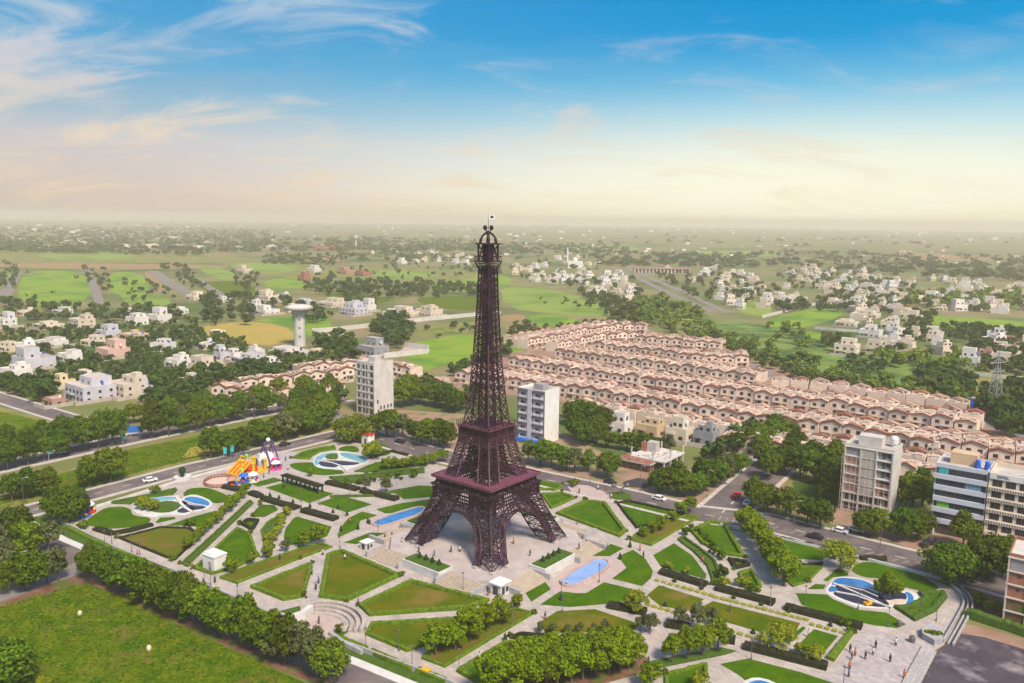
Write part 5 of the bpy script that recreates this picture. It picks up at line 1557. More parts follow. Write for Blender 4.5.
def make_row_house(seed):
    wall, trim, roof, wins, door, low = row_house_mesh_parts(seed)
    o = empty('row_house')
    wall.build('wall', M['cream'], o); trim.build('eave_trim', M['tile_red'], o); roof.build('roof', [M['tile_rust' if seed == 1 else 'tile_cream'], M['cream_roof']], o)
    for m in wins: m.build('window', M['glass'], o)
    door.build('door', M['recess'], o); low.build('porch', M['cream_roof'], o)
    return o


def make_small_row_house(seed):
    wall, trim, roof, wins, door, low = row_house_mesh_parts(seed)
    b = MB()
    for m, mi in ((wall, 0), (trim, 1), (door, 3), (low, 2), (wins[0], 4), (wins[1], 4)): b.add(m.v, m.f, mi)
    o = len(b.v); b.v += roof.v
    for f, k in zip(roof.f, roof.m): b.f.append([o + i for i in f]); b.m.append(5 if k == 0 else 2)
    return b.mesh('row_house', [M['cream'], M['tile_red'], M['cream_roof'], M['recess'], M['glass'], M['tile_rust' if seed == 1 else 'tile_cream']])


PROTO = [make_row_house(i) for i in range(6)]
SMALL = [make_small_row_house(i) for i in range(6)]
used_proto = set()
HOUSE_XY = []


def place_house(x, y, rot, small, label, group):
    k = R.randrange(6)
    if small:
        o = link('row_house', SMALL[k], None, (x, y, 0), rot)
    elif k in used_proto:
        o = copy_tree(PROTO[k], (x, y, 0), rot)
    else:
        used_proto.add(k); o = PROTO[k]; o.location = (x, y, 0); o.rotation_euler = (0, 0, rot)
    o.scale = (R.uniform(.96, .998), 1, R.uniform(.9, 1.1)); jy = R.uniform(-.7, .7); o.location.x -= math.sin(rot) * jy; o.location.y += math.cos(rot) * jy
    HOUSE_XY.append((x, y))
    return tag(o, label, 'house', group)


def house_row(line, name, back=True, small=False, front=True, backname=None, skip=(), depth=9.7):
    rs = resample(line, .5)
    # walk along the line at 7.5 m steps
    acc, pts, last = 0, [], line[0]
    for p in rs:
        acc += math.dist(p, last); last = p
        if acc >= 8.4 * (len(pts) + .5): pts.append(p)
    n = len(pts)
    for i, p in enumerate(pts):
        a, c = pts[max(i - 2, 0)], pts[min(i + 2, n - 1)]
        rot = math.atan2(c[1] - a[1], c[0] - a[0]) if n > 1 else GRID
        nx, ny = -math.sin(rot), math.cos(rot)
        if front: place_house(p[0], p[1], rot, small, f'gabled row house, {nth(i + 1)} from the left in the {name}', 'gabled row houses of the estate')
        if back: place_house(p[0] + nx * 2 * depth, p[1] + ny * 2 * depth, rot + math.pi, True, f'back turned row house, {nth(i + 1)} from the left behind the {name}', 'row houses seen from behind')
    return n


zf = 4.2
r1 = P([(455, 374), (566, 389.5), (676, 406.5), (761, 419.5), (835, 429.5), (916, 443.5), (1040, 460)], zf)
r2 = P([(508, 362), (549, 368), (629, 379), (700, 388), (775, 398), (835, 406), (883, 413), (974, 426)], zf)
r3 = P([(554, 353), (600, 359), (652, 365), (695, 371), (762, 379)], zf)
r4 = P([(594, 346), (644, 352), (699, 358), (742, 360)], zf)
r5 = P([(635, 339), (668, 342), (724, 346)], zf)
house_row(r1, 'nearest full gabled row')
house_row(r2, 'second gabled row')
house_row(r3, 'third gabled row', small=True)
house_row(r4, 'fourth gabled row', small=True)
house_row(r5, 'fifth gabled row', small=True)
house_row(P([(770, 388), (824, 392), (955, 410)], zf), 'second row end', front=False)
house_row(P([(527, 343), (578, 333), (617, 327), (641, 328)], zf), 'farthest slanting row', small=True)
house_row(P([(558, 346), (602, 337), (641, 335)], zf), 'nearer slanting row', small=True, back=False)
r0 = offset(r1, -18.0)
rs = resample(r0, 1.0)
house_row([p for p in rs if p[0] > 30][::1], 'street before the nearest full row', front=False, depth=0)   # their fronts face the street
r00 = [p for p in resample(offset(r1, -41.0), 1.0) if p[0] > 78]
house_row(r00, 'row behind the office blocks', back=False)
landmark('pale gabled estate centre', *g(690, 388))
# gabled houses left of the raw concrete block
house_row(P([(211, 393), (250, 397), (292, 396)], 3), 'white gabled group by the left avenue', back=False)
house_row(P([(240, 386), (290, 382)], 3), 'white gabled group behind the left avenue', back=False, small=True)
house_row(P([(312, 394), (353, 389)], 3), 'cream gabled group beside the concrete block', back=False)
house_row(P([(294, 381), (352, 374)], 3), 'second cream group beside the concrete block', back=False, small=True)
house_row(P([(300, 373), (360, 366), (400, 372)], 3), 'third cream group beside the concrete block', back=False, small=True)
house_row(P([(398, 372), (418, 374)], 3), 'small group right of the concrete block', back=False, small=True)
house_row(P([(411, 384), (450, 387)], 3), 'low roofed group left of the tower', back=False, small=True)
landmark('white gabled houses by the left avenue', *g(255, 393))
# paving of the estate streets
sheet_obj('estate_street', [*P([(430, 384), (505, 352), (530, 342), (640, 320), (650, 330), (745, 358), (830, 385), (960, 405), (985, 425), (1060, 445)]), *P([(1060, 500), (900, 470), (800, 452), (735, 440), (640, 418), (560, 402)])], .05, 'earth')

# ------------------------------------------------------------------ villas
VILLA_XY = []


def villa_parts(w, d, h, seed, wm):
    r = random.Random(seed)
    wall, roof, wins, bal = MB(), MB(), [], MB()
    st = seed % 4
    h1 = min(h * (.52 if st in (1, 3) else .68), 6.6); 
    wall.box(0, 0, 0, w, d, h1)
    def para(cx, cy, sx, sy, z, t=.18, ph=.75):
        wall.box(cx, cy - sy / 2 + t / 2, z, sx, t, ph); wall.box(cx, cy + sy / 2 - t / 2, z, sx, t, ph)
        wall.box(cx - sx / 2 + t / 2, cy, z, t, sy - 2 * t, ph); wall.box(cx + sx / 2 - t / 2, cy, z, t, sy - 2 * t, ph)
        roof.box(cx, cy, z, sx - 2.2 * t, sy - 2.2 * t, .08)
    para(0, 0, w, d, h1)
    ux, uw, ud = r.uniform(-.15, .15) * w, w * r.uniform(.5, .72), d * r.uniform(.5, .72)
    uy = (d - ud) / 2 * r.choice((-.6, .8, 1)) - .05
    h2 = h - h1
    if h2 > 1.6: wall.box(ux, uy, h1, uw, ud, h2); para(ux, uy, uw, ud, h1 + h2, ph=.5)
    if st == 2: wall.box(ux + uw * .2, uy, h1 + h2, uw * .4, ud * .5, 2.0)
    nf = max(1, int(h1 / 3))
    for k in range(nf):
        z = .9 + k * 3.1
        n = max(2, int(w / 3.4))
        for i in range(n):
            x = -w / 2 + (i + .5) * w / n; ww = min(1.7, w / n * .55)
            m = MB(); m.box(x, -d / 2 - .01, z, ww, .12, 1.35); wins.append(m)
        n = max(1, int(d / 4.5))
        for i in range(n):
            y = -d / 2 + (i + .5) * d / n
            m = MB(); m.box(w / 2 + .01, y, z, .12, 1.3, 1.3); wins.append(m)
    if h2 > 2:
        for q in (-.25, .25): m = MB(); m.box(ux + q * uw, uy - ud / 2 - .01, h1 + .9, 1.2, .12, min(1.3, h2 - 1.2)); wins.append(m)
        m = MB(); m.box(ux + uw / 2 + .01, uy, h1 + .9, .12, 1.2, min(1.3, h2 - 1.2)); wins.append(m)
    bal.box(-w * .22, -d / 2 - .6, 2.9, w * .4, 1.2, .2); bal.box(-w * .22, -d / 2 - 1.15, 3.1, w * .4, .1, .7)
    bal.box(-w * .4, -d / 2 - 1.1, 0, .25, .25, 2.9)
    bw = MB(); bw.box(0, -d / 2 - 4, 0, w + 3, .2, 1.7); bw.box(w / 2 + 1.5, 0, 0, .2, d + 8, 1.7)
    return wall, roof, wins, bal, bw


VN = [0]
def villa(px, py, wpx, hpx, wm='villa_white', label='', rot=None, parts=True, yard=True, deep=1.0, mark=None):
    x, y = g(px, py); k = mpp(y); VN[0] += 1
    tot = wpx * k
    a = max(5.5, tot / 1.42 * (1.14 if py > 295 else 1.02)); d = max(5, a * .82 * deep)
    h = max(4.6, min(hpx * k - d * .18, 11.5))
    rot = (GRID + R.uniform(-.06, .06)) if rot is None else rot
    wall, roof, wins, bal, bw = villa_parts(a, d, h, VN[0] * 7 + 1, wm)
    cx, cy = x, y + d * .5
    VILLA_XY.append((cx, cy, max(a, d) * .75))
    if parts:
        o = empty('villa', (cx, cy, 0), rot); tag(o, label, 'house')
        wall.build('wall', M[wm], o); roof.build('roof', M['villa_roof'], o)
        for m in wins: m.build('window', M['glass'], o)
        bal.build('balcony', M[wm], o)
        tk = MB(); tk.lathe(a * .28, d * .2, [(.55, h * .68), (.6, h * .68 + .3), (.6, h * .68 + 1.3), (.3, h * .68 + 1.6)], 9); tk.build('water_tank', M[('recess', 'blue_plastic', 'white')[VN[0] % 3]], o)
        if yard: bw.build('yard_wall', M['villa_roof'], o)
    else:
        b = MB()
        for m, mi in [(wall, 0), (roof, 1), (bal, 0)] + [(w_, 2) for w_ in wins]: b.add(m.v, m.f, mi)
        o = b.build('villa', [M[wm], M['villa_roof'], M['glass']], None, (cx, cy, 0), rot); tag(o, label, 'house')
    if mark: landmark(mark, cx, cy)
    return o


villa(3, 328, 20, 17, label='white box house cut by the left frame edge, above the pink villa', mark='white house at the left edge')
villa(44, 329, 30, 10, 'villa_cream', 'low cream house alone at the far left of the town')
villa(78, 328, 26, 15, 'villa_cream', 'cream house with square turret behind the white villas')
villa(105, 338, 24, 15, 'lilac_wall', 'pale lilac house right behind the pink villa', mark='pale lilac house')
villa(134, 325, 22, 13, label='left of the two white villas standing close together', yard=False)
villa(156, 323, 24, 17, label='right and taller of the two white villas standing close together', mark='twin white villas')
villa(131, 340, 30, 10, 'tan_wall', 'low tan house right of the lilac one')
villa(108, 359, 34, 21, 'pink_wall', 'salmon pink villa with white upper storey', mark='salmon pink villa')
villa(46, 348, 32, 12, label='long low white house left of the pink villa')
villa(26, 370, 44, 26, 'lilac_wall', 'big grey lilac villa with stepped terraces at the left', mark='big grey lilac villa')
villa(10, 379, 32, 16, label='white villa cut by the left edge in front of the lilac one')
villa(61, 388, 22, 15, 'yellow_wall', 'small pale yellow house beside the grey villa', mark='pale yellow house')
villa(83, 402, 50, 28, 'lilac_wall', 'largest grey white villa facing the avenue', mark='largest grey villa')
villa(83, 380, 20, 11, 'villa_cream', 'small house with turret behind the largest grey villa')
villa(122, 398, 40, 24, 'villa_cream', 'wide cream villa right of the largest grey one', mark='wide cream villa')
villa(142, 396, 18, 18, 'lilac_wall', 'narrow grey house at the right end of the villa group')
villa(52, 407, 20, 13, 'brick_pink', 'unfinished brownish house by the lane end')
villa(203, 374, 34, 20, 'villa_cream', 'cream unfinished house with scaffold terrace', mark='cream unfinished house')
villa(206, 349, 16, 9, label='small white house behind the lavender one')
villa(220, 361, 15, 17, 'lilac_wall', 'narrow lavender house with dark ground floor')
villa(233, 361, 16, 13, label='white flat roofed house right of the lavender one')
villa(246, 364, 36, 11, 'lilac_wall', 'long low pale grey house')
villa(255, 357, 16, 11, label='white cube house in front of the tree belt')
villa(287, 357, 42, 11, label='wide white house at the foot of the water tower', mark='wide white house below the water tower')
villa(318, 356, 18, 7, 'villa_cream', 'low cream roof right of the water tower foot')
o_ = villa(372, 356, 30, 20, 'concrete_grey', 'grey and white three storey house beyond the field wall', mark='grey house beyond the field wall')
villa(267, 303, 20, 16, 'villa_cream', 'tall cream house at the yellow field', mark='tall cream house at the yellow field')
villa(264, 315, 26, 12, label='white row of flats at the yellow field')
villa(304, 306, 20, 9, 'lilac_wall', 'pale grey house behind the water tower')
villa(330, 307, 28, 11, 'villa_cream', 'long cream house right of the water tower')
villa(352, 316, 28, 16, 'lilac_wall', 'grey block of flats with white side right of the water tower', mark='grey flats near the field wall')
villa(366, 312, 18, 16, label='white end house of the grey flats')
villa(390, 319, 16, 11, label='white house left end of the field row')
villa(406, 317, 30, 13, 'villa_cream', 'cream house in the middle of the field row', mark='field row houses')
villa(428, 317, 27, 13, 'villa_cream', 'brownish villa with dark windows at the field row end')
villa(303, 281, 14, 13, 'brick', 'red brick tower house out in the fields', parts=False, mark='red brick tower house')
villa(313, 273, 16, 9, label='white house behind the red brick tower house', parts=False)
villa(345, 274, 20, 9, 'brick_pink', 'reddish shell of a house far out in the fields', parts=False)
villa(362, 276, 18, 7, 'brick', 'dark red wall shell right of the reddish one', parts=False)
villa(401, 264, 12, 7, label='lone white house above the far tree belt', parts=False)
villa(464, 266, 12, 8, label='white house just left of the tower top', parts=False)
villa(193, 300, 18, 10, 'villa_cream', 'cream house at the end of the two far lanes', parts=False)
villa(253, 311, 14, 12, label='white house left of the yellow field', parts=False)
villa(243, 273, 17, 10, 'villa_cream', 'pale block alone in the far meadow', parts=False, mark='pale block in the far meadow')
villa(328, 251, 40, 8, 'brick', 'long dark red building at the far tree line', rot=0.0, parts=False, deep=.3, mark='long dark red building')
villa(165, 240, 36, 5, 'villa_cream', 'long pale building on the far horizon left', rot=0.0, parts=False, deep=.4)
for px, py, w, h in ((36, 246, 18, 5), (62, 246, 13, 5), (80, 245, 12, 5), (122, 248, 14, 5), (147, 249, 24, 7), (174, 248, 17, 5), (198, 250, 17, 6), (240, 251, 18, 6), (8, 240, 10, 4), (105, 239, 10, 5), (50, 233, 12, 4), (75, 232, 12, 4), (270, 248, 12, 4), (285, 251, 10, 4)):
    o = villa(px, py, w, h, R.choice(['villa_white', 'villa_cream', 'villa_cream']), '', R.uniform(-.7, .3), False)
    later(o, 'far pale house among trees', 'house')
for i, (px, py, w, h, m) in enumerate(((160, 352, 24, 14, 'villa_white'), (90, 346, 22, 12, 'villa_cream'), (176, 368, 26, 14, 'villa_white'), (188, 386, 22, 13, 'villa_cream'), (66, 362, 24, 13, 'villa_white'), (270, 368, 24, 12, 'villa_white'), (20, 352, 26, 13, 'villa_white'),    (6, 352, 22, 12, 'villa_cream'), 
              (216, 336, 16, 8, 'villa_cream'),
        (60, 314, 18, 8, 'villa_white'), (24, 316, 18, 8, 'villa_cream'), (122, 315, 18, 8, 'villa_white'), (178, 314, 16, 8, 'villa_white'),  (222, 302, 14, 7, 'villa_white'), (282, 300, 14, 8, 'villa_white'), (290, 312, 16, 9, 'villa_cream'))):
    o = villa(px, py, w, h, m, '', GRID + R.uniform(-.3, .3), py > 340, yard=False); later(o, 'pale flat roofed house', 'house')
# right side
for px, py, w, h, m, lab in ((850, 356, 26, 19, 'villa_cream', 'tall cream villa standing in front of the right hand village'), (880, 354, 24, 15, 'villa_cream', 'cream villa with terrace beside the tall one'),
    (874, 338, 24, 13, 'villa_white', 'white roofed villa behind the cream pair'), (900, 338, 20, 12, 'villa_white', 'white villa at the end of the cream group'),
    (937, 343, 17, 13, 'villa_cream', 'single pinkish villa left of the green field edge'), (973, 367, 21, 20, 'villa_white', 'tall white house below the bright field'),
    (990, 362, 20, 13, 'brick_pink', 'brick coloured house beside the tall white one'), (1006, 353, 22, 12, 'villa_cream', 'cream house near the right edge'),
    (833, 304, 24, 8, 'villa_cream', 'long cream house at the grey wall'), (845, 308, 15, 8, 'lilac_wall', 'purple grey block joined to the cream house'),
    (895, 312, 16, 8, 'lilac_wall', 'purple grey house behind the village'), (870, 318, 30, 10, 'villa_cream', 'wide cream house in the middle of the village'),
    (850, 327, 24, 9, 'villa_cream', 'cream house left in the village'), (925, 303, 26, 9, 'villa_cream', 'broad cream house among village trees'),
    (975, 311, 24, 13, 'villa_white', 'white house above the bright field'), (1003, 309, 20, 11, 'villa_cream', 'cream house above the bright field at the right'),
    (800, 302, 22, 8, 'villa_cream', 'cream house on the left of the village'), (1012, 345, 14, 10, 'brick_pink', 'reddish house at the right edge')):
    villa(px, py, w, h, m, lab, R.choice([GRID, GRID, .2, GRID + .2]), parts=w > 19 and py > 320)
landmark('tall cream villa of the right village', *g(850, 350)); landmark('bright field in the right village', *g(975, 324)); landmark('tall white house below the bright field', *g(973, 362))
landmark('purple grey block of the village', *g(845, 306))
# big houses along the front of the estate
for px, py, w, h, m, lab, mk in ((593, 428, 24, 22, 'villa_cream', 'white house with red edged porch left in the estate front', None), (620, 434, 28, 22, 'villa_white', 'white roofed house in the estate front', 'white roofed house'),
    (652, 438, 30, 20, 'tan_wall', 'tan unfinished house in the estate front', 'tan unfinished house'), (681, 442, 28, 26, 'villa_cream', 'tall tan house with columns behind the concrete frame', None),
    (708, 446, 26, 22, 'concrete_grey', 'grey unplastered house at the end of the estate front', 'grey unplastered house'), (735, 441, 22, 16, 'villa_cream', 'cream house half hidden by the big tree clump', None),
    (818, 455, 40, 20, 'villa_cream', 'flat cream house between the tree clumps', 'flat cream house'), (917, 474, 30, 20, 'concrete_grey', 'grey house between the scaffolded block and the blue office', None),
    (935, 468, 24, 22, 'villa_cream', 'cream house with red roof edge behind the blue office', None)):
    villa(px, py, w, h, m, lab, GRID, mark=mk)

# scattered village houses, one mesh each
def scatter(poly, n, mind, seed, taken):
    r = random.Random(seed); gp = P(poly); xs = [p[0] for p in poly]; ys = [p[1] for p in poly]; out = []
    tries = 0
    while len(out) < n and tries < n * 60:
        tries += 1
        px, py = r.uniform(min(xs), max(xs)), r.uniform(min(ys), max(ys))
        if not inside(poly, px, py): continue
        x, y = g(px, py)
        if all(math.hypot((x - a), (y - b_)) > mind * (1 + y / 1500) for a, b_ in taken): out.append((px, py)); taken.append((x, y))
    return out


vd = []
for s in range(6):
    w_, d_ = (11, 9) if s % 2 else (9, 11)
    wall, roof, wins, bal, bw = villa_parts(w_, d_, (7.5, 8.8, 6.6, 9.4, 8, 7)[s], s * 5 + 2, '')
    b = MB()
    for m, mi in [(wall, 0), (roof, 1), (bal, 0)] + [(q, 2) for q in wins]: b.add(m.v, m.f, mi)
    for wm in ('villa_white', 'villa_cream'): vd.append(b.mesh('village_house', [M[wm], M['villa_roof'], M['glass']]))
taken = [(a, b_) for a, b_, _ in VILLA_XY]
landmark('slanting village behind the green fields', *g(590, 275)); landmark('far mosque', *g(575, 266)); landmark('double sandy highway', *g(665, 290)); landmark('long arcade building', *g(660, 272))
landmark('village at the far right', *g(960, 285))
for poly, n, sd in (([(512, 262), (575, 257), (612, 270), (646, 292), (632, 302), (600, 296), (560, 286), (512, 280)], 50, 1),
                    ([(660, 272), (720, 268), (785, 285), (800, 300), (745, 312), (700, 296)], 30, 2),
                    ([(770, 268), (850, 270), (920, 285), (900, 300), (830, 295)], 42, 3),
                    ([(850, 300), (930, 296), (1030, 298), (1030, 312), (940, 318), (880, 330), (850, 318)], 36, 4),
                    ([(930, 280), (1030, 285), (1030, 298), (940, 296)], 22, 5),
                    ([(360, 255), (420, 252), (480, 258), (478, 266), (400, 262)], 16, 6),
                    ([(860, 330), (940, 335), (960, 355), (900, 352)], 8, 7), ([(990, 340), (1030, 340), (1030, 365), (1000, 365)], 6, 8)):
    for px, py in scatter(poly, n, 9, sd, taken):
        o = link('village_house', R.choice(vd), None, (*g(px, py), 0), R.choice([GRID, GRID + .1, GRID + math.pi / 2, .1]))
        k = R.uniform(.8, 1.35); o.scale = (k, k, R.uniform(.85, 1.2))
        later(o, 'pale boxy village house', 'house', 'pale houses of the far villages')
# mosque and arcade
mx, my = g(575, 268)
o = empty('mosque', (mx, my, 0)); tag(o, 'white mosque with slender minaret in the slanting village', 'mosque')
b = MB(); b.box(0, 0, 0, 26, 18, 12); b.build('wall', M['villa_white'], o)
b = MB(); b.lathe(0, 0, [(4, 12), (4.6, 13.5), (4.2, 16), (2.6, 18), (.2, 19.5)], 16); b.build('dome', M['white'], o)
b = MB(); b.lathe(-14, -4, [(1.6, 0), (1.5, 26), (2.2, 26.5), (1.4, 27), (1.2, 32), (.1, 36)], 10); b.build('minaret', M['white'], o)
ax, ay = g(662, 273)
o = empty('arcade_building', (ax, ay, 0), -.02); tag(o, 'long low pinkish building with open arcade beyond the highway', 'building')
b = MB(); b.box(0, 6, 0, 92, 10, 7); b.build('wall', M['concrete_grey'], o)
b = MB(); b.box(0, 4, 7.01, 94, 15, 1.2); b.build('roof', M['brick_pink'], o)
for i in range(16): b = MB(); b.box(-45 + 6 * i, -2, 0, 1.6, 1.6, 7); b.build('column', M['villa_cream'], o)
# ------------------------------------------------------------------ trees
def crown_arrays(seed, W, H, z0, nc, npc, leaf, top=1.0, fill=.35, low=.0):
    r = np.random.default_rng(seed)
    Vs, n_tot = [], 0
    for i in range(nc):
        d = r.normal(size=3); d /= np.linalg.norm(d)
        if d[2] < -.75: d[2] *= -.6
        rad = r.uniform(fill, .80)
        squeeze = 1.0 - .35 * max(0, d[2]) * (1 - top)
        c = np.array([d[0] * rad * W / 2 * squeeze, d[1] * rad * W / 2 * squeeze, z0 + H * .48 + d[2] * rad * H * .5])
        cr = W * r.uniform(.10, .20)
        dirs = r.normal(size=(npc, 3)) + .55 * d + np.array([0, 0, .25]); dirs /= np.linalg.norm(dirs, axis=1)[:, None]
        pos = c + dirs * cr * r.uniform(.55, 1.08, size=(npc, 1)) * np.array([1, 1, .85])
        nrm = dirs + r.normal(size=(npc, 3)) * .45; nrm /= np.linalg.norm(nrm, axis=1)[:, None]
        t = np.cross(nrm, r.normal(size=(npc, 3))); t /= np.linalg.norm(t, axis=1)[:, None] + 1e-9
        b = np.cross(nrm, t); s = leaf * r.uniform(.6, 1.25, size=(npc, 1))
        q = np.stack([pos - t * s * .5 - b * s * .22, pos + t * s * .1 - b * s * .42, pos + t * s * .6 + b * s * .1, pos - t * s * .1 + b * s * .42], axis=1)
        Vs.append(q.reshape(-1, 3))
    return np.concatenate(Vs)


def quads_mesh(name, V, m):
    n = len(V); me = bpy.data.meshes.new(name)
    me.vertices.add(n); me.vertices.foreach_set('co', V.astype(np.float32).ravel())
    me.loops.add(n); me.loops.foreach_set('vertex_index', np.arange(n, dtype=np.int32))
    me.polygons.add(n // 4); me.polygons.foreach_set('loop_start', np.arange(0, n, 4, dtype=np.int32))
    me.update(calc_edges=True); me.validate(); me.materials.append(m)
    return me


def trunk_mesh(seed, h, r0, spread, m):
    r = random.Random(seed); b = MB()
    b.tube((0, 0, 0), (r.uniform(-.1, .1), r.uniform(-.1, .1), h), r0, r0 * .7, 7)
    for i in range(5):
        a = i * 1.26 + r.uniform(-.3, .3); l = spread * r.uniform(.6, 1)
        p = (0, 0, h * r.uniform(.75, 1)); q = (math.cos(a) * l, math.sin(a) * l, h + spread * r.uniform(.5, 1.1))
        b.tube(p, q, r0 * .5, r0 * .15, 5)
    return b.mesh('trunk', M[m])


# kind: native height, crown width, crown base, clusters, leaves per cluster, leaf size, material, taper
KIND = {
    'broad': (10.0, 9.0, 1.3, 64, 64, .62, 'leaf_dark', .75),
    'tall': (10.0, 7.8, .9, 64, 64, .58, 'leaf_mid', .5),
    'ball': (5.0, 4.6, 1.3, 26, 80, .38, 'leaf_bright', .9),
    'clip': (8.0, 6.4, 2.0, 40, 84, .48, 'leaf_bright', .9),
    'dome': (8.0, 11.5, .6, 60, 84, .62, 'leaf_dark', .9),
    'feather': (6.0, 4.8, 1.2, 26, 46, .42, 'leaf_grey', .5),
    'willow': (6.0, 8.0, .9, 34, 74, .46, 'leaf_yellow', .9),
    'shrub': (2.2, 2.8, .05, 14, 54, .34, 'leaf_mid', .9),
    'lightshrub': (2.4, 3.0, .05, 14, 50, .34, 'leaf_yellow', .9),
    'scrub': (6.0, 7.4, .2, 26, 26, 1.0, 'leaf_scrub', .9),
    'far': (9.0, 9.4, .6, 26, 26, 1.15, 'leaf_far', .85),
}
PROT = {}
for kd, (H, W, z0, nc, npc, leaf, m, top) in KIND.items():
    PROT[kd] = []
    for s in range(4 if kd in ('broad', 'tall', 'clip', 'far') else 3):
        V = crown_arrays(hash(kd) % 1 + s * 13 + len(kd) * 101 + ord(kd[0]), W * (1, .9, 1.08, .95)[s], (H - z0) * (1, 1.03, .95, .98)[s], z0, nc, npc, leaf, top)
        cm = quads_mesh('crown', V, M[m])
        tm = trunk_mesh(s, z0 + H * .22, H * .022 + .05, W * .3, 'bark') if kd not in ('shrub', 'lightshrub') else None
        PROT[kd].append((cm, tm))
LO = [crown_arrays(900 + s, 9.4, 8.2, .3, 13, 11, 1.9, .85) for s in range(5)]
LO_TINY = [crown_arrays(950 + s, 9.4, 8.2, .3, 6, 6, 3.2, .85) for s in range(4)]

TREES = []
def tree(px, py, hpx, kind, label=None, prefix=None, group=None, wide=1.0, name='tree'):
    x, y = g(px, py); h = hpx * mpp(y) * 1.05
    TREES.append(dict(x=x, y=y, h=h, kind=kind, label=label, prefix=prefix, group=group, wide=wide, name=name, size=h / math.hypot(y, CAM_H)))


def along(pts, n, hpx, kind, row, what, jit=2.0, hj=.15, wide=1.0, group=None, name='tree'):
    """n trees along a photo polyline; hpx may be a (start, end) pair"""
    ds = [0]
    for a, b in zip(pts, pts[1:]): ds.append(ds[-1] + math.dist(a, b))
    for i in range(n):
        t = ds[-1] * (i + .5) / n
        for k in range(len(pts) - 1):
            if t <= ds[k + 1] + 1e-6: break
        u = (t - ds[k]) / max(ds[k + 1] - ds[k], 1e-6)
        px = pts[k][0] + (pts[k + 1][0] - pts[k][0]) * u + R.uniform(-jit, jit); py = pts[k][1] + (pts[k + 1][1] - pts[k][1]) * u + R.uniform(-jit, jit) * .4
        kd_ = kind if kind not in ('broad', 'tall') or R.random() < .58 else R.choice(('tall', 'broad', 'feather')); hj = max(hj, .2) if kind in ('broad', 'tall') else hj
        hh = hpx if isinstance(hpx, (int, float)) else hpx[0] + (hpx[1] - hpx[0]) * (i + .5) / n
        tree(px, py, hh * R.uniform(1 - hj, 1 + hj), kd_, label=f'{what}, {nth(i + 1)} from the left in the {row}', group=group or row, wide=wide * (R.uniform(.78, 1.2) if kind in ('broad', 'tall') else R.uniform(.9, 1.12)), name=name)


# lower left: verge row between field and park
along([(84, 577), (126, 594), (190, 622), (246, 647), (300, 671), (335, 686)], 18, (42, 47), 'tall', 'row along the red soil verge', 'leafy green tree', 2.5, .16, .92)
along([(96, 578), (160, 606), (225, 638), (290, 668)], 7, (30, 34), 'tall', 'second row behind the red soil verge', 'green tree', 4, .12)
along([(4, 596), (17, 593), (32, 590), (43, 588), (65, 580)], 5, 44, 'tall', 'lane row at the left edge', 'tall green tree', 2, .1, .92)
along([(-6, 572), (12, 568), (30, 562), (48, 556), (60, 552)], 3, 36, 'tall', 'row behind that lane', 'tall green tree', 3, .12, .9)
along([(-4, 548), (14, 545), (28, 540)], 3, 36, 'broad', 'clump left of the dome tree', 'dark green tree', 3)
tree(12, 690, 48, 'broad', 'dark bushy tree cut by the lower left corner', wide=1.1)
tree(-8, 668, 30, 'broad', 'dark tree crown cut by the left edge near the corner')
tree(44, 692, 16, 'lightshrub', 'bright green shrub at the lower left corner', name='shrub')
tree(65, 521, 32, 'dome', 'wide dark dome tree at the western park corner', wide=1.0)
landmark('wide dark dome tree at the western corner', *g(65, 520))
# left: between the avenues
for px, py, h, k, l in ((12, 501, 28, 'broad', 'dark round tree nearest the left edge above the road'), (27, 499, 30, 'broad', 'dark round tree second from the left edge above the road'), (47, 496, 29, 'broad', 'dark round tree third from the left edge above the road'),
        (90, 487, 32, 'tall', 'slim pale tree on the meadow'), (103, 480, 26, 'tall', 'slim tree behind the pale one on the meadow'), (111, 483, 38, 'broad', 'tall dark tree on the meadow'),
        (211, 459, 34, 'tall', 'first pale tree left of the rides'), (228, 456, 27, 'broad', 'dark tree just left of the rides'), (239, 453, 26, 'broad', 'second dark tree just left of the rides')):
    tree(px, py, h, k, l)
along([(254, 448), (275, 442), (296, 438), (314, 434), (330, 428)], 6, (26, 24), 'tall', 'roadside row behind the rides', 'green roadside tree', 2, .12, 1.15)
along([(268, 437), (300, 428), (334, 418)], 5, 22, 'broad', 'row nearer the avenue behind the rides', 'green roadside tree', 2)
along([(-4, 472), (14, 467), (40, 462), (58, 459), (80, 453), (100, 448), (120, 444)], 9, (34, 31), 'broad', 'dense avenue row at the left', 'dark avenue tree', 3, .15, .9)
along([(0, 452), (40, 446), (90, 437), (128, 430)], 7, 25, 'broad', 'back avenue row at the left', 'dark avenue tree', 3, .2, .95)
along([(146, 440), (168, 436), (190, 432), (220, 426), (250, 419), (280, 413), (305, 408)], 11, (28, 23), 'broad', 'avenue row right of the blue sign', 'dark avenue tree', 2, .18, .92)
along([(122, 424), (160, 420), (200, 413), (240, 408), (285, 400)], 9, 21, 'broad', 'avenue row before the villas', 'green avenue tree', 3, .15, 1.1)
along([(175, 428), (215, 420), (255, 412)], 5, 24, 'tall', 'middle avenue row', 'pale green avenue tree', 3)
for px, py, h in ((296, 425, 26), (308, 419, 26), (322, 424, 28), (331, 416, 26), (316, 408, 26), (299, 410, 24), (338, 404, 22), (305, 398, 24), (330, 396, 22)):
    tree(px, py, h, 'broad', prefix='round green tree', group='trees by the concrete block')
tree(354, 441, 24, 'dome', 'wide dark dome tree at the road bend', wide=1.15)
landmark('wide dark dome tree at the road bend', *g(354, 441))
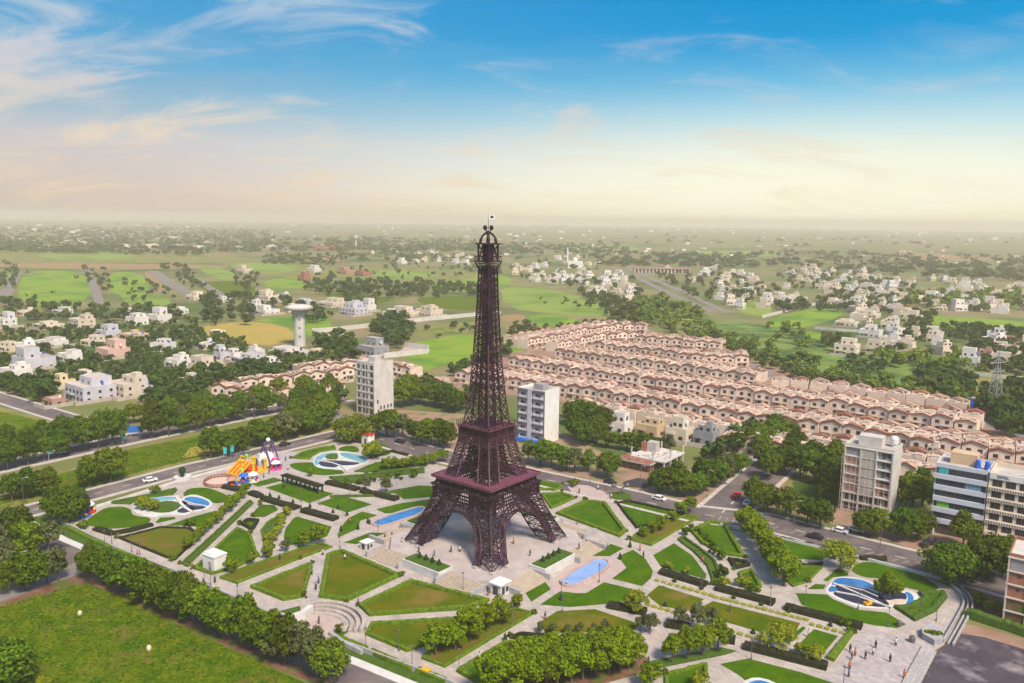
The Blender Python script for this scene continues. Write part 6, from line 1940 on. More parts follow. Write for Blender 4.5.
along([(380, 436), (395, 438), (412, 441), (430, 445), (452, 449)], 8, (27, 25), 'tall', 'roadside row left of the tower', 'green roadside tree', 2, .1, 1.2)
for px, py, h in ((404, 407, 30), (410, 398, 26), (418, 404, 24), (434, 406, 24), (446, 408, 26), (456, 413, 24), (440, 400, 20), (463, 410, 22), (426, 394, 20), (472, 404, 22)):
    tree(px, py, h, 'broad', prefix='dense green tree', group='trees between concrete block and tower')
# right of block B
for px, py, h in ((574, 440, 28), (584, 446, 27), (596, 441, 28), (577, 426, 28), (590, 428, 28), (603, 432, 26), (571, 418, 20)):
    tree(px, py, h, 'broad', prefix='dense green tree', group='trees beside the slim apartment block')
along([(524, 462), (546, 467), (562, 470), (582, 474)], 5, (26, 28), 'tall', 'roadside row below the slim apartment block', 'green roadside tree', 2, .1, 1.2)
tree(607, 478, 27, 'broad', 'lone broad tree at the parking plot'); tree(588, 472, 22, 'broad', 'small tree beside the parking plot')
along([(600, 447), (625, 450), (650, 455), (672, 457)], 7, 20, 'tall', 'row in front of the estate houses', 'green garden tree', 2, .1, 1.2)
along([(655, 491), (672, 495), (690, 497), (702, 495)], 5, 28, 'broad', 'row in front of the concrete frame', 'dark green tree', 2, .1, 1.05)
along([(702, 493), (716, 487), (730, 480), (744, 472)], 6, (30, 26), 'broad', 'row left of the side street', 'dark green tree', 2, .12, 1.05)
for px, py, h in ((722, 458, 22), (736, 455, 24), (748, 452, 24), (760, 448, 26), (772, 446, 28), (786, 444, 26), (750, 440, 22), (738, 443, 20), (774, 436, 24), (712, 462, 20), (796, 452, 24), (762, 459, 26), (726, 468, 22)):
    tree(px, py, h, 'broad', prefix='dense dark tree', group='tree clump behind the side street')
for px, py, h in ((770, 480, 30), (784, 474, 30), (766, 468, 28), (800, 478, 34), (814, 482, 32), (828, 486, 34), (812, 466, 26), (834, 470, 30), (792, 462, 26), (845, 494, 30), (826, 500, 28)):
    tree(px, py, h, 'broad', prefix='tall dark tree', group='dark grove left of the scaffolded block')
for px, py, h, l in ((764, 512, 30, 'green street tree at the street corner'), (786, 518, 32, 'broad street tree right of the corner'), (807, 524, 27, 'small street tree left of the scaffolded block'), (820, 528, 30, 'dark street tree left of the scaffolded block'),
        (754, 505, 28, 'street tree partly behind the corner tree'), (866, 536, 28, 'green street tree in front of the scaffolded block'), (878, 538, 30, 'second street tree in front of the scaffolded block'), (904, 541, 34, 'broad street tree between scaffolded block and offices'),
        (917, 540, 32, 'darker street tree next to the broad one'), (912, 512, 40, 'tall dark tree between the blocks'), (922, 508, 38, 'tall dark tree touching the blue office'), (963, 549, 36, 'tree before the white lettered office'),
        (989, 581, 48, 'tall dark tree left of the brick building'), (1003, 578, 42, 'dark tree behind the brick building corner'), (982, 572, 36, 'leafy tree beside the dome tree')):
    tree(px, py, h, 'broad', l)
tree(951, 585, 38, 'dome', 'huge round dark tree at the eastern park corner', wide=1.0)
landmark('huge round tree at the eastern corner', *g(951, 583))
# ---- park trees
along([(184, 553), (200, 539), (216, 524), (232, 509), (248, 493)], 14, (11, 12), 'ball', 'diagonal shrub row', 'small round tree', 1.2, .15, 1.1)
for px, py, h, k, l in ((319, 546, 22, 'ball', 'dark round tree at the long dry lawn'), (303, 549, 18, 'ball', 'round tree left of the dark one at the dry lawn'), (286, 553, 15, 'feather', 'small feathery tree on the dry lawn'), (269, 556, 12, 'lightshrub', 'small bright bush at the dry lawn'),
        (232, 574, 17, 'ball', 'round tree beside the white kiosk'), (251, 566, 13, 'ball', 'small round tree right of the kiosk'), (267, 560, 13, 'ball', 'smallest round tree on the kiosk walk'),
        (373, 460, 20, 'willow', 'wide yellow willow by the red roofed kiosk'), (366, 492, 16, 'feather', 'thin brownish young tree left of the gallery'), (386, 494, 17, 'feather', 'thin green young tree left of the gallery'),
        (311, 477, 9, 'ball', 'round bush in front of the round pond'), (143, 510, 14, 'willow', 'pale green bush on the pond island'), (152, 511, 12, 'willow', 'second pale bush on the pond island'),
        (155, 494, 8, 'shrub', 'bushes at the pale pond edge'), (190, 527, 9, 'shrub', 'round bush on the wedge lawn'),
        (635, 612, 22, 'willow', 'light green tree beside the dark hedge'), (697, 630, 28, 'feather', 'broad olive tree between the long lawns'), (680, 628, 22, 'feather', 'smaller olive tree left of the broad one'), (712, 626, 20, 'feather', 'olive tree right of the broad one'),
        (650, 635, 22, 'feather', 'dark olive tree behind the clipped row'), (640, 632, 16, 'feather', 'thin olive tree behind the clipped row'),
        (778, 650, 24, 'willow', 'yellow green tree over the black hedge'), (812, 662, 16, 'willow', 'low yellow bush near the paved court'), (801, 656, 13, 'lightshrub', 'yellow shrub right of the yellow tree'),
        (840, 570, 27, 'willow', 'wide yellow green tree at the upper right road'), (680, 516, 15, 'ball', 'round tree at the right end of the tan lawn'), (690, 513, 16, 'ball', 'round tree by the road corner of the tan lawn'), (651, 534, 14, 'ball', 'round tree in the middle of the tan lawn'),
        (662, 531, 16, 'ball', 'darker round tree in the middle of the tan lawn'), (643, 538, 12, 'ball', 'small light tree at the left of the tan lawn'), (672, 522, 12, 'ball', 'small round tree on the tan lawn'),
        (686, 536, 9, 'shrub', 'round bush at the walk crossing'), (889, 598, 24, 'ball', 'dark bushy tree on the eastern pond island'), (897, 598, 16, 'ball', 'smaller bush on the eastern pond island'), (879, 595, 15, 'ball', 'left bush on the eastern pond island'),
        (650, 690, 26, 'ball', 'bright tree at the bottom edge below the clipped row'), (702, 690, 16, 'lightshrub', 'pale shrub at the bottom edge'), (668, 569, 8, 'lightshrub', 'yellow shrub on the quarter lawn'), (687, 574, 8, 'lightshrub', 'second yellow shrub on the quarter lawn'),
        (722, 578, 12, 'shrub', 'leafy bush on the eastern ring walk'), (724, 588, 12, 'lightshrub', 'bright bush beside the long black hedge'), (744, 588, 13, 'lightshrub', 'bright bush on the little eastern lawn'), (750, 593, 9, 'shrub', 'small bush at the end of the black hedge'), (720, 560, 10, 'shrub', 'dark bush on the curved bed'), (712, 555, 8, 'shrub', 'small dark bush on the curved bed'),
        (517, 609, 15, 'ball', 'small dark tree at the podium booth'), (84, 529, 9, 'shrub', 'round dark bush on the western walk'), (845, 627, 8, 'shrub', 'low bush on the pond lawn'), (286, 621, 6, 'shrub', 'round bush left of the amphitheatre stage'), (339, 633, 8, 'shrub', 'round bush right of the amphitheatre stage'),
        (935, 640, 10, 'shrub', 'dark shrub in the stone planter box'), (928, 639, 8, 'shrub', 'second dark shrub in the stone planter box'), (574, 487, 9, 'shrub', 'pointed shrub on the white forecourt'), (980, 606, 12, 'shrub', 'wild shrub on the bare plot'), (990, 612, 13, 'lightshrub', 'yellowish wild shrub on the bare plot')):
    tree(px, py, h, k, l, name='shrub' if 'shrub' in k else 'tree')
along([(381, 470), (405, 469.5), (428, 466), (448, 461)], 7, (12, 13), 'ball', 'ball tree row by the tower', 'small ball tree', .8, .1, 1.1)
for i, (px, py, h) in enumerate([(436, 656, 30), (455, 651, 28), (470, 642, 34), (487, 632, 28), (500, 625, 26)]):
    tree(px, py, h, 'ball', f'round green tree, {nth(i + 1)} from the left on the brown strip lawn', group='trees on the brown strip lawn', wide=1.0)
along([(490, 699), (530, 692), (565, 685), (600, 677), (638, 667)], 12, (46, 36), 'clip', 'near clipped row at the bottom', 'clipped bright tree', 1, .06, 1.08)
along([(510, 684), (560, 673), (600, 664), (628, 657)], 9, (40, 32), 'clip', 'back clipped row at the bottom', 'clipped bright tree', 1, .06, 1.08)
along([(664, 665), (688, 660), (704, 656), (725, 649)], 4, 31, 'clip', 'short clipped row right of the passage', 'clipped bright tree', 1, .06, 1.0)
along([(740, 528), (752, 541), (764, 557), (776, 574), (786, 592)], 7, (24, 32), 'clip', 'bright slanting row by the eastern walk', 'bright leafy tree', 1, .08, 1.1)
along([(535, 634), (573, 635), (612, 632)], 6, 12, 'feather', 'thin row above the clipped trees', 'thin greyish young tree', 1.5)
along([(690, 528), (704, 540), (716, 552)], 5, 7, 'shrub', 'curved bed of the ring walk', 'small round bush', 1, name='shrub')
along([(268, 552), (276, 538), (284, 522), (290, 512)], 6, 10, 'lightshrub', 'planted strip of young shrubs', 'light green young shrub', 1.5, name='shrub')
along([(340, 487), (365, 484), (395, 481), (420, 478)], 6, 8, 'shrub', 'strip under the ball trees', 'bushy green shrub', 2, name='shrub')

# ---- town and field trees
OBST = [(a, b_, r_) for a, b_, r_ in VILLA_XY] + [(a, b_, 7) for a, b_ in HOUSE_XY]
def off_road(x, y):
    for pl, w in ROADS.values():
        for a, b_ in zip(pl, pl[1:]):
            dx, dy = b_[0] - a[0], b_[1] - a[1]; L2 = dx * dx + dy * dy
            t = max(0, min(1, ((x - a[0]) * dx + (y - a[1]) * dy) / L2)); 
            if math.hypot(x - a[0] - t * dx, y - a[1] - t * dy) < w / 2 + 1.5: return False
    return True


def grove(poly, n, hm, kind, prefix, seed, mind=4.0, group=None, hj=.25, avoid=True):
    """trees of height hm (m) scattered in a photo polygon, evenly on the picture"""
    r = random.Random(seed); xs = [p[0] for p in poly]; ys = [p[1] for p in poly]; got = 0; tr = 0; pts = []
    while got < n and tr < n * 90:
        tr += 1; px, py = r.uniform(min(xs), max(xs)), r.uniform(min(ys), max(ys))
        if not inside(poly, px, py): continue
        x, y = g(px, py)
        if any(math.hypot(x - a, y - b_) < mind * (1 + y / 1200) for a, b_ in pts): continue
        if avoid and y < 700 and (any(math.hypot(x - a, y - b_) < q or (abs(x - a * y / b_) < q * .8 and 0 < b_ - y < q + 2) for a, b_, q in OBST) or not off_road(x, y)): continue
        pts.append((x, y)); got += 1
        h = hm * r.uniform(1 - hj, 1 + hj)
        TREES.append(dict(x=x, y=y, h=h, kind=kind, label=None, prefix=prefix, group=group, wide=r.uniform(.9, 1.3) if avoid else r.uniform(1.5, 2.8), name='tree', size=h / math.hypot(y, CAM_H)))


TG = 'dark trees of the villa quarter'
grove([(0, 352), (60, 345), (150, 345), (210, 366), (205, 378), (180, 405), (150, 405), (60, 392), (0, 372)], 190, 5.0, 'broad', 'dark garden tree', 21, 2.6, TG)
grove([(0, 385), (45, 388), (50, 408), (0, 400)], 22, 8, 'broad', 'dark garden tree', 22, 5, TG)
grove([(60, 325), (190, 328), (250, 345), (240, 358), (190, 350), (120, 352), (60, 342), (0, 345), (0, 330)], 170, 5.0, 'broad', 'dark garden tree', 23, 2.8, TG)
grove([(160, 375), (210, 385), (215, 405), (170, 412), (148, 405)], 24, 7.5, 'broad', 'dark garden tree', 24, 5, TG)
grove([(255, 362), (290, 352), (345, 352), (360, 360), (330, 364), (295, 372), (255, 384), (245, 370)], 46, 7.5, 'broad', 'dark belt tree', 25, 5, 'tree belt below the water tower')
grove([(318, 342), (352, 338), (358, 352), (320, 354)], 18, 8, 'broad', 'dark belt tree', 26, 5, 'tree belt below the water tower')
grove([(180, 374), (250, 374), (246, 386), (212, 388), (190, 392)], 14, 8, 'broad', 'dark garden tree', 27, 5, TG)
for poly, n, h, sd in (([(0, 300), (60, 308), (140, 308), (200, 318), (250, 318), (255, 326), (190, 326), (100, 322), (0, 322)], 70, 8, 31),
    ([(195, 298), (260, 296), (290, 300), (255, 316), (200, 314)], 45, 8, 32), ([(285, 305), (330, 312), (345, 320), (300, 326)], 20, 8, 33),
    ([(305, 284), (360, 282), (440, 284), (480, 288), (480, 297), (430, 296), (380, 300), (310, 294)], 110, 9, 34),
    ([(340, 300), (380, 302), (372, 312), (345, 310)], 18, 8, 35), ([(376, 322), (402, 318), (412, 336), (395, 344), (372, 338)], 34, 9, 36), ([(390, 338), (405, 336), (404, 348), (392, 350)], 8, 8, 37),
    ([(0, 262), (22, 268), (12, 290), (0, 300)], 22, 8, 38), ([(82, 268), (108, 268), (112, 292), (98, 296)], 20, 7, 39), ([(158, 266), (185, 266), (205, 288), (190, 290)], 30, 8, 40), ([(228, 272), (260, 276), (262, 292), (235, 290)], 20, 7, 41),
    ([(120, 280), (160, 285), (175, 300), (130, 302)], 20, 6, 42),
    ([(645, 325), (700, 325), (745, 340), (800, 362), (870, 378), (940, 392), (975, 400), (960, 412), (900, 398), (830, 388), (760, 366), (720, 345), (650, 332)], 80, 5.5, 43),
    ([(700, 331), (745, 351), (800, 373), (880, 390), (962, 404), (956, 410), (880, 398), (800, 382), (745, 360), (698, 340)], 130, 6, 68), ([(632, 305), (662, 300), (700, 318), (690, 326), (640, 326)], 50, 7.5, 44), ([(575, 290), (610, 296), (640, 312), (640, 326), (620, 322), (590, 306)], 44, 8, 45),
    ([(520, 322), (545, 330), (640, 318), (642, 324), (575, 330), (525, 345), (502, 352), (500, 345)], 60, 5, 46),
    ([(448, 372), (470, 366), (505, 352), (508, 358), (478, 368), (452, 378)], 20, 6, 47),
    ([(880, 350), (960, 360), (985, 372), (960, 384), (900, 374), (878, 364)], 26, 6, 48), ([(925, 380), (960, 376), (970, 400), (950, 404), (928, 396)], 26, 9, 49),
    ([(990, 396), (1030, 392), (1030, 442), (1005, 436), (985, 420)], 40, 10, 50), ([(975, 345), (1030, 352), (1030, 376), (985, 372)], 40, 8, 51),
    ([(822, 340), (850, 344), (835, 352), (822, 350)], 9, 9, 52), ([(940, 326), (1030, 334), (1030, 346), (950, 342)], 44, 8, 53), ([(905, 316), (935, 314), (925, 345), (905, 340)], 26, 8, 54),
    ([(770, 322), (800, 330), (815, 350), (790, 350), (768, 335)], 16, 5, 55),
    ([(770, 306), (830, 296), (905, 300), (900, 316), (840, 312), (790, 314)], 70, 8, 56), ([(655, 275), (720, 270), (780, 290), (770, 305), (720, 305), (690, 298)], 80, 8, 57), ([(770, 270), (860, 272), (920, 290), (880, 302), (800, 296)], 80, 8, 58),
    ([(900, 296), (1030, 296), (1030, 312), (960, 312), (905, 306)], 60, 8, 59), ([(512, 258), (580, 254), (640, 280), (640, 300), (575, 288), (512, 282)], 60, 8, 60),
    ([(455, 262), (500, 262), (505, 276), (460, 272)], 20, 8, 61), ([(300, 268), (400, 262), (480, 266), (480, 276), (400, 280), (320, 282)], 50, 7, 62), ([(410, 290), (440, 290), (440, 300), (415, 302)], 8, 7, 63),
    ([(20, 272), (80, 272), (90, 304), (20, 308)], 8, 5, 64), ([(415, 330), (470, 325), (505, 330), (440, 340)], 8, 5, 65), ([(540, 298), (610, 302), (600, 312), (540, 308)], 10, 4, 66),
    ([(845, 356), (885, 362), (880, 378), (850, 372)], 10, 6, 67)):
    grove(poly, n, h, 'scrub' if sd in (43, 44, 48, 55, 59) else 'far', 'distant rounded tree', sd, 5, 'scattered trees of the far fields')
for poly, n, h, sd in (([(-40, 240), (60, 236), (270, 240), (270, 252), (190, 256), (60, 254), (-40, 252)], 450, 11, 70), ([(-40, 228), (200, 228), (270, 232), (270, 240), (60, 236), (-40, 236)], 354, 12, 71), ([(270, 236), (300, 240), (350, 238), (480, 240), (480, 252), (400, 254), (350, 252), (270, 252)], 265, 11, 72),
    ([(480, 244), (620, 246), (640, 256), (560, 254), (480, 258)], 132, 10, 73), ([(590, 256), (760, 254), (760, 268), (660, 268), (600, 266)], 122, 10, 74), ([(760, 250), (1060, 258), (1060, 284), (900, 276), (760, 266)], 225, 10, 75), ([(400, 226), (1060, 234), (1060, 250), (600, 246), (400, 238)], 70, 13, 76), ([(-60, 220), (400, 222), (400, 229), (-60, 228)], 50, 16, 77), ([(340, 254), (480, 256), (480, 264), (340, 262)], 71, 8, 78), ([(270, 254), (345, 256), (340, 268), (262, 264)], 61, 8, 79)):
    grove(poly, n, h, 'far', 'distant rounded tree', sd, 6, 'scattered trees of the far fields', avoid=False)

# small bushes at the corners of the lawns
rb = random.Random(5)
for desc, poly, m, hg, sm in LAWNS:
    if hg is None or sm: continue
    for q in rb.sample(poly, min(2, len(poly))):
        if rb.random() < .75: TREES.append(dict(x=q[0], y=q[1], h=rb.uniform(.9, 1.7), kind='shrub', label=None, prefix='small round bush', group='bushes at the lawn corners', wide=1.0, name='shrub', size=.001))

# the 300 that show largest stand as trees of their own, the rest is one far mass
TREES.sort(key=lambda t: -t['size'])
shr = [t for t in TREES if t['name'] == 'shrub']; trs = [t for t in TREES if t['name'] == 'tree']
rows_first = [t for t in trs if t['label']]; rest = [t for t in trs if not t['label']]
own = rows_first + rest[:max(0, 298 - len(rows_first))]; mass = rest[max(0, 298 - len(rows_first)):]
RT = random.Random(11)
for t in own + shr:
    pr = PROT[t['kind']]; cm, tm = pr[RT.randrange(len(pr))]; s = t['h'] / KIND[t['kind']][0]
    if tm is None:
        o = link(t['name'], cm, None, (t['x'], t['y'], .2), RT.uniform(0, 6.28))
    else:
        o = empty(t['name'], (t['x'], t['y'], .1), RT.uniform(0, 6.28))
        c = link('crown', cm, o); k = link('trunk', tm, o)
    o.scale = (s * t['wide'], s * t['wide'], s)
    if t['label']: tag(o, t['label'], 'shrub' if t['name'] == 'shrub' else 'tree', t['group'])
    else: later(o, t['prefix'], 'shrub' if t['name'] == 'shrub' else 'tree', t['group'])
acc, mix_ = [], []
for i, t in enumerate(mass):
    V = (LO if t['size'] > .006 else LO_TINY)[i % 4]
    mix_ += [1 if t['kind'] == 'scrub' else 0] * (len(V) // 4)
    s = t['h'] / 8.5 * (1.35 if t['kind'] == 'scrub' else 1); a = RT.uniform(0, 6.28); c, n_ = math.cos(a), math.sin(a)
    W = V * np.array([s * t['wide'], s * t['wide'], s])
    acc.append(np.stack([W[:, 0] * c - W[:, 1] * n_ + t['x'], W[:, 0] * n_ + W[:, 1] * c + t['y'], W[:, 2]], axis=1))
if acc:
    me = quads_mesh('distant_trees', np.concatenate(acc), M['leaf_far']); me.materials.append(M['leaf_scrub']); me.polygons.foreach_set('material_index', mix_)
    o = link('distant_trees', me); tag(o, 'countless far trees fading into the haze over the plain', 'trees', kind='stuff')
# rough grass standing in the two meadows
rg = np.random.default_rng(3); acc = []
for poly, n in (([(-60, 622), (75, 586), (90, 585), (256, 662), (320, 692), (200, 740), (-100, 740)], 17000), ([(0, 502), (55, 478), (132, 452), (256, 427), (330, 414), (340, 427), (200, 459), (84, 488), (0, 512)], 9000)):
    gp = P(poly); x0, x1 = min(p[0] for p in gp), max(p[0] for p in gp); y0, y1 = min(p[1] for p in gp), max(p[1] for p in gp)
    c = rg.uniform((x0, y0), (x1, y1), size=(n * 3, 2)); c = np.array([q for q in c if inside(gp, q[0], q[1])][:n])
    k = len(c); a = rg.uniform(0, 6.28, k); w = rg.uniform(.15, .42, k); h = rg.uniform(.05, .2, k); dx, dy = np.cos(a) * w, np.sin(a) * w
    lx, ly = -np.sin(a) * h * .6, np.cos(a) * h * .6
    z0_ = np.full(k, .12)
    acc.append(np.stack([np.stack([c[:, 0] - dx, c[:, 1] - dy, z0_], 1), np.stack([c[:, 0] + dx, c[:, 1] + dy, z0_], 1), np.stack([c[:, 0] + dx * .7 + lx, c[:, 1] + dy * .7 + ly, z0_ + h], 1), np.stack([c[:, 0] - dx * .7 + lx, c[:, 1] - dy * .7 + ly, z0_ + h], 1)], 1).reshape(-1, 3))
o = link('grass', quads_mesh('grass', np.concatenate(acc), M['tuft'])); tag(o, 'rough patchy grass standing in the open meadows', 'grass', kind='stuff')
# far town specks beyond the fields
b = MB(); r = random.Random(77)
for i in range(650):
    t = r.random()
    px = r.uniform(-60, 1090); py = 216.8 + 40 * r.random() ** 2.6 + (px - 300) * .012
    if px < 260 and py > 244: continue
    x, y = g(px, py); k = mpp(y)
    w = r.uniform(1.6, 5.5) * k; w = min(w, 60); h = min(r.uniform(.6, 2.0) * k, 22)
    b.box(x, y, 0, w, w * .7, h, r.choice([GRID, 0, .3]), r.choice([0, 0, 1, 2]))
o = b.build('distant_town', [M['villa_white'], M['villa_cream'], M['brick_pink']]); tag(o, 'countless tiny buildings of the far town on the plain', 'town', kind='stuff')
# ------------------------------------------------------------------ water tower, field wall, pylon, container
wx, wy = g(300, 346); k = mpp(wy)
o = empty('water_tower', (wx, wy, 0)); tag(o, 'pale concrete water tower with a mushroom shaped tank', 'water tower')
b = MB(); b.lathe(0, 0, [(4.6 * .5 * 1.05, 0), (2.35, 4), (2.2, 17.5)], 16); b.build('shaft', M['concrete_pale'], o)
b = MB(); b.lathe(0, 0, [(2.2, 17.4), (3.0, 18.4), (5.2, 19.6), (5.6, 20.1), (5.6, 20.9), (4.2, 21.7), (2.2, 22.1), (.2, 22.2)], 20); b.build('tank', M['concrete_pale'], o)
b = MB()
for i in range(20): a = i * math.pi / 10; b.box(5.55 * math.cos(a), 5.55 * math.sin(a), 20.0, .5, .25, 1.0, a + math.pi / 2)
b.build('rim', M['concrete'], o)
for z in (5, 9.5, 14): b = MB(); b.box(.6, -2.32 + .01 * z, z, .6, .25, 1.0, .25); b.build('window', M['recess'], o)
sc_ = 43 * k * 1.05 / 22.2; o.scale = (sc_ * 1.16, sc_ * 1.16, sc_ * .93); landmark('concrete water tower', wx, wy)
x, y = g(356, 250); o = empty('water_tower', (x, y, 0)); tag(o, 'small far water tower right of the long dark red building', 'water tower')
b = MB(); b.lathe(0, 0, [(2.4, 0), (2.2, 26), (6, 31), (6, 36), (1, 38)], 12); b.build('shaft', M['concrete_pale'], o)

def wall_obj(px, h, t, label, m='concrete_pale'):
    b = MB(); pl = P(px); b.prism(strip(pl, t), 0, h); return tag(b.build('wall', M[m]), label, 'wall')
wall_obj([(500, 314), (478, 316), (406, 323), (340, 331), (312, 333)], 3.4, .5, 'long pale boundary wall along the bright field')
wall_obj([(312, 333), (322, 338), (344, 337)], 2.6, .5, 'short return of the pale boundary wall at the water tower')
wall_obj([(384, 358), (396, 357), (428, 353.5), (428, 350), (405, 347)], 3.2, .6, 'white zigzag boundary wall beside the grey house')
sheet_obj('paved_strip', strip(offset(P([(500, 312), (478, 314), (406, 321), (340, 329), (312, 331)]), 0), 9), .12, 'pink_pale')
sheet_obj('paved_strip', P([(384, 356), (402, 350), (404, 346), (430, 349), (429, 352), (398, 356)]), .12, 'pink_pale')
wall_obj([(762, 318), (790, 311), (815, 305)], 2.5, .6, 'grey wall at the left of the right hand village')
wall_obj([(815, 329), (838, 331), (870, 333)], 2, .5, 'low wall behind the tall cream villa')
wall_obj([(960, 374), (1000, 378), (1040, 382)], 2, .5, 'low wall across the brown field at the right')

x, y = g(993, 415)
o = empty('pylon', (x, y, 0), .4); tag(o, 'pale steel lattice pylon by the blue container', 'pylon')
b = MB(); H = 30
for sx, sy in ((1, 1), (1, -1), (-1, 1), (-1, -1)):
    b.beam((sx * 3, sy * 3, 0), (sx * .7, sy * .7, 22), .2); b.beam((sx * .7, sy * .7, 22), (0, 0, H), .16)
for i in range(8):
    z0, z1 = 22 * i / 8, 22 * (i + 1) / 8; a, c = 3 - 2.3 * i / 8, 3 - 2.3 * (i + 1) / 8
    for k_ in range(4):
        cc, ss = math.cos(k_ * math.pi / 2), math.sin(k_ * math.pi / 2); T = lambda x, d, z: (x * cc + d * ss, x * ss - d * cc, z)
        b.beam(T(-a, a, z0), T(c, c, z1), .09); b.beam(T(a, a, z0), T(-c, c, z1), .09)
b.build('mast', M['metal_light'], o)
for z in (20, 24, 27.5): b = MB(); b.beam((-5, 0, z), (5, 0, z), .25); b.beam((-5, 0, z), (0, 0, z + 1.6), .16); b.beam((5, 0, z), (0, 0, z + 1.6), .16); b.build('cross_arm', M['metal_light'], o)
x, y = g(974, 408); o = empty('container', (x, y, 0), math.radians(-24)); tag(o, 'bright blue shipping container beyond the estate', 'container')
b = MB(); b.box(0, 0, .2, 9.5, 4.2, 4.6)
for i in range(19): b.box(-4.5 + i * .5, -2.1, .4, .2, .12, 4.2)
b.build('body', M['blue_plastic'], o); b = MB(); b.box(0, 0, 4.82, 9.7, 4.4, .15); b.build('roof', M['metal_light'], o)
b = MB(); b.box(4.78, 0, .4, .08, 3.8, 4.2); b.build('door', M['glass_blue'], o)
landmark('blue shipping container', x, y)

# ------------------------------------------------------------------ rides beside the park
x, y = g(240, 474)
o = empty('inflatable_slide', (x, y, .2), math.radians(-30)); o.scale = (.62, .62, .68); tag(o, 'big yellow inflatable slide with red lanes', 'slide')
b = MB()
for sx in (-4.2, -1.4, 1.4, 4.2): b.beam((sx, 4.4, 5.6), (sx, -4.6, .7), .9, .9)
b.box(0, 4.9, 0, 9.6, 1.6, 5.2); b.box(0, -5.2, 0, 9.4, 1.2, 1.0)
for sx in (-4.3, 4.3): b.tube((sx, 4.9, 0), (sx, 4.9, 7.4), .6, .45, 10)
b.tube((-4.3, 4.9, 7.0), (4.3, 4.9, 7.0), .45, .45, 10)
b.build('frame', M['toy_yellow'], o)
b = MB()
for sx in (-2.8, 0, 2.8): b.beam((sx, 4.3, 5.0), (sx, -4.6, .3), 1.9, .2)
b.build('lane', M['toy_red'], o)
b = MB(); b.prism([(-5, -4.5), (5, -4.5), (5, 5), (-5, 5)], 0, .35); b.build('base', M['toy_blue'], o)
b = MB(); b.ball((0, 4.9, 7.9), .9, 8); b.ball((2.8, -1.2, 2.6), .8, 8); b.build('figure', M['toy_green'], o)
landmark('yellow inflatable slide', x, y)
x, y = g(254, 472); o = empty('bouncy_castle', (x, y, .2), math.radians(-30)); tag(o, 'low bouncy castle with yellow posts and red dome', 'bouncy castle')
b = MB()
for sx, sy in ((-2.6, -2.6), (2.6, -2.6), (2.6, 2.6), (-2.6, 2.6)): b.tube((sx, sy, 0), (sx, sy, 3.6), .6, .5, 10); b.ball((sx, sy, 3.8), .7, 8)
b.build('post', M['toy_yellow'], o)
b = MB(); b.lathe(0, -1, [(2.0, .5), (2.0, 1.6), (1.4, 2.6), (.2, 3.0)], 12); b.build('dome', M['toy_red'], o)
b = MB(); b.box(0, 0, 0, 6.4, 6.4, .6); b.build('base', M['toy_yellow'], o)
x, y = g(259, 470.5); o = empty('inflatable_house', (x + 1, y + 5, .2), math.radians(-30)); tag(o, 'white domed inflatable with round dark window', 'bouncy castle')
b = MB(); b.lathe(0, 0, [(2.9, 0), (3.0, 2.4), (2.3, 4.2), (.3, 5.2)], 14); b.build('shell', M['white'], o)
b = MB(); b.lathe(1.6, -2.45, [(.02, 1.6), (.9, 2.2), (.9, 2.9), (.1, 3.5)], 10); b.build('window', M['cloth_blue'], o)
x, y = g(269, 466); o = empty('swing_ride', (x, y, .2), math.radians(-35)); tag(o, 'dark purple swing boat ride with pink hulls', 'ride')
b = MB()
for sx in (-1.8, 1.8):
    for e in (-3.8, 3.8): b.beam((e, sx, 0), (0, sx, 8.2), .42)
b.beam((0, -2, 8.2), (0, 2, 8.2), .5)
for e in (-1.4, -.5, .5, 1.4): b.beam((0, e, 8.0), (e * .6, e, 2.4), .2)
b.build('frame', M['toy_purple'], o)
b = MB(); n = 10
pts = [Vector((4.0 * math.sin(-1.05 + 2.1 * i / n), 0, 5.0 - 3.7 * math.cos(-1.05 + 2.1 * i / n))) for i in range(n + 1)]
for p_, q_ in zip(pts, pts[1:]): b.beam(p_, q_, 2.0, .9)
b.build('boat', M['toy_pink'], o)
b = MB(); b.box(0, 0, 0, 8.5, 4.6, .5); b.box(-3.2, -2.2, .5, 1.6, 1.2, 1.8); b.build('platform', M['glass_blue'], o)
b = MB(); b.ball((0, 0, 9.1), .75, 8); b.build('top_ball', M['white'], o)
landmark('purple swing boat ride', x, y)
for i, (px, py, m, lab) in enumerate(((276, 470, 'toy_pink', 'small round pink merry-go-round beside the swing ride'), (244, 483, 'toy_blue', 'blue small ride with arms below the slide'), (253, 482, 'white', 'white small ride below the slide'), (84, 517, 'toy_blue', 'blue and white play slide at the western corner'), (89, 513, 'toy_red', 'dark red play house at the western corner'), (232, 487, 'brick_pink', 'brown round play hut at the sand pit'))):
    x, y = g(px, py); o = empty('playground_ride', (x, y, .2), i); tag(o, lab, 'ride')
    b = MB(); b.lathe(0, 0, [(1.9, 0), (1.9, .4), (.5, .5), (.35, 2.3)], 12); b.build('base', M[m], o)
    b = MB(); b.lathe(0, 0, [(1.7, 2.3), (1.6, 2.55), (.8, 3.1), (.1, 3.3)], 12); b.build('canopy', M[m if i % 2 else 'white'], o)
    for q in range(5):
        a = q * 1.257; b = MB(); b.ball((1.5 * math.cos(a), 1.5 * math.sin(a), .9), .45, 6); b.build('seat', M[('toy_red', 'toy_blue', 'toy_yellow')[q % 3]], o)
pit = smooth(P([(203, 484), (212, 478.5), (228, 477), (236, 481), (232, 486), (218, 489), (206, 488)]), 2)
sheet_obj('sand_pit', pit, .24, 'sand')
b = MB(); n = len(pit); pr = resample(pit, 2.2, True)
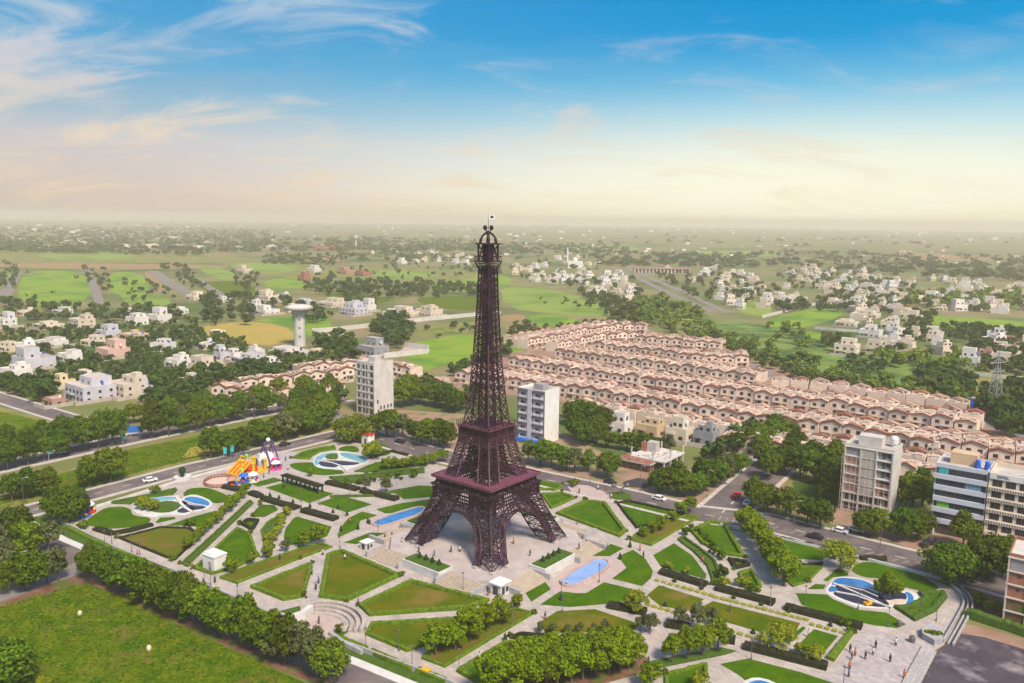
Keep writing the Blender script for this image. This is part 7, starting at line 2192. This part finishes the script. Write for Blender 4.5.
for p_, q_ in zip(pr, pr[1:] + pr[:1]):
    b.beam((p_[0], p_[1], 1.15), (q_[0], q_[1], 1.15), .3); b.beam((p_[0], p_[1], .6), (q_[0], q_[1], .6), .2); b.beam((p_[0], p_[1], .1), (p_[0], p_[1], 1.3), .3)
tag(b.build('fence', M['brick']), 'low brown fence ring round the sand pit', 'fence')
x, y = g(182.5, 479.5); o = empty('planter', (x, y, .2)); tag(o, 'round white stone planter with a small tree by the road', 'planter')
b = MB(); b.lathe(0, 0, [(2.8, 0), (2.8, .9), (2.3, .9), (2.2, .7)], 16); b.build('bowl', M['white_stone'], o)
b = MB(); b.lathe(0, 0, [(.5, .8), (.4, 1.6), (1.1, 2.4), (1.2, 3.2), (.6, 3.9), (.1, 4.1)], 10); b.build('plant', M['topiary'], o)

# sculpture on the forecourt: dark twin forms on a green round bed
x, y = g(620, 497); o = empty('sculpture', (x, y, .2)); tag(o, 'dark sculpture of two spread wings on a green bed', 'sculpture')
b = MB(); b.lathe(0, 0, [(3.4, 0), (3.2, .5), (.4, .6)], 14); b.build('bed', M['hedge_mid'], o)
b = MB(); b.tube((0, 0, .5), (0, 0, 2.4), .2, .2, 8); b.beam((0, 0, 2.2), (-2.0, 0, 3.4), .7, .3); b.beam((0, 0, 2.2), (2.0, 0, 3.6), .7, .3); b.ball((-2.1, 0, 3.5), .7, 8); b.ball((2.1, 0, 3.7), .7, 8); b.build('figure', M['metal'], o)

# ------------------------------------------------------------------ lamps, cars, signs, people, small boxes
def lamp_proto(h, arms):
    o = empty('street_lamp'); b = MB(); b.tube((0, 0, 0), (0, 0, h), .085, .05, 6); b.tube((0, 0, 0), (0, 0, .6), .2, .16, 6); b.build('pole', M['metal'], o)
    for s in arms:
        b = MB(); b.beam((0, 0, h), (s * 1.0, 0, h + .25), .1); b.box(s * 1.3, 0, h + .15, .8, .3, .16); b.build('lamp_head', M['metal_light'], o)
    if not arms:
        b = MB(); b.ball((0, 0, h + .2), .24, 7); b.build('lamp_head', M['metal'], o)
    return o
LP1, LP2 = lamp_proto(4.2, ()), lamp_proto(8.5, (1,))
LP0, LP3 = False, False
park_l = [(105, 548), (132, 553), (112, 546), (172, 563), (140, 559), (205, 590), (238, 605), (211, 587), (366, 650), (412, 669), (399, 652), (459, 672), (512, 626), (561, 601.5), (562, 613), (599, 583), (378, 537), (435, 588), (463, 592), (346, 517), (320, 506), (301, 503), (270, 497), (350, 498), (366, 484), (663, 606), (702, 590), (770, 607), (805, 605), (888, 628), (843, 690), (751, 661), (577, 525), (771, 545), (936, 622), (340, 549), (440, 503), (634, 520), (723, 547), (858, 610), (920, 612), (783, 563)]
for i, (px, py) in enumerate(park_l):
    if i == 0: o = LP1; o.location = (*g(px, py), .2)
    else: o = copy_tree(LP1, (*g(px, py), .2), R.uniform(0, 6))
    later(o, 'thin park lamp post', 'lamp', 'park lamp posts')
road_l = [(205, 461, .9), (145, 437, .9), (250, 449, .9), (685, 496, -.6), (707, 497, -.6), (794, 530, -.6), (880, 548, -.6), (442, 447, -.6), (590, 483, -.6), (640, 492, -.6), (72, 498, .9), (24, 507, .9), (22, 588, .3), (735, 464, .3), (1012, 431, .6)]
for i, (px, py, a) in enumerate(road_l):
    if i == 0: o = LP2; o.location = (*g(px, py), 0); o.rotation_euler = (0, 0, a)
    else: o = copy_tree(LP2, (*g(px, py), 0), a)
    later(o, 'tall street lamp', 'lamp', 'street lamps along the roads')


def car_proto(m):
    o = empty('car')
    b = MB()
    prof = [(-2.1, .35), (2.15, .35), (2.2, .8), (1.35, .95), (.75, 1.45), (-1.0, 1.5), (-1.75, 1.0), (-2.15, .9)]
    vs = [(x, -.82, z) for x, z in prof] + [(x, .82, z) for x, z in prof]; n = len(prof)
    b.add(vs, [tuple(range(n)), tuple(range(2 * n - 1, n - 1, -1))] + [((i + 1) % n, i, n + i, n + (i + 1) % n) for i in range(n)]); b.build('body', M[m], o)
    b = MB()
    for s in (-1, 1): b.add([(-1.55, s * .835, 1.0), (1.15, s * .835, 1.0), (.7, s * .835, 1.38), (-.95, s * .835, 1.42)], [(0, 1, 2, 3)])
    b.add([(1.34, -.7, .98), (1.34, .7, .98), (.80, .66, 1.42), (.80, -.66, 1.42)], [(0, 1, 2, 3)]); b.add([(-1.78, -.7, 1.02), (-1.78, .7, 1.02), (-1.06, .66, 1.47), (-1.06, -.66, 1.47)], [(0, 1, 2, 3)])
    b.build('windows', M['glass'], o)
    for x in (-1.3, 1.35):
        for s in (-1, 1): b = MB(); b.tube((x, s * .62, .33), (x, s * .86, .33), .33, .33, 12); b.build('wheel', M['rubber'], o)
    return o
cars = [('car_white', 659, 500.5, -.64, 'white car driving on the upper right road'), ('car_white', 856, 532, -.64, 'white car parked by the scaffolded block'), ('car_dark', 926, 546, .95, 'dark car parked in front of the blue office'), ('car_dark', 931, 543, .95, 'black car behind the dark one at the office'),
        ('car_dark', 592, 443, -.6, 'black car parked behind the small plot'), ('car_white', 270, 406, .3, 'white car on the lane behind the avenue'), ('car_white', 748, 505, .9, 'white van like car at the side street mouth'), ('toy_red', 626, 464, -.3, 'dark red car at the building plot'), ('car_white', 100, 437, .6, 'white car half hidden on the avenue'), ('car_dark', 610, 484, -.64, 'black car on the upper right road'), ('car_dark', 400, 443, -.6, 'dark car at the road bend left of the tower'), ('car_white', 470, 459.5, -.62, 'white car behind the tower on the upper right road'), ('car_white', 150, 482, .62, 'white car on the upper left road'), ('car_dark', 285, 446, .62, 'dark car on the upper left road near the rides'), ('car_dark', 815, 539, 2.5, 'dark car among the faded bays'), ('car_white', 768, 474, .95, 'white car far up the side street'), ('toy_red', 737, 497, .95, 'red car on the side street'), ('car_white', 840, 533, -.64, 'second white car parked by the scaffolded block'), ('car_dark', 955, 571, -.64, 'dark car by the huge round tree'), ('car_white', 60, 454, .3, 'white car between the avenue trees at the left')]
cp = {}
for m, px, py, a, lab in cars:
    if m not in cp: o = cp[m] = car_proto(m); o.location = (*g(px, py), .14); o.rotation_euler = (0, 0, a)
    else: o = copy_tree(cp[m], (*g(px, py), .14), a)
    tag(o, lab, 'car')

def sign(px, py, w, h, zb, rot, m, label):
    o = empty('billboard', (*g(px, py), 0), rot); tag(o, label, 'billboard')
    b = MB(); b.box(0, 0, zb, w, .25, h); b.build('board', M[m], o)
    for s in (-1, 1): b = MB(); b.tube((s * w * .35, 0, 0), (s * w * .35, 0, zb), .12, .12, 6); b.build('post', M['metal_light'], o)
sign(136, 437, 5.5, 2.6, 1.8, .2, 'blue_sign', 'blue billboard standing at the avenue gap')
landmark('blue billboard', *g(135, 434))
for px, py, lab in ((49, 461, 'teal banner post on the avenue, left one'), (8, 470, 'teal banner post on the avenue at the left edge'), (123, 446, 'teal banner post on the avenue, right one'), (231, 459, 'teal banner left of the slide'), (224, 461, 'teal banner behind the slide')):
    o = empty('banner', (*g(px, py), 0)); tag(o, lab, 'banner')
    b = MB(); b.tube((0, 0, 0), (0, 0, 5.0), .1, .08, 6); b.build('post', M['metal_light'], o); b = MB(); b.box(.5, 0, 2.6, 1.1, .1, 2.3, .3); b.build('flag', M['teal'], o)
for px, py, m, s, lab in ((80, 615, 'villa_cream', .9, 'left white boulder like block on the big field'), (149, 650, 'villa_cream', .9, 'right white block on the big field')):
    o = empty('marker_block', (*g(px, py), 0), .4); tag(o, lab, 'block'); b = MB(); b.lathe(0, 0, [(s * .5, .1), (s * .55, .5), (s * .4, .9), (.1, 1.0)], 9); b.build('stone', M[m], o)
x, y = g(426, 675); o = empty('utility_box', (x, y, .2), GRID); tag(o, 'small yellow box on the walk at the bottom', 'box'); b = MB(); b.box(0, 0, 0, 1.6, 1.2, .9); b.build('case', M['toy_yellow'], o); b = MB(); b.box(0, 0, .91, 1.7, 1.3, .12); b.build('lid', M['toy_yellow'], o)
x, y = g(868, 606); o = empty('pedal_boat', (x, y, .5), .4); tag(o, 'small yellow boat at the dark pond edge', 'boat'); b = MB(); b.prism([(-1, -.5), (.7, -.5), (1.1, 0), (.7, .5), (-1, .5)], 0, .5, bottom=True); b.build('hull', M['toy_yellow'], o); b = MB(); b.box(-.3, 0, .5, .3, .8, .35); b.build('seat', M['toy_red'], o)
x, y = g(912, 643); o = empty('litter_bin', (x, y, .2)); tag(o, 'dark litter bin on the paved court', 'bin'); b = MB(); b.lathe(0, 0, [(.55, 0), (.65, 1.1), (.5, 1.35), (.1, 1.4)], 10); b.build('barrel', M['metal'], o)
x, y = g(899, 627); o = empty('litter_bin', (x, y, .2)); tag(o, 'dark litter bin at the tip of the pond lawn', 'bin'); b = MB(); b.lathe(0, 0, [(.5, 0), (.6, 1.0), (.45, 1.25), (.1, 1.3)], 10); b.build('barrel', M['metal'], o)


def person_mesh(seed, walk=.25):
    bm = bmesh.new()
    J = {'pelvis': (0, 0, .95), 'chest': (0, .02, 1.35), 'neck': (0, .01, 1.5), 'hl': (-.1, 0, .9), 'hr': (.1, 0, .9), 'kl': (-.11, walk, .5), 'kr': (.11, -walk * .5, .5), 'al': (-.11, walk * .9, .07), 'ar': (.11, -walk * 1.2, .09), 'tl': (-.11, walk + .14, .03), 'tr': (.11, -walk * 1.2 + .14, .03),
         'sl': (-.19, 0, 1.42), 'sr': (.19, 0, 1.42), 'el': (-.25, -.1, 1.15), 'er': (.25, .1, 1.15), 'wl': (-.24, .02, .9), 'wr': (.24, .2, .92), 'fl': (-.24, .06, .82), 'fr': (.24, .25, .85), 'head': (0, .02, 1.62), 'top': (0, .02, 1.74)}
    rad = {'pelvis': .15, 'chest': .155, 'neck': .06, 'hl': .1, 'hr': .1, 'kl': .07, 'kr': .07, 'al': .045, 'ar': .045, 'tl': .04, 'tr': .04, 'sl': .07, 'sr': .07, 'el': .045, 'er': .045, 'wl': .035, 'wr': .035, 'fl': .04, 'fr': .04, 'head': .105, 'top': .085}
    E = [('pelvis', 'chest'), ('chest', 'neck'), ('neck', 'head'), ('head', 'top'), ('pelvis', 'hl'), ('hl', 'kl'), ('kl', 'al'), ('al', 'tl'), ('pelvis', 'hr'), ('hr', 'kr'), ('kr', 'ar'), ('ar', 'tr'), ('chest', 'sl'), ('sl', 'el'), ('el', 'wl'), ('wl', 'fl'), ('chest', 'sr'), ('sr', 'er'), ('er', 'wr'), ('wr', 'fr')]
    lay = bm.verts.layers.skin.verify()
    V = {k_: bm.verts.new(p_) for k_, p_ in J.items()}
    for a, c in E: bm.edges.new((V[a], V[c]))
    me = bpy.data.meshes.new('person')
    for k_, v in V.items(): v[lay].radius = (rad[k_], rad[k_] * .85); v[lay].use_root = k_ == 'pelvis'
    bm.to_mesh(me); bm.free()
    return me
PM = [person_mesh(0, .22), person_mesh(1, .05)]
for me in PM: me.materials.append(M['skin'])
SHIRT = MB(); SHIRT.lathe(0, 0, [(.20, .82), (.22, .95), (.19, 1.15), (.23, 1.36), (.16, 1.47), (.08, 1.5)], 12)
TRO = MB(); TRO.lathe(-.11, .03, [(.085, .1), (.10, .5), (.13, .85)], 8); TRO.lathe(.11, -.03, [(.085, .1), (.10, .5), (.13, .85)], 8)
HAIR = MB(); HAIR.lathe(0, 0, [(.115, 1.62), (.13, 1.7), (.09, 1.8), (.02, 1.82)], 10)
ppl = [(460, 552, 'cloth_white', 'person in white alone under the tower'), (505, 548, 'cloth_blue', 'person in blue under the right tower arch'), (530, 556, 'cloth_dark', 'person in dark clothes near the right podium planter'), (280, 560, 'cloth_dark', 'person walking on the dry strip lawn path'), (312, 575, 'cloth_blue', 'person in blue on the dark patterned path'), (316, 590, 'cloth_dark', 'person in dark clothes on the dark patterned path'), (873, 655, 'cloth_white', 'person in white on the paved court'), (890, 662, 'cloth_dark', 'person in dark clothes near the white stairs'), (262, 463, 'cloth_dark', 'person in dark clothes by the swing ride'), (256, 477, 'cloth_orange', 'person in orange beside the small rides'), (248, 487, 'cloth_dark', 'person in dark clothes beside the small rides'), (288, 470, 'cloth_white', 'person in white left of the round pond'), (606, 492, 'cloth_dark', 'person in dark clothes on the white forecourt'), (598, 490, 'cloth_white', 'person in white on the white forecourt'), (730, 612, 'cloth_dark', 'person between the long lawns'), (215, 583, 'cloth_dark', 'person in dark clothes below the white box kiosk'), (440, 521, 'cloth_dark', 'person in dark clothes standing under the tower arch, left'), (444, 523, 'cloth_dark', 'person in dark clothes standing under the tower arch, right'), (417, 571, 'cloth_dark', 'person in dark clothes walking below the podium planter'), (420, 572, 'cloth_blue', 'person in blue walking below the podium planter'),
       (385, 540, 'cloth_dark', 'person in dark clothes beside the left pool steps'), (392, 538, 'cloth_dark', 'second dark clad person beside the left pool steps'), (319, 624, 'cloth_dark', 'person in dark clothes standing on the round stage'), (488, 596, 'cloth_dark', 'person in dark clothes at the small white booth'),
       (850, 652, 'cloth_dark', 'person in dark clothes walking on the paved court'), (855, 656, 'cloth_orange', 'person in orange walking on the paved court'), (579, 549, 'cloth_dark', 'person in dark clothes on the right podium steps'), (474, 541, 'cloth_dark', 'person in dark clothes on the pink paving under the tower'),
       (526, 520, 'cloth_dark', 'person in dark clothes behind the right tower leg'), (345, 560, 'cloth_white', 'person in white on the walk left of the podium'), (600, 548, 'cloth_white', 'person in white right of the podium'), (640, 551, 'cloth_orange', 'person in red standing at the walk crossing'), (808, 637, 'cloth_white', 'person in white sitting area of the small lawn'),
       (370, 525, 'cloth_dark', 'person in dark clothes at the left end of the left pool')]
for i, (px, py, m, lab) in enumerate(ppl):
    z = .22
    x, y = g(px, py, z)
    loc = (Vector((x, y)) - TC); a, c = loc.dot(ux), loc.dot(uy)
    if max(abs(a), abs(c)) < PH: z = POD; x, y = g(px, py, z)
    o = link('person', PM[i % 2], None, (x, y, z), R.uniform(0, 6.28)); tag(o, lab, 'person')
    sk = o.modifiers.new('skin', 'SKIN'); ss = o.modifiers.new('smooth', 'SUBSURF'); ss.levels = 1; ss.render_levels = 1
    SHIRT.build('shirt', M[m], o); TRO.build('trousers', M['cloth_dark'], o); HAIR.build('hair', M['rubber'], o)

rp_ = random.Random(12)
spots = [(rp_.uniform(410, 560), rp_.uniform(520, 560)) for i in range(9)] + [(rp_.uniform(845, 905), rp_.uniform(645, 680)) for i in range(7)] + [(x + rp_.uniform(-3, 3), y + rp_.uniform(-2, 2)) for x, y in ((325, 556), (318, 585), (300, 512), (352, 522), (430, 574), (566, 586), (608, 552), (642, 556), (700, 562), (580, 494), (610, 498), (288, 462), (270, 474), (262, 478), (548, 618), (480, 660), (360, 606), (204, 584), (140, 556), (650, 664))]
for i, (px, py) in enumerate(spots):
    x, y = g(px, py, .22); loc = Vector((x, y)) - TC; a, c = loc.dot(ux), loc.dot(uy); z = .22
    if max(abs(a), abs(c)) < PH: z = POD; x, y = g(px, py, z)
    mm = ('cloth_dark', 'cloth_white', 'cloth_blue', 'cloth_dark', 'cloth_orange')[i % 5]
    o = link('person', PM[i % 2], None, (x, y, z), rp_.uniform(0, 6.28)); later(o, 'visitor in ' + {'cloth_dark': 'dark', 'cloth_white': 'white', 'cloth_blue': 'blue', 'cloth_orange': 'orange'}[mm] + ' clothes', 'person')
    sk = o.modifiers.new('skin', 'SKIN'); ss = o.modifiers.new('smooth', 'SUBSURF'); ss.levels = 1; ss.render_levels = 1
    SHIRT.build('shirt', M[mm], o); TRO.build('trousers', M['cloth_dark'], o); HAIR.build('hair', M['rubber'], o)

landmark('left pool', *g(395, 518)); landmark('right pool', *g(585, 572)); landmark('round pond by the willow', *g(340, 460)); landmark('eastern feature pond', *g(870, 592)); landmark('sand pit', *g(218, 484)); landmark('western pale pond', *g(150, 506))
finish_labels()

# ------------------------------------------------------------------ haze: one box of even, pale air round camera and scene
hz = MB(); hz.box(0, 2600, -1.0, 24600, 20000, 111.0)
ho = hz.build('haze', M['white'])
hm = bpy.data.materials.new('haze_air'); hm.use_nodes = True
N, L = hm.node_tree.nodes, hm.node_tree.links
N.clear(); out = N.new('ShaderNodeOutputMaterial'); pv = N.new('ShaderNodeVolumePrincipled')
pv.inputs['Color'].default_value = (1.0, .90, .77, 1); pv.inputs['Density'].default_value = HAZE
pv.inputs['Anisotropy'].default_value = .05
L.new(pv.outputs[0], out.inputs['Volume'])
ho.data.materials.clear(); ho.data.materials.append(hm)
tag(ho, 'pale even haze lying over the whole plain', 'haze', kind='stuff')
